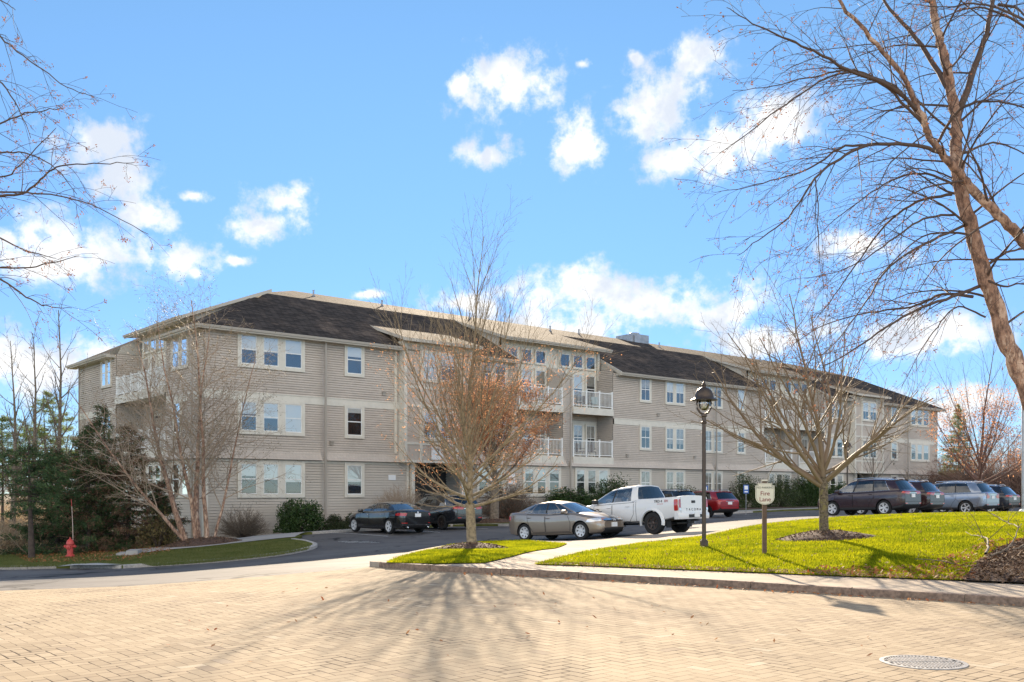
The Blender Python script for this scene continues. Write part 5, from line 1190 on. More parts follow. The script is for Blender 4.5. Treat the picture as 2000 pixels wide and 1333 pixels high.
# white pickup -----------------------------------------------------
def pickup_extra(root,bvh,S):
    pm=S['paint']; W=S['W']/2
    # wheel arch flares
    for ax in (S['fa'],S['ra']):
        for sg in (1,-1):
            f=MB(); Rr=S['R']*1.13; n=18; vs=[]
            for i in range(n+1):
                a=R(-12)+R(204)*i/n
                for dr,dy in ((0,.0),(.0,.055),(.06,.05),(.11,.0)): vs.append((ax+(Rr+dr)*math.cos(a),sg*(W-.02+dy),S['R']+.02+(Rr+dr)*math.sin(a)))
            fs=[(i*4+j,(i+1)*4+j,(i+1)*4+j+1,i*4+j+1) for i in range(n) for j in range(3)]; f.add(vs,fs); f.build('arch_flare',[pm],root,smooth=True,sharp=45)
    b=MB(); xr=-S['L']/2
    # bumper
    vs=[]
    for u in np.linspace(-1,1,9):
        x=xr-.10+.10*abs(u)**3; 
        for dx,z in ((0,.50),(-.02,.56),(-.02,.66),(.0,.72),(.16,.73),(.16,.5)): vs.append((x+dx,u*.93,z-(0.05 if abs(u)<.35 and z>.6 and z<.73 else 0)))
    b.add(vs,[(i*6+j,i*6+(j+1)%6,(i+1)*6+(j+1)%6,(i+1)*6+j) for i in range(8) for j in range(6)]+[(5,4,3,2,1,0),(48,49,50,51,52,53)]); b.build('rear_bumper',[pm],root,smooth=True,sharp=40)
    q=MB(); q.box(xr-.135,xr-.11,-.44,.44,.55,.66); q.build('bumper_step',[M['plastic']],root)
    q=MB(); q.box(xr-.16,xr-.13,-.15,.15,.56,.71); q.build('number_plate',[M['plate']],root)
    q=MB(); q.box(xr-.2,xr+.1,-.05,.05,.42,.50); q.build('tow_hitch',[M['plastic']],root)
    # chassis bits
    q=MB(); q.tube([(S['ra'],-.72,.36),(S['ra'],.72,.36)],.05,8); q.lathe([(0.01,-.11),(.11,-.07),(.14,0),(.11,.07),(.01,.11)],(S['ra'],0,.36),12); q.tube([(1.4,.1,.42),(S['ra'],.05,.38)],.04,6); q.build('rear_axle',[M['plastic']],root)
    q=MB(); q.tube([(-.6,-.5,.36),(-2.3,-.55,.38)],.04,8); q.build('exhaust_pipe',[M['metal']],root)
    for sg in (1,-1):
        q=MB(); q.box(S['ra']-.52,S['ra']-.50,sg*.62-.14,sg*.62+.14,.22,.5); q.build('mud_flap',[M['plastic']],root)
    # lettering
    o_,d_=REAR(0,.9); hx=bvh.ray_cast(Vector(o_),Vector(d_))[0].x
    for i,ch in enumerate('TACOMA'):
        text('lettering',ch,.125,M['black'],root,(hx-.006,.40-.16*i,.83),(R(90),0,R(-90)))
    q=MB(); q.box(hx-.012,hx,-.11,.11,1.06,1.15); q.build('tailgate_handle',[M['plastic']],root)
    for sg in (1,-1):
        o=Vector((-2.1,3*sg,1.12)); h=bvh.ray_cast(o,Vector((0,-sg,0)))[0]
        text('lettering','TRD 4',.13,M['black'],root,(-1.80,h.y+sg*.006,1.16),(R(90),0,R(180) if sg>0 else 0))
        text('lettering','X4',.13,M['sign_red'],root,(-2.14 if sg>0 else -1.46,h.y+sg*.006,1.16),(R(90),0,R(180) if sg>0 else 0))
        text('lettering','OFF ROAD',.055,M['sign_red'],root,(-1.88,h.y+sg*.006,1.06),(R(90),0,R(180) if sg>0 else 0))
SPEC['pick']=dict(name='parked_pickup',L=5.30,W=1.86,R=.40,fa=1.72,ra=-1.50,ww=.26,rimr=.56,arch=1.12,paint=paint('white_truck_paint',(.74,.73,.71),.0,.35,.6),dz=.0,
 top=[(2.65,.86),(2.6,.98),(2.4,1.06),(1.9,1.12),(1.3,1.17),(1.0,1.18),(-.75,1.21),(-.80,1.27),(-2.58,1.29),(-2.65,1.27)],bot=[(2.65,.6),(2.5,.45),(0,.45),(-1.9,.47),(-2.5,.56),(-2.65,.62)],
 hw=[(2.65,.74),(2.5,.88),(2.2,.96),(1.7,.99),(0,1),(-2.4,.985),(-2.6,.965),(-2.65,.94)],cab=(-.70,1.05),bed=(-2.55,-.86),wt=.62,
 rail=[(.7,1.62),(.35,1.72),(-.1,1.78),(-.6,1.775),(-.8,1.74)],cols=[(1.42,.48,'P'),(1.33,.42,'G'),(.36,.24,'B'),(.28,.18,'G'),(-.55,-.48,'P'),(-.84,-.70,'P')],
 rc=.05,bow=.06,sh=.935,crown=.05,wl=False,spokes=6,sw=.05,rim=M['rim_dark'],rgl=M['tglass'],tuck=.99,clad=0,seatpos=((.45,.38),(.45,-.38),(-.35,.38),(-.35,-.38)),
 doors=[[(1.2,.5),(.34,.5),(.34,1.16),(1.2,1.14)],[(.30,.5),(-.5,.5),(-.68,.75),(-.70,1.18),(.30,1.16)],[(-.80,.5),(-.80,1.24)]],handles=[(.47,1.02),(-.42,1.04)],mirror=(1.0,1.22),mm=M['plastic'],
 patches=[('tail_light',M['lamp_red'],[(rect(-2.63,-2.48,.80,1.20),SIDE(1)),(rect(-2.63,-2.48,.80,1.20),SIDE(-1)),(rect(.765,.865,.80,1.20),REAR),(rect(-.865,-.765,.80,1.20),REAR)],.012),
  ('reverse_lamp',M['lamp_clear'],[(rect(.765,.865,.80,.9),REAR),(rect(-.865,-.765,.80,.9),REAR)],.016),
  ('tailgate_seam',M['seam'],[(q,REAR) for q in outline([(-.75,.70),(.75,.70),(.75,1.26)],.014)[:2]]+[(q,REAR) for q in outline([(-.75,1.26),(-.75,.70)],.014)[:1]],.004),
  ('headlamp',M['lamp_clear'],[(rect(-.9,-.35,.85,1.0),DIAG(R(25))),(rect(.35,.9,.85,1.0),DIAG(R(-25)))])],
 plates=[],extra=[pickup_extra,fin(-.2,1.81)])
HN=math.atan2(UX,-UY)   # nose towards the building
def nb(c,t,dn=0): return (c[0]+UX*t-UY*dn,c[1]+UY*t+UX*dn)
car('brown compact sedan parked facing the lawn beside the white pickup','car',SPEC['sedan'],(1.98,35.9),HN+math.pi+R(7))
car('white crew cab pickup with bronze wheels parked next to the brown sedan','pickup truck',SPEC['pick'],(4.6,36.25),HN+R(4))
b0=(-4.22,43.6); bc=nb(b0,0,2.45)
car('glossy black sedan parked nose-in left of the black wagon','car',SPEC['bmw'],bc,HN)
car('black wagon with roof rails parked behind the front tree trunk','car',SPEC['wagon'],nb(bc,3.15,.2),HN)
car('red crossover seen from behind, right of the white pickup','car',SPEC['red'],(11.55,58.6),HN-R(9))
car('black SUV mostly hidden behind the white pickup bed','car',SPEC['blk'],(8.85,57.2),HN)
rc_=(17.0,46.5)
car('dark plum SUV with silver wheels, leftmost of the row behind the lawn','car',SPEC['rav'],rc_,HN)
car('black cherry SUV second from left behind the lawn','car',SPEC['esc'],nb(rc_,3.6,.6),HN)
car('silver blue SUV with tall red tail lights behind the lawn','car',SPEC['vol'],nb(rc_,10.6,1.2),HN)
car('dark navy SUV at the right edge beside the silver blue SUV','car',SPEC['nav'],nb(rc_,14.6,1.6),HN)
# ---------------------------------------------------------------- trees
def birch_bark():
    m,nt,b=newmat('birch_bark'); t=coord(nt); mp=nt.nodes.new('ShaderNodeMapping'); mp.inputs['Scale'].default_value=(1,1,.45); L(nt,t,mp.inputs[0])
    f=noise(nt,14,6,.7,mp.outputs[0]); g=noise(nt,5,5,.7,mp.outputs[0])
    c=mixc(nt,ramp(nt,f,.35,.62),(.12,.07,.05),(.42,.25,.165)); c=mixc(nt,ramp(nt,g,.52,.62),c,(.60,.42,.30)); c=mixc(nt,math_n(nt,'MULTIPLY',ramp(nt,f,.6,.7),.7),c,(.55,.42,.33))
    L(nt,c,b.inputs['Base Color']); b.inputs['Roughness'].default_value=.8; bump(nt,b,math_n(nt,'ADD',f,math_n(nt,'MULTIPLY',g,.7)),1.0,.05); return m
def moss_bark():
    m,nt,b=newmat('mossy_bark'); t=coord(nt); f=noise(nt,22,6,.7,t); g=noise(nt,7,4,.7,t)
    c=mixc(nt,ramp(nt,f,.35,.65),(.05,.035,.022),(.21,.165,.11)); c=mixc(nt,math_n(nt,'MULTIPLY',ramp(nt,g,.5,.62),.75),c,(.24,.20,.07)); c=mixc(nt,ramp(nt,f,.66,.72),c,(.42,.40,.33))
    L(nt,c,b.inputs['Base Color']); b.inputs['Roughness'].default_value=.9; bump(nt,b,f,1.0,.03); return m
M['bark_moss']=moss_bark()
M['bark_tan']=mat('bark_tan',(.26,.20,.125),.85,var=.45,scale=9,bmp=.7); M['bark_grey']=mat('bark_grey',(.17,.135,.10),.85,var=.45,scale=10,bmp=.7)
M['bark_birch']=birch_bark(); M['bark_dark']=mat('bark_dark',(.07,.05,.04),.9,var=.4,scale=8,bmp=.5)
M['twig']=mat('twig_bark',(.085,.055,.04),.75); M['twig_tan']=mat('twig_tan',(.21,.15,.092),.6); M['twig_pale']=mat('twig_pale',(.36,.27,.19),.6); M['twig_red']=mat('twig_red',(.16,.085,.06),.7)
M['leaf_orange']=leafmat('leaf_orange',(.50,.20,.10),(.82,.46,.24),.7,.5,1.0); M['leaf_brown']=leafmat('leaf_brown',(.16,.07,.04),(.36,.17,.10),.8,.4,1.5)
M['needle']=leafmat('spruce_needle',(.03,.06,.025),(.09,.14,.05),.7,.12,1.2); M['needle_red']=leafmat('dry_needle',(.11,.065,.04),(.30,.17,.11),.8,.15,1.2)
M['needle_pine']=leafmat('pine_needle',(.12,.17,.06),(.30,.36,.13),.7,.45,.8); M['leaf_rhodo']=leafmat('rhododendron_leaf',(.018,.04,.012),(.07,.12,.03),.35,.15,2.5)
M['leaf_box']=leafmat('box_leaf',(.02,.032,.012),(.06,.075,.03),.5,.1,3); M['leaf_holly']=leafmat('holly_leaf',(.03,.05,.015),(.10,.13,.05),.4,.15,2.5)
M['leaf_olive']=leafmat('olive_leaf',(.10,.075,.03),(.24,.19,.08),.6,.3,2)
M['brush_pale']=leafmat('pale_brush',(.26,.18,.11),(.55,.42,.27),.8,.4,.6)
M['brush']=leafmat('brush_twig',(.10,.06,.045),(.30,.19,.14),.8,.2,.5)
UP=np.array([0,0,1.])
def nrm(v): return v/(np.linalg.norm(v)+1e-9)
class Tree:
    def __init__(s,seed): s.r=random.Random(seed); s.trunk=MB(); s.br=MB(); s.tips=[]; s.nodes=[]
    def poly(s,p,d,Ln,r0,r1,n,wob,trop,sides,mb,grav=0):
        P_=[np.array(p,float)]; d=nrm(np.array(d,float)); D=[d]
        for i in range(n):
            d=nrm(d+np.array([s.r.gauss(0,wob),s.r.gauss(0,wob),s.r.gauss(0,wob)])+UP*trop/n-UP*grav*(i+1)/n/n)
            P_.append(P_[-1]+d*Ln/n); D.append(d)
        mb.tube(P_,r1+(r0-r1)*(1-np.linspace(0,1,n+1))**1.35,sides,cap=False); return P_,D
    def kids(s,P_,D,Ln,r0,r1,lvl,S):
        if lvl>=len(S): return
        q=S[lvl]; n=max(1,round(q['n']*(Ln if q.get('perm') else 1))); k=len(P_)-1; az=s.r.uniform(0,6.28)
        for i in range(n):
            t=q['t0']+(q.get('t1',1)-q['t0'])*(i+s.r.random()*.8)/n; t=min(t,.999); a=t*k; j=int(a); f=a-j
            p=P_[j]*(1-f)+P_[j+1]*f; d=nrm(D[j]*(1-f)+D[j+1]*f); r=(r1+(r0-r1)*(1-t)**1.35)
            az+=2.4+s.r.uniform(-.5,.5); u=nrm(np.cross(d,UP if abs(d[2])<.95 else np.array([1.,0,0]))); w=np.cross(d,u)
            side=u*math.cos(az)+w*math.sin(az)
            if q.get('flat'): side=nrm(side*np.array([1,1,q['flat']]))
            an=R(q['ang']+s.r.uniform(-q.get('av',8),q.get('av',8))); dd=nrm(d*math.cos(an)+side*math.sin(an)+UP*q.get('up',0))
            l=q['len']*(Ln if q.get('rel') else 1)*(1-q.get('fall',.4)*t)*s.r.uniform(.75,1.15); rr=min(r*q.get('rk',.6),q.get('rmax',9)); rr=max(rr,q.get('rmin',.003))
            re=max(rr*q.get('te',.35),.002)
            P2,D2=s.poly(p,dd,l,rr,re,q.get('seg',4),q.get('wob',.06),q.get('trop',0),q.get('sides',4),s.br,q.get('grav',0))
            if lvl==len(S)-1 or q.get('tip'): s.tips.append((P2[-1],D2[-1])); s.nodes+= [x for x in P2[1:]]
            s.kids(P2,D2,l,rr,re,lvl+1,S)
def leaves(nodes,n,size,mat_,parent,rs,spread=.12,name='leaves',asp=.55,droop=0):
    m=len(nodes)
    if m==0: return
    A=np.array(nodes); g=np.random.default_rng(rs); idx=g.integers(0,m,n); c=A[idx]+g.normal(0,spread,(n,3))
    a=nrmv(g.normal(0,1,(n,3))-np.array([0,0,droop])); b=nrmv(np.cross(a,g.normal(0,1,(n,3)))); k=size*g.uniform(.55,1.3,n)[:,None]
    V=np.stack([c-a*k,c-b*k*asp,c+a*k,c+b*k*asp],1).reshape(-1,3)
    return qmesh(name,V,4,mat_,parent)
def nrmv(a): return a/(np.linalg.norm(a,axis=1,keepdims=True)+1e-9)
def qmesh(name,V,k,mat_,parent):
    n=len(V)//k; me=bpy.data.meshes.new(name); me.vertices.add(k*n); me.vertices.foreach_set('co',V.ravel()); me.loops.add(k*n); me.loops.foreach_set('vertex_index',np.arange(k*n))
    me.polygons.add(n); me.polygons.foreach_set('loop_start',np.arange(n)*k); me.materials.append(mat_); me.update(calc_edges=True)
    o=bpy.data.objects.new(name,me); COL.objects.link(o); o.parent=parent; return o
def finish(t,root,bt,bb): 
    a=t.trunk.build('trunk',[bt],root,smooth=True); b=t.br.build('crown',[bb],root,smooth=True); return a,b
TG='bare deciduous trees'
# front multi-stemmed tree (origin at its base)
def vase_tree(seed,H,spread,r,bt,bb,label,loc,fork=1.25,nst=15,dens=1.0,name='ornamental_tree',group=None,lowang=66,cur=0.0,wk_=1.0):
    root=empty(name,loc); tag(root,label,'tree',group); t=Tree(seed)
    P_,D=t.poly((0,0,-.2),(0,0,1),fork+.2,r*1.12,r*.95,5,.015,0,14,t.trunk)
    # central leader
    P1,D1=t.poly(P_[-1]-UP*.05,(.02,0,1),H-fork,r*.62,.008,14,.03,.1,8,t.trunk)
    S=[dict(n=2.6*dens,perm=1,t0=.12,t1=.97,ang=25,av=9,len=.46,rel=1,fall=.55,rk=.55,rmax=.02,te=.25,seg=6,wob=.035,trop=.42,sides=4),
       dict(n=3.6*dens,perm=1,t0=.15,t1=.98,ang=30,av=10,len=.5,rel=1,fall=.3,rk=.6,rmin=.0035,rmax=.009,te=.45,seg=3,wob=.05,trop=.25,sides=3),
       dict(n=2.4*dens,perm=1,t0=.2,t1=.95,ang=36,len=.34,rel=1,rk=.6,rmin=.0028,rmax=.005,te=.6,seg=2,wob=.06,trop=.1,sides=3)]
    t.kids(P1,D1,H-fork,r*.62,.008,0,S)
    az=t.r.uniform(0,6)
    for i in range(nst):
        f=i/nst; az+=2.4+t.r.uniform(-.3,.3); tilt=R(lowang-(lowang-14)*f**.9+t.r.uniform(-5,5)); z=fork-.12+ f*1.7
        Ln=(spread*1.18 if f<.3 else (H-z)*(.74+.2*t.r.random()))*(.85+.2*t.r.random())
        if f<.42: Ln=spread*(1.42-.4*f)
        k=min(len(P1)-2,int(max(0,(z-fork))/((H-fork)/14))); fr=(z-fork)/((H-fork)/14)-k; p=P1[k]*(1-fr)+P1[k+1]*fr if z>fork else P_[-1]-UP*.12
        d=(math.cos(az)*math.sin(tilt),math.sin(az)*math.sin(tilt),math.cos(tilt)); rr=r*(.37-.16*f)
        P2,D2=t.poly(p,d,Ln*wk_,rr,.008,10,.035,(.95+cur)*math.sin(tilt)*(.5 if f<.42 else 1),8,t.br); t.kids(P2,D2,Ln,rr,.008,0,S)
    finish(t,root,bt,bb); return root,t
r1,t1_=vase_tree(5,9.0,2.3,.135,M['bark_tan'],M['bark_tan'],'bare multi-stemmed tree with tan bark on the front tongue of lawn',at(922,27.2,RS+.05),nst=24,cur=.42,wk_=.86,lowang=86,dens=1.08)
leaves([p for p in t1_.nodes if 1.6<p[2]<5.6],7000,.022,M['leaf_orange'],r1,31,.05,asp=.5)
l=at(966,53.5,RS+.05); r2,t2_=vase_tree(9,9.6,3.6,.24,M['bark_grey'],M['bark_grey'],'tree holding clusters of orange leaves close to the building',l,fork=2.1,nst=14,dens=.55,lowang=62)
nodes=[p for p in t2_.nodes if -3.6<p[0]<4.3 and 2.6<p[2]<7.6]
cl=np.random.default_rng(4); cen=np.array(nodes)[cl.integers(0,len(nodes),1600)]; A=np.array(nodes); keep=[A[i] for i in range(len(A)) if (np.linalg.norm(cen-A[i],axis=1).min()<.13)]
leaves(keep,16000,.045,M['leaf_orange'],r2,3,.13,asp=.6)
leaves(nodes,24000,.042,M['leaf_orange'],r2,8,.22,asp=.6)
# spreading tree on the right lawn
def spread_tree(seed,loc,label):
    root=empty('ornamental_tree',loc); tag(root,label,'tree'); t=Tree(seed)
    P_,D=t.poly((0,0,-.25),(.0,0,1),1.75,.125,.105,6,.02,0,14,t.trunk)
    S=[dict(n=2.4,perm=1,t0=.18,t1=.97,ang=40,av=14,len=.55,rel=1,fall=.45,rk=.6,rmax=.028,te=.3,seg=6,wob=.06,trop=.38,sides=5),
       dict(n=3.4,perm=1,t0=.12,t1=.98,ang=42,av=14,len=.48,rel=1,fall=.3,rk=.6,rmin=.0045,rmax=.011,te=.5,seg=4,wob=.07,trop=.2,sides=3),
       dict(n=4.0,perm=1,t0=.15,t1=.97,ang=45,av=12,len=.40,rel=1,rk=.6,rmin=.003,rmax=.006,te=.6,seg=3,wob=.08,trop=.15,sides=3)]
    top=P_[-1]
    limbs=[((-1,.1,.42),4.3,.085,.75),((-.8,-.45,.65),4.0,.06,.6),((-.95,.35,.6),3.9,.05,.6),((.85,.2,.62),3.7,.07,.6),((.65,-.6,.6),3.4,.06,.5),((.35,.7,.9),3.3,.06,.6),((-.4,.7,.8),3.4,.06,.6),((-.25,-.1,1),4.8,.07,.2),((.22,.1,1),4.5,.065,.2),((-.6,.2,1),4.6,.05,.2),((-.45,-.2,1),4.0,.055,.4),((.95,-.1,.4),3.2,.05,.8),((.1,-.5,1),3.7,.05,.4)]
    for i,(d,Ln,r,tr) in enumerate(limbs):
        p=top-UP*(.25-.03*i)
        P2,D2=t.poly(p,d,Ln,r,.012,10,.075,tr*.8,8,t.br); t.kids(P2,D2,Ln,r,.012,0,S)
    finish(t,root,M['bark_moss'],M['twig_tan']); return t,root
t3,r3=spread_tree(21,at(1609,25,RS+.1),'leafless spreading tree with mossy trunk on the right lawn')
# river birch clump by the building corner
def birch_clump(seed,loc,label):
    root=empty('river_birch',loc); tag(root,label,'tree'); t=Tree(seed)
    S=[dict(n=2.7,perm=1,t0=.2,t1=.97,ang=48,av=12,len=.46,rel=1,fall=.55,rk=.5,rmax=.03,te=.25,seg=7,wob=.08,trop=.25,sides=5),
       dict(n=4.0,perm=1,t0=.15,t1=.98,ang=38,av=12,len=.42,rel=1,fall=.3,rk=.6,rmin=.005,rmax=.011,te=.4,seg=4,wob=.09,trop=.1,grav=.5,sides=3),
       dict(n=4.4,perm=1,t0=.2,t1=.97,ang=40,len=.38,rel=1,rk=.6,rmin=.004,rmax=.006,te=.7,seg=3,wob=.10,trop=0,grav=.4,sides=3)]
    for (p,d,Ln,r,tr) in (((-.45,.0,0),(-.42,.1,1),9.6,.13,-.05),((-.1,.15,0),(-.16,.2,1),9.9,.14,-.1),((.25,-.05,0),(.02,-.05,1),9.7,.10,.05),((-.3,-.15,0),(-.62,-.3,1),7.6,.08,.0),((.35,.1,0),(.3,.0,1),7.8,.06,.1),((-.05,-.1,0),(-.22,-.1,1),9.0,.10,-.15)):
        P2,D2=t.poly((p[0],p[1],-.3),d,Ln,r,.014,14,.045,tr,10,t.trunk); t.kids(P2,D2,Ln,r,.014,0,S)
    finish(t,root,M['bark_birch'],M['twig_pale']); leaves([p for p,_ in t.tips],9000,.026,M['leaf_olive'],root,5,.06,'catkins'); return root
bc_=birch_clump(31,at(392,41.5,RS+.1),'pinkish multi-trunk river birch at the left corner of the building'); bc_.scale=(1.12,1.08,1.08)
# big foreground birch, right: limbs follow the photographed tree
def W3(px,py,Y): return np.array(((px-1000)/F*Y,Y,EYE-(py-HZ)/F*Y))
def limb_tree(root,t,limbs,S,sub=None):
    for (pts_,r0,r1,lead,fl) in limbs:
        Q=[W3(a,b,c) for a,b,c in pts_]; L_=smoothline([tuple(q) for q in Q],5); P2=[np.array(q)-np.array(root.location) for q in L_]
        for i in range(1,len(P2)-1): P2[i]=P2[i]+np.array([t.r.gauss(0,.010) for _ in range(3)])*(1 if lead else .6)
        D2=[nrm(P2[min(i+1,len(P2)-1)]-P2[max(i-1,0)]) for i in range(len(P2))]; rad=np.linspace(r0,r1,len(P2))
        if lead: rad=rad*(1+.05*np.sin(np.arange(len(P2))*1.7))
        (t.trunk if lead else t.br).tube(P2,rad,14 if lead else 7,cap=True)
        Ln=sum(np.linalg.norm(P2[i+1]-P2[i]) for i in range(len(P2)-1))
        if fl>=0: t.kids(P2,D2,Ln,r0,r1,0,S[fl])
lo_=P(2010,1085,.2); bx,by=at(2130,15.2)[:2]
rb_=empty('river_birch',(bx,by,G(bx,by)+.1)); tag(rb_,'tall foreground river birch with peeling tan bark leaning in from the right','tree')
tb=Tree(77); Yb=15.2
SA=[dict(n=1.9,perm=1,t0=.25,t1=1,ang=55,av=14,len=2.3,fall=.3,rk=.35,rmax=.022,te=.25,seg=9,wob=.07,trop=.1,grav=1.3,sides=5),
    dict(n=3.8,perm=1,t0=.12,t1=.98,ang=38,av=12,len=.45,rel=1,fall=.3,rk=.6,rmin=.0035,rmax=.008,te=.45,seg=5,wob=.10,grav=.8,sides=3),
    dict(n=4.5,perm=1,t0=.2,t1=.97,ang=40,len=.38,rel=1,rk=.6,rmin=.0022,rmax=.004,te=.7,seg=3,wob=.11,grav=.4,sides=3)]
SB=[dict(n=4.8,perm=1,t0=.12,t1=.98,ang=36,av=12,len=1.35,fall=.35,rk=.5,rmax=.010,te=.3,seg=6,wob=.08,grav=.7,sides=4),
    dict(n=3.4,perm=1,t0=.12,t1=.98,ang=38,av=12,len=.42,rel=1,fall=.3,rk=.6,rmin=.0024,rmax=.005,te=.5,seg=4,wob=.10,grav=.5,sides=3),
    dict(n=5.5,perm=1,t0=.2,t1=.97,ang=40,len=.4,rel=1,rk=.6,rmin=.002,rmax=.0035,te=.7,seg=2,wob=.12,sides=3)]
SS=[SA,SB]
Yp=lambda l,dy=0:[(a,b,Yb+dy*i/(len(l)-1)) for i,(a,b) in enumerate(l)]
tr_=[(Yp([(2130,1140),(2085,980),(2035,840),(1990,725),(1960,650),(1934,567),(1905,480),(1888,420),(1872,350),(1868,290),(1868,236),(1857,173),(1845,110),(1834,68),(1820,0),(1812,-80),(1805,-180)]),.155,.038,1,0),
 ([(2150,1120,15.4),(2140,900,15.6),(2110,700,15.5),(2055,560,15.2),(2000,472,15.0),(1960,430,14.9),(1907,380,14.9),(1876,341,14.9),(1844,305,14.8),(1815,265,14.7),(1802,231,14.6),(1760,145,14.5),(1700,75,14.4),(1645,10,14.3),(1610,-60,14.2)],.105,.018,1,0),
 ([(1868,236,15.2),(1905,130,15.4),(1930,50,15.6),(1950,-60,15.8)],.06,.025,0,0),
 ([(1850,170,15.2),(1800,90,15.5),(1740,20,15.8),(1700,-40,16)],.045,.015,0,0)]
br_=[([(1792,216,14.6),(1740,170,14.4),(1655,136,14),(1600,105,13.8),(1540,79,13.7),(1470,45,13.5),(1419,15,13.4)],.045,.006),
 ([(1830,290,14.8),(1760,180,15.2),(1700,150,15.5),(1660,137,15.6),(1590,150,15.7),(1510,168,15.8),(1430,178,15.9)],.04,.005),
 ([(1806,243,14.62),(1785,225,14.6),(1720,160,14.4),(1660,142,14.2),(1600,160,14),(1520,215,13.9),(1455,265,13.8),(1405,300,13.8)],.035,.005),
 ([(1838,300,14.8),(1790,285,14.6),(1700,284,14.4),(1640,310,14.2),(1592,350,14.1),(1540,425,14),(1480,470,14),(1440,500,14)],.045,.005),
 ([(1700,284,14.4),(1640,290,14.6),(1590,325,14.7),(1520,350,14.9),(1450,368,15),(1390,375,15.1)],.028,.004),
 ([(1592,350,14.1),(1597,400,14.1),(1600,500,14.1),(1605,545,14.1)],.015,.004),
 ([(1860,380,15.1),(1790,395,15.4),(1730,440,15.7),(1670,520,15.9),(1620,590,16),(1580,640,16)],.035,.004),
 ([(1885,440,15.2),(1820,470,14.8),(1740,520,14.4),(1690,590,14.2),(1640,660,14.1),(1600,700,14)],.032,.004),
 ([(1900,460,15.2),(1850,455,15.2),(1790,470,15.3),(1700,560,15.6),(1650,640,15.8)],.028,.004),
 ([(1912,560,15.2),(1860,580,14.8),(1780,610,14.4),(1700,660,14.1),(1640,700,14),(1600,720,14)],.04,.005),
 ([(1900,580,15.2),(1840,575,15.6),(1780,600,15.9),(1700,610,16.2),(1600,640,16.4),(1540,680,16.5)],.036,.005),
 ([(1925,620,15.2),(1870,600,15.5),(1830,640,15.6),(1790,700,15.7),(1760,760,15.8)],.022,.004),
 ([(1830,280,14.8),(1880,210,14.4),(1950,200,14),(2020,220,13.8),(2080,260,13.7)],.035,.005),
 ([(1880,300,15.2),(1940,280,15.6),(2000,300,16),(2070,350,16.2)],.03,.005),
 ([(1925,520,15.2),(1965,495,15),(2010,485,14.8),(2060,490,14.6)],.035,.006),
 ([(1920,545,15.2),(1960,560,14.9),(2000,555,14.7),(2060,580,14.5)],.03,.005),
 ([(1950,10,15.8),(1990,20,15.5),(2030,70,15)],.04,.01),
 ([(2030,70,15.2),(1960,30,15.2),(1900,15,15.2),(1830,40,15.1),(1760,80,15)],.03,.005),
 ([(2040,60,14),(1960,20,14.2),(1900,8,14.4),(1840,15,14.6),(1760,5,14.8)],.03,.005),
 ([(1876,367,15.2),(1810,340,15.6),(1750,350,15.9),(1690,385,16.1),(1620,440,16.3),(1560,500,16.4)],.03,.004),
 ([(1865,420,15.1),(1815,425,14.7),(1760,455,14.4),(1700,500,14.2),(1640,530,14.1),(1570,545,14)],.028,.004)]
limb_tree(rb_,tb,tr_,SS); limb_tree(rb_,tb,[(a,b*.72,c*.7,0,1) for a,b,c in br_],SS)
finish(tb,rb_,M['bark_birch'],M['twig']); leaves([p for p,_ in tb.tips],9000,.016,M['leaf_brown'],rb_,6,.02,'buds')
# branches reaching in from a birch standing left of the frame
lx,ly=at(-560,14.2)[:2]; rl_=empty('river_birch',(lx,ly,G(lx,ly))); tag(rl_,'thin dark branches of a birch reaching into the upper left of the sky','tree'); tl=Tree(78)
Y=13.5
ll=[([(-560,1200,14.2),(-540,800,14.2),(-520,500,14.1),(-500,200,14),(-480,-200,14)],.19,.06,1,-1)]
for a in ([(-510,420),(-400,330),(-250,200),(-120,90),(-20,60),(10,82),(70,128),(130,170),(185,190)],[(-515,560),(-350,420),(-150,290),(-20,250),(40,225),(90,215),(125,212)],[(-515,600),(-350,480),(-150,395),(-20,378),(50,377),(130,385),(200,410),(290,458)],
  [(-150,395),(-20,385),(50,376),(85,345),(120,325),(200,320),(262,318)],[(-520,700),(-350,590),(-150,530),(-20,525),(60,522),(110,512),(155,500)],[(-350,590),(-150,480),(-20,462),(50,490),(110,505)],[(-350,620),(-150,560),(-20,540),(50,580),(90,598),(140,602)],
  [(-515,520),(-350,380),(-150,310),(-20,300),(50,300),(110,330),(150,380)],[(-400,430),(-200,340),(-60,330),(10,345),(60,300),(110,250)],[(-300,300),(-100,180),(-20,150),(30,200),(60,270)],[(-510,300),(-300,100),(-150,10),(-60,-10),(0,0),(30,20)]):
    n=len(a); ll.append(([(x,y,14.2-.9*i/(n-1)) for i,(x,y) in enumerate(a)],.022,.004,0,1))
SL=[dict(q) for q in SB]; SL[0]['n']=2.2; SL[1]['n']=2.6; SL[0]['len']=1.1; limb_tree(rl_,tl,ll,[SA,SL]); finish(tl,rl_,M['bark_birch'],M['twig']); leaves([p for p,_ in tl.tips],3500,.014,M['leaf_brown'],rl_,6,.02,'buds')
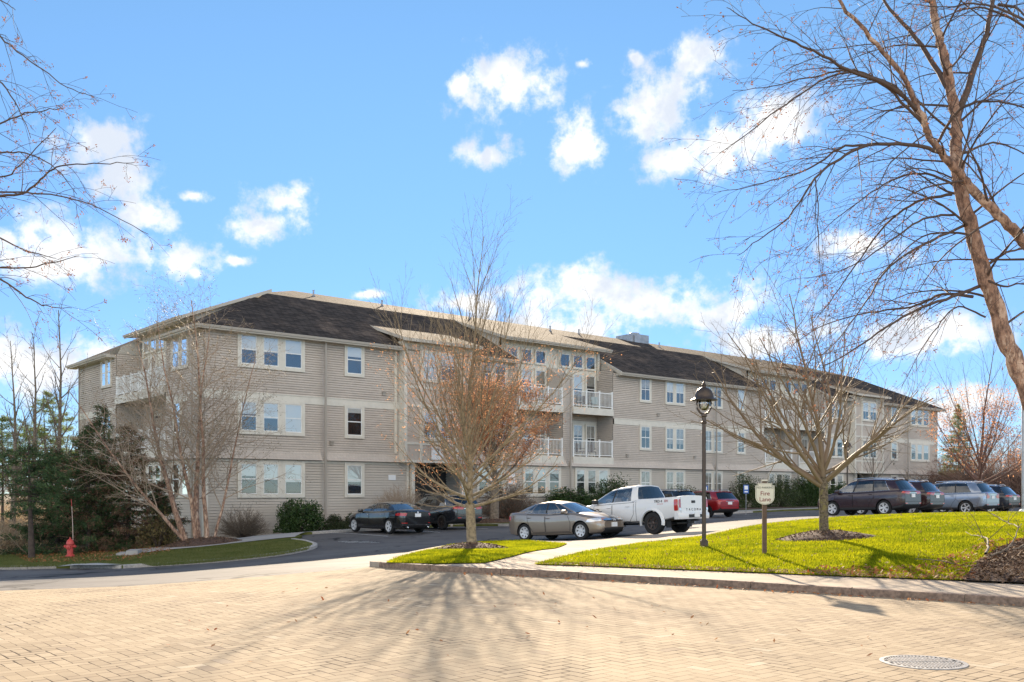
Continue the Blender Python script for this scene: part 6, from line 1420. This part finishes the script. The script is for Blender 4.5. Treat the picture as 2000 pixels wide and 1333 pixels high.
# conifers -----------------------------------------------------------
def spruce(seed,loc,H,Rm,label,nm,red=None,z0=.6,trunkr=.13,group=None,lean=0,name='spruce_tree',dens=1,gap=.0):
    root=empty(name,loc); tag(root,label,'tree',group); t=Tree(seed); t.poly((0,0,-.3),(lean,0,1),H+.3,trunkr,.02,10,.01,0,8,t.trunk)
    ax=np.array([lean,0,1]); ax=ax/np.linalg.norm(ax); g=np.random.default_rng(seed); C1=[];C2=[]
    z=z0
    while z<H-.1:
        f=(z-z0)/(H-z0); Rr=Rm*(1-f)**.8*(.75+.35*g.random())+.12; nb_=int(5+3*g.random())
        for k in range(nb_):
            if g.random()<gap: continue
            az=g.random()*6.283; rl=Rr*(.7+.45*g.random()); d=np.array([math.cos(az),math.sin(az),.12-.30*(1-f)]); p=ax*z+UP*g.normal(0,.05)
            P2,D2=t.poly(p,d,rl,.02+.015*(1-f),.004,5,.05,.25,3,t.br)
            m=int(26*dens*rl/1.0)+4
            for i in range(m):
                s_=.15+.85*(i/m)**.8; a=s_*5; j=min(4,int(a)); q=P2[j]+(P2[j+1]-P2[j])*(a-j); w=.30*rl*(1-s_)+.10
                (C2 if (red and g.random()<red) else C1).append((q+np.array([g.normal(0,w*.5),g.normal(0,w*.5),g.normal(-.03,.05)]),d))
        z+=.16+.07*g.random()
    t.trunk.build('trunk',[M['bark_dark']],root,smooth=True); t.br.build('limb',[M['bark_dark']],root)
    for C,mm in ((C1,nm),(C2,M['needle_red'])):
        if not C: continue
        c=np.repeat(np.array([x[0] for x in C]),6,0); n=len(c); dd=np.repeat(np.array([x[1] for x in C]),6,0); a=nrmv(dd*.8+g.normal(0,.55,(n,3))-[0,0,.1]); b=nrmv(np.cross(a,g.normal(0,1,(n,3)))); k=g.uniform(.08,.19,n)[:,None]; c=c+g.normal(0,.05,(n,3))
        V=np.stack([c-b*.018,c+b*.018,c+a*k],1).reshape(-1,3); qmesh('crown',V,3,mm,root)
    return root
spruce(1,at(62,38.5,.1),4.6,2.4,'dark green spruce with a bare leaning lower trunk, left of the hydrant',M['needle'],z0=2.0,trunkr=.15,lean=-.03,gap=.45,red=.05,dens=.8)
spruce(2,at(172,42,.1),5.5,2.6,'dense dark spruce right behind the red hydrant',M['needle'],z0=.15,red=.25,dens=.9,gap=.2)
spruce(3,at(250,43,.1),5.6,2.7,'broad spruce with rusty brown needles between hydrant and building',M['needle'],z0=.15,red=.6,dens=.9,gap=.2)
spruce(4,at(198,46,.1),6.9,1.7,'taller thin topped conifer rising behind the rusty spruce',M['needle'],z0=2,red=.3,gap=.4,dens=.7)
spruce(9,at(112,43.5,.1),4.6,2.5,'dark bushy spruce between the leaning trunk and the hydrant',M['needle'],z0=.15,red=.1,dens=.9,gap=.15)
spruce(6,at(310,43.5,.1),2.6,1.1,'small dark conifer at the foot of the building side wall',M['needle'],z0=.1,red=.3)
spruce(5,at(95,66,0),10.5,3.6,'pale green pine standing far behind the left spruces',M['needle_pine'],z0=5,gap=.4,dens=.9,name='pine_tree')
spruce(7,at(5,62,0),8.5,3.0,'pale green pine at the far left edge',M['needle_pine'],z0=4.5,gap=.4,dens=.8,name='pine_tree')
spruce(8,at(1872,118,0),12,2.6,'dark pine seen past the right end of the building',M['needle_pine'],z0=3,gap=.3,dens=.6,name='pine_tree')
# bare background trees ------------------------------------------------
def bg_proto(seed,H,sp,bt,label,nst=9,dens=.8,cat='tree',lv=2):
    root=empty('bare_tree',(0,0,0)); t=Tree(seed); P_,D=t.poly((0,0,-.5),(0,0,1),H,.03*H**.8,.02,12,.03,0,7,t.trunk)
    S=[dict(n=1.9*dens,perm=1,t0=.22,t1=.98,ang=38,av=12,len=sp,rel=1,fall=.6,rk=.5,te=.3,seg=6,wob=.07,trop=.55,sides=4),
       dict(n=2.2*dens,perm=1,t0=.2,t1=.98,ang=36,av=12,len=.45,rel=1,fall=.3,rk=.6,rmin=.012,rmax=.03,te=.5,seg=4,wob=.08,trop=.2,sides=3),
       dict(n=1.6*dens,perm=1,t0=.2,t1=.97,ang=38,len=.45,rel=1,rk=.6,rmin=.008,rmax=.014,te=.7,seg=2,wob=.1,sides=3)]
    t.kids(P_,D,H,.03*H**.8,.02,0,S); a,b=finish(t,root,bt,bt); return root,t
pa,ta=bg_proto(41,13,.42,M['twig_red'],''); pb,tb_=bg_proto(42,10,.5,M['bark_grey'],''); pc,tc_=bg_proto(43,15,.30,M['bark_grey'],'')
leaves([p for p,_ in tb_.tips],2500,.07,M['leaf_brown'],pb,2,.2)
rg=random.Random(5); first={id(pa):1,id(pb):1,id(pc):1}
def put(p,x,y,s,label,group='bare trees of the wood behind the building'):
    o=p if first[id(p)] else copy_tree(p); first[id(p)]=0
    o.location=(x,y,G(x,y)-.1); o.scale=(s,s,s*rg.uniform(.9,1.1)); o.rotation_euler=(0,0,rg.uniform(0,6.28)); tag(o,label,'tree',group); return o
WL='bare tree in the reddish wood beyond the right hand parking row'
for i in range(46):
    px=1835+rg.uniform(0,330); Yd=rg.uniform(85,150); x=(px-1000)/F*Yd
    put(rg.choice([pa,pb,pb,pa]),x,Yd,rg.uniform(.6,1.0)*(.62 if px<1880 else .75),WL)
LL='bare tree among the far wood at the left edge'
for i in range(26):
    px=-120+rg.uniform(0,400); Yd=rg.uniform(75,130); put(rg.choice([pa,pb,pc]),(px-1000)/F*Yd,Yd,rg.uniform(.55,.95),LL,'bare trees of the far left wood')
for i,(px,Yd,s,lab) in enumerate(((62,58,.95,'tall slender leafless tree rising above the pines at far left'),(112,60,1.0,'second slender leafless tree above the pines at far left'),(20,55,.85,'slim leafless tree near the left edge of the view'))):
    put(pc,(px-1000)/F*Yd,Yd,s,lab,None) if True else None
def strip_group():
    for o in bpy.data.objects:
        if 'group' in o and o.get('label','').startswith(('tall slender','second slender','slim leafless')): del o['group']
strip_group()
vr,vt=vase_tree(61,11.5,4.2,.22,M['twig_red'],M['twig_red'],'large vase shaped bare tree with a few orange leaves behind the silver blue SUV',at(1915,64,.1),fork=1.6,nst=16,dens=.5,lowang=72,name='vase_tree')
leaves([p for p in vt.nodes if p[2]<8],2600,.06,M['leaf_orange'],vr,12,.15)
leaves([p for p in vt.nodes if p[2]<7],3500,.05,M['leaf_brown'],vr,13,.15)
vase_tree(62,5.2,2.6,.09,M['bark_grey'],M['bark_grey'],'small bare tree in front of the far entrance bay',at(1702,70,.1),fork=1.3,nst=10,dens=.55,name='ornamental_tree')
# underbrush masses at the wood edge
def brush(pts_,n,h,mat_,label,s):
    g=np.random.default_rng(s); A=np.array(pts_); V=[]
    i=g.integers(0,len(A)-1,n); t=g.random(n)[:,None]; c=A[i]*(1-t)+A[i+1]*t; c=c+np.c_[g.normal(0,1.6,n),g.normal(0,4,n)]
    z=Gv(c[:,0],c[:,1]); L_=h*g.uniform(.3,1,n); base=np.c_[c,z+g.random(n)*h*.5]; d=np.c_[g.normal(0,.75,n),g.normal(0,.75,n),np.ones(n)*.8]*L_[:,None]; w=nrmv(g.normal(0,1,(n,3)))*.03
    V=np.stack([base-w,base+w,base+d],1).reshape(-1,3); o=qmesh('underbrush',V,3,mat_,None); tag(o,label,kind='stuff')
brush([at(1840,92)[:2],at(1920,88)[:2],at(2020,84)[:2],at(2150,84)[:2]],15000,3.2,M['brush'],'reddish brown brush along the edge of the right wood',1)
brush([at(-150,72)[:2],at(20,72)[:2],at(140,70)[:2],at(260,75)[:2]],9000,3.0,M['brush_pale'],'pale tangled brush under the far left trees',2)
brush([at(-20,50)[:2],at(60,50)[:2],at(130,50)[:2]],5000,1.8,M['brush_pale'],'tangled bushes behind the leaning spruce trunk',3)
# shrubs ---------------------------------------------------------------
def twig_bush(name,loc,rx,ry,h,label,seed,m,n=150,leaf=None,nl=0,group=None):
    root=empty(name,loc); tag(root,label,'bush',group); t=Tree(seed)
    for i in range(n):
        az=t.r.uniform(0,6.283); e=math.acos(t.r.uniform(.12,1)); d=np.array([math.cos(az)*math.sin(e),math.sin(az)*math.sin(e),math.cos(e)])
        Ln=1/math.sqrt((d[0]/rx)**2+(d[1]/ry)**2+(d[2]/h)**2)*t.r.uniform(.86,1.02)
        P2,D2=t.poly((d[0]*.1,d[1]*.1,-.05),nrm(d+UP*.25),Ln,.012,.004,4,.05,-.15,3,t.br); 
        t.kids(P2,D2,Ln,.012,.004,0,[dict(n=9,t0=.3,t1=1,ang=30,av=12,len=.33,rel=1,fall=.5,rk=.7,rmin=.003,te=.7,seg=2,wob=.08,sides=3),dict(n=3,t0=.3,ang=30,len=.5,rel=1,rk=.7,rmin=.0028,te=.8,seg=1,sides=3)])
    t.br.build('stems',[m],root)
    if leaf: 
        nd=[p for p,_ in t.tips]; leaves(nd,nl,.035,leaf,root,seed,.06)
    return root
def leaf_bush(name,loc,rx,ry,h,label,seed,m,n,size=.06,lump=.25,group=None,z0=.06,asp=.35):
    root=empty(name,loc); tag(root,label,'bush',group); g=np.random.default_rng(seed)
    # irregular shell of leaves round lumps, denser outside
    k=46; v=nrmv(g.normal(0,1,(k,3))); v[:,2]=np.abs(v[:,2]); cen=v*np.array([rx,ry,h])*g.uniform(.45,.84,k)[:,None]; cr=g.uniform(.16,.30,k)*(rx+h)/2*(1+lump)
    i=g.integers(0,k,n); u=nrmv(g.normal(0,1,(n,3))); c=cen[i]+u*cr[i][:,None]*g.uniform(.55,1.05,n)[:,None]; c[:,2]=np.maximum(c[:,2],z0*g.random(n)+.02)
    a=nrmv(u*.6+g.normal(0,.6,(n,3))); b=nrmv(np.cross(a,g.normal(0,1,(n,3)))); s=size*g.uniform(.6,1.3,n)[:,None]
    V=np.stack([c-a*s,c-b*s*asp,c+a*s,c+b*s*asp],1).reshape(-1,3); qmesh('foliage',V,4,m,root)
    st=MB(); rr_=random.Random(seed)
    for q in range(14):
        az=rr_.uniform(0,6.28); st.tube([(0.03*math.cos(az),.03*math.sin(az),-.05),(rx*.35*math.cos(az),ry*.35*math.sin(az),h*.4),(rx*.6*math.cos(az),ry*.6*math.sin(az),h*.75)],[.02,.015,.006],4)
    st.build('stems',[M['bark_dark']],root); return root
SNat=lambda s,n,off=.1:(*SN(s,n),G(*SN(s,n))+off)
def at2(px,n):
    """on the line through a photo column, n metres before the front wall"""
    k=(px-1000)/F; s=((C0[1]-UX*(-n)*-1*0+ (UX*(-n))*1)*0)
    # solve SN(s,-n): x=k*y
    s=(k*(C0[1]-UX*n)-C0[0]-UY*n)/(UX-k*UY); x,y=SN(s,-n); return (x,y,G(x,y)+RS)
twig_bush('twiggy_bush',at2(474,2.6),1.35,1.2,1.65,'round grey leafless bush left of the rhododendron by the corner',1,M['bark_grey'],190)
leaf_bush('rhododendron',at2(586,2.3),1.45,1.3,1.95,'dark glossy rhododendron between the round grey bush and the low hedges',2,M['leaf_rhodo'],9000,.075,.3)
for i,(px,n_,rx,h,lab) in enumerate(((655,3.2,.75,.85,'low clipped box shrub next to the rhododendron'),(690,2.6,.8,.9,'low clipped box shrub, middle one left of the black sedan'),(735,2.4,.7,.95,'low clipped box shrub just behind the black sedan'))):
    leaf_bush('box_shrub',at2(px,n_),rx,.7,h,lab,20+i,M['leaf_box'],6500,.03,.1,asp=.6)
twig_bush('twiggy_bush',at2(785,2.0),1.9,1.2,2.45,'wide leafless bush behind the two black cars',3,M['twig_pale'],420)
twig_bush('twiggy_bush',at2(990,2.6),2.1,1.5,2.5,'dense rounded leafless hedge bush right of the orange leaved tree',4,M['bark_grey'],480,M['leaf_brown'],3500)
leaf_bush('rhododendron',at2(1108,1.6),1.55,1.1,2.5,'rhododendron below the left ground floor triple windows',5,M['leaf_rhodo'],8000,.08,.35)
leaf_bush('rhododendron',at2(1195,1.6),1.7,1.2,2.9,'tallest rhododendron, behind the brown sedan and pickup',6,M['leaf_rhodo'],9500,.08,.35)
leaf_bush('rhododendron',at2(1150,2.0),1.3,1.0,1.7,'lower rhododendron filling between two taller ones',7,M['leaf_rhodo'],6000,.08,.3)
leaf_bush('olive_bush',at2(1335,1.5),1.9,1.2,2.1,'yellowish green bush above the white pickup bed',8,M['leaf_holly'],9000,.06,.3)
for i,(px,rx,h,lab) in enumerate(((1455,2.0,2.75,'clipped evergreen hedge bush left of the fire lane sign'),(1525,2.1,2.75,'clipped evergreen hedge bush right of the fire lane sign'))):
    leaf_bush('hedge_bush',at2(px,1.7),rx,1.3,h,lab,30+i,M['leaf_holly'],14000,.05,.12,asp=.5)
leaf_bush('hedge_bush',at2(1578,1.6),1.6,1.4,3.2,'dark tall evergreen bush behind the spreading tree trunk',33,M['leaf_rhodo'],13000,.06,.2,asp=.5)
leaf_bush('rhododendron',at2(1640,1.6),1.7,1.2,2.2,'evergreen bush behind the plum SUV bonnet',34,M['leaf_rhodo'],6000,.08,.3)
leaf_bush('rhododendron',at2(1610,1.6),1.3,1.2,1.8,'small evergreen bush between the tall bush and the far entrance',35,M['leaf_rhodo'],5000,.08,.3)
leaf_bush('olive_bush',at(308,41.5,RS),.95,.9,1.75,'loose coppery leaved bush beside the steps',9,M['leaf_olive'],1500,.07,.4)
# ---------------------------------------------------------------- street furniture
M['bronze']=mat('bronze_paint',(.075,.055,.042),.4,.4,var=.15,scale=5); M['lampglass']=glassmat('lamp_glass',(.9,.9,.88),.12,.05)
M['cream']=mat('sign_cream',(.66,.62,.50),.5,var=.05,scale=4); M['brownpost']=mat('brown_post',(.105,.06,.035),.6,var=.25,scale=12); M['hydrant']=mat('hydrant_red',(.50,.06,.05),.45,var=.2,scale=8)
M['iron']=mat('cast_iron',(.33,.32,.31),.55,.5,var=.3,scale=20,bmp=.3)
def lamp(loc,H,label,name='street_lamp',sc=1.0):
    r=empty(name,loc); tag(r,label,'street lamp'); k=H/4.0
    b=MB(); b.box(-.085,.085,-.085,.085,-.2,.17*k); b.box(-.07,.07,-.07,.07,.17*k,.20*k); b.build('base',[M['bronze']],r)
    p=MB(); p.lathe([(.052,.1),(.047,3.05*k),(.066,3.06*k),(.07,3.10*k),(.05,3.12*k),(.05,3.22*k),(.075,3.24*k),(.06,3.30*k)],n=14); p.build('post',[M['bronze']],r,smooth=True,sharp=40)
    z0=3.28*k
    a=MB()
    for s in (1,-1): a.tube([(0,0,z0),(s*.10,0,z0+.05),(s*.165,0,z0+.15),(s*.175,0,z0+.27),(s*.15,0,z0+.36)],[.03,.026,.022,.02,.02],8)
    a.build('yoke',[M['bronze']],r,smooth=True)
    g=MB(); g.lathe([(.05,z0+.10),(.11,z0+.16),(.135,z0+.26),(.13,z0+.36)],n=18); g.build('lamp_glass',[M['lampglass']],r,smooth=True)
    u=MB(); u.lathe([(.02,z0+.16),(.035,z0+.22),(.03,z0+.30),(.015,z0+.33)],n=10); u.build('bulb',[M['white']],r,smooth=True)
    s=MB(); s.lathe([(.325,z0+.345),(.33,z0+.355),(.27,z0+.39),(.235,z0+.42),(.225,z0+.48),(.19,z0+.57),(.13,z0+.63),(.06,z0+.66),(.045,z0+.70),(.06,z0+.72),(.03,z0+.76),(.035,z0+.78),(.0,z0+.81)],n=28)
    s.lathe([(.325,z0+.344),(.26,z0+.375),(.20,z0+.42),(.1,z0+.5),(.0,z0+.52)],n=28); s.build('lamp_shade',[M['bronze']],r,smooth=True,sharp=50)
    return r
lamp(at(1375,23.6,RS),3.93,'brown bell shaded street lamp on the lawn left of the fire lane sign')
x,y=SN(60.5*KB*.93,-9); l2=at(1655,60,.1); lamp(l2,4.45,'distant street lamp behind the plum SUV')
# plain grey pole at right edge
pr=at(1998,41,.1); r=empty('light_pole',pr); tag(r,'slim grey pole standing at the right edge behind the lawn','pole'); b=MB(); b.lathe([(.06,0),(.055,5.2),(.02,5.25)],n=12); b.build('post',[M['metal']],r,smooth=True,sharp=40); b=MB(); b.lathe([(.16,-.1),(.15,.10),(.07,.16)],n=12); b.build('base',[M['white']],r)
# fire lane sign
sl_=at(1493,21.5,RS); r=empty('fire_lane_sign',sl_,R(-4)); tag(r,'cream fire lane sign with red letters on a brown post','sign')
b=MB(); b.box(-.045,.045,-.045,.045,-.3,1.62); b.build('post',[M['brownpost']],r); b=MB(); b.box(-.06,.06,-.06,.06,1.62,1.65); b.build('post_cap',[M['cream']],r)
def plate(hw,z0,z1,n=.05):
    o=[(-hw,z0+.16)]
    o+=[(-hw*math.cos(a)*1.0,z0+.16-.16*math.sin(a)) for a in np.linspace(0.35,math.pi-.35,15)]
    o+=[(hw,z0+.16),(hw,z1-n),(hw-n,z1-n),(hw-n,z1),(-hw+n,z1),(-hw+n,z1-n),(-hw,z1-n)]
    return o
def slab(o,y0,y1,mb):
    n=len(o); mb.add([(x,y0,z) for x,z in o]+[(x,y1,z) for x,z in o],[tuple(range(n)),tuple(range(2*n-1,n-1,-1))]+[(i,n+i,n+(i+1)%n,(i+1)%n) for i in range(n)])
b=MB(); slab(plate(.205,1.10,1.575),-.075,-.047,b); po=b.build('sign_board',[M['cream']],r)
M['darkred']=mat('dark_red_paint',(.20,.012,.01),.5); M['darkgreen']=mat('dark_green_paint',(.05,.06,.045),.5)
b=MB(); o=plate(.19,1.115,1.56); ln=[o[i] for i in range(len(o))]
for i in range(len(ln)):
    a_,c_=ln[i],ln[(i+1)%len(ln)]; b.tube([(a_[0],-.0765,a_[1]),(c_[0],-.0765,c_[1])],.0022,4)
b.build('border',[M['darkgreen']],po)
text('lettering','NO PARKING',.060,M['darkgreen'],po,(0,-.078,1.475),(R(90),0,0),.001); text('lettering','Fire',.135,M['darkred'],po,(0,-.078,1.345),(R(90),0,0),.002); text('lettering','Lane',.135,M['darkred'],po,(0,-.078,1.215),(R(90),0,0),.002)
# hydrant
h=at(137,38,.1); r=empty('fire_hydrant',h); tag(r,'red fire hydrant on the shaded bank at left','fire hydrant')
b=MB(); b.lathe([(.14,-.2),(.14,.06),(.17,.06),(.17,.10),(.115,.11),(.11,.50),(.15,.52),(.15,.56),(.14,.60),(.105,.68),(.06,.72),(.03,.73),(.03,.79),(.0,.80)],n=18); b.build('barrel',[M['hydrant']],r,smooth=True,sharp=35)
for d in ((1,0),(-1,0)):
    b=MB(); T=lambda x,y,z,d=d:(d[0]*(.09+z),x,.44+y); b.lathe([(.05,0),(.05,.08),(.062,.08),(.062,.12),(.02,.13),(.02,.16),(0,.16)],n=12,T=T); b.build('nozzle_cap',[M['hydrant']],r,smooth=True,sharp=35)
b=MB(); T=lambda x,y,z:(x,-(.09+z),.42+y); b.lathe([(.075,0),(.075,.07),(.09,.07),(.09,.11),(.03,.12),(.03,.15),(0,.15)],n=14,T=T); b.build('nozzle_cap',[M['hydrant']],r,smooth=True,sharp=35)
M['rodw']=mat('rod_white',(.6,.45,.38),.5)
b=MB(); b.tube([(.09,.05,.6),(.08,.05,1.2),(.04,.05,2.0)],[.012,.011,.010],6); b.build('marker_rod',[M['rodw']],r)
b=MB(); b.tube([(.04,.05,2.0),(.02,.05,2.28)],.012,6); b.build('marker_tip',[M['hydrant']],r)
# manhole cover
mx_,my_=P(1803,1295,.01); r=empty('manhole_cover',(mx_,my_,G(mx_,my_)+.016)); tag(r,'round slotted iron drain cover set in the block paving','drain cover')
b=MB(); b.lathe([(.385,-.06),(.385,.004),(.345,.006),(.345,-.03),(.0,-.03)],n=48); b.build('frame',[M['iron']],r)
b=MB(); Rc=.34
for i in range(-10,11):
    x=i*.032; hh=math.sqrt(max(0,Rc*Rc-x*x))
    if hh<.05: continue
    for s0,s1 in ((-hh,-.03),(.03,hh)): b.box(x-.009,x+.009,s0,s1,-.028,.004)
b.box(-Rc*.97,Rc*.97,-.03,-.018,-.028,.003); b.box(-Rc*.97,Rc*.97,.018,.03,-.028,.003); b.box(-.3,.3,-.018,.018,-.028,-.012)
for y in (-.2,.2): b.box(-math.sqrt(Rc*Rc-y*y),math.sqrt(Rc*Rc-y*y),y-.008,y+.008,-.028,.001)
b.lathe([(Rc,-.028),(Rc,.004),(Rc-.025,.004),(Rc-.03,-.028)],n=48); b.build('grate',[M['iron']],r,smooth=False)
b=MB(); b.lathe([(.385,-.05),(.0,-.05)],n=24); b.build('shaft',[M['dark']],r)
# accessible parking signs
for px,Yd,lab in ((1457,62,'blue accessible parking sign in front of the hedge by the red crossover'),(1377,62,'blue accessible parking sign left of the red crossover')):
    l=at(px,Yd,.1); r=empty('parking_sign',l,0); tag(r,lab,'sign'); b=MB(); b.tube([(0,0,-.2),(0,0,1.75)],.025,6); b.build('post',[M['metal']],r)
    b=MB(); b.box(-.17,.17,-.045,-.03,1.25,1.8); pp=b.build('plate',[M['sign_blue']],r); b=MB(); b.box(-.11,.11,-.05,-.046,1.5,1.74); b.build('pictogram',[M['sign_white']],pp); b=MB(); b.box(-.11,.11,-.05,-.046,1.32,1.40); b.build('pictogram',[M['sign_white']],pp)
l=at(1738,66,.1)
# steps
r=empty('steps',at(245,38,.06),R(14)); tag(r,'short flight of concrete steps at the low end of the walkway',kind='structure')
b=MB()
for k_ in range(3): b=MB(); b.box(-.62+.36*k_,-.20+.36*k_,-.6-.002*k_,.6+.002*k_,-.4,.03+.10*k_); b.build('step',[M['walk']],r)
# fallen branches on the mulch bed
def fallen(a,b_,seed,label,th=.03):
    t=Tree(seed); p=np.array(a); d=np.array(b_)-p; Ln=np.linalg.norm(d); r=empty('fallen_branch',tuple(p)); tag(r,label,'branch')
    P2,D2=t.poly((0,0,0),d,Ln,th,.008,9,.07,0,6,t.trunk); t.kids(P2,D2,Ln,th,.008,0,[dict(n=5,t0=.2,t1=1,ang=40,len=.35,rel=1,fall=.4,rk=.5,te=.4,seg=4,wob=.1,sides=4,up=.25),dict(n=4,t0=.2,ang=35,len=.4,rel=1,rk=.5,rmin=.003,te=.6,seg=3,wob=.12,sides=3,up=.1)])
    t.trunk.build('stem',[M['bark_grey']],r,smooth=True); t.br.build('twigs',[M['twig']],r)
def atg(px,py,o): x,y=P(px,py,RS); return (x,y,G(x,y)+RS+o)
fallen(atg(1925,1095,.14),atg(1985,1045,.35),5,'long pale fallen branch lying across the mulch bed edge',.028)
fallen(atg(1990,1052,.25),atg(1935,1030,.55),6,'thin forked twig sticking up at the edge of the lawn',.014)
fallen(atg(1900,1112,.05),atg(1790,1098,.08),7,'thin bare twig lying flat on the lawn near the mulch',.01)
for i in range(7):
    a=(1935+i*14,1100-i*4); fallen(atg(a[0],a[1],.15),atg(a[0]+38,a[1]-6-(i%3)*5,.20),20+i,'grey stick half buried in the mulch bed',.02) if i<5 else None
for o in bpy.data.objects:
    if o.get('label')=='grey stick half buried in the mulch bed': o['group']='sticks lying in the mulch bed'
# balcony furniture
M['wicker']=mat('wicker',(.05,.025,.018),.8,bmp=.5,scale=30); M['teal']=mat('teal_cloth',(.30,.42,.44),.8); M['lightcloth']=mat('pale_cloth',(.55,.58,.66),.8)
def bchair(s,n,z,label,m,rz=0):
    r=empty('patio_chair',bloc(s,n,z),BRZ+rz); tag(r,label,'chair')
    b=MB(); b.box(-.26,.26,-.26,.24,.36,.42); b.build('seat',[m],r); b=MB(); b.box(-.26,.26,.22,.28,.42,.92); b.build('backrest',[m],r)
    for x in (-.23,.23):
        for y in (-.22,.22): q=MB(); q.tube([(x,y,0),(x,y,.36)],.02,5); q.build('leg',[m],r)
    for x in (-.26,.26): q=MB(); q.box(x-.025,x+.025,-.26,.24,.58,.62); q.build('armrest',[m],r)
bchair(23.9,.7,6.73,'dark red wicker chair on the third floor balcony right of the downspout',M['wicker'],.4)
bchair(24.6,.7,6.73,'dark wicker chair on the third floor balcony next to a reddish one',M['wicker'],-.3)
bchair(25.4,.75,6.73,'pale teal cushioned chair at the right end of the upper balcony',M['teal'],-.5)
bchair(24.0,.7,3.75,'dark wire chair on the second floor balcony right of the downspout',M['wicker'],.5)
bchair(25.0,.7,3.75,'dark wire chair at the right of the second floor balcony',M['wicker'],-.4)
bchair(20.5,.6,6.73,'pale cloth covered chair on the balcony left of the downspout',M['lightcloth'],0)
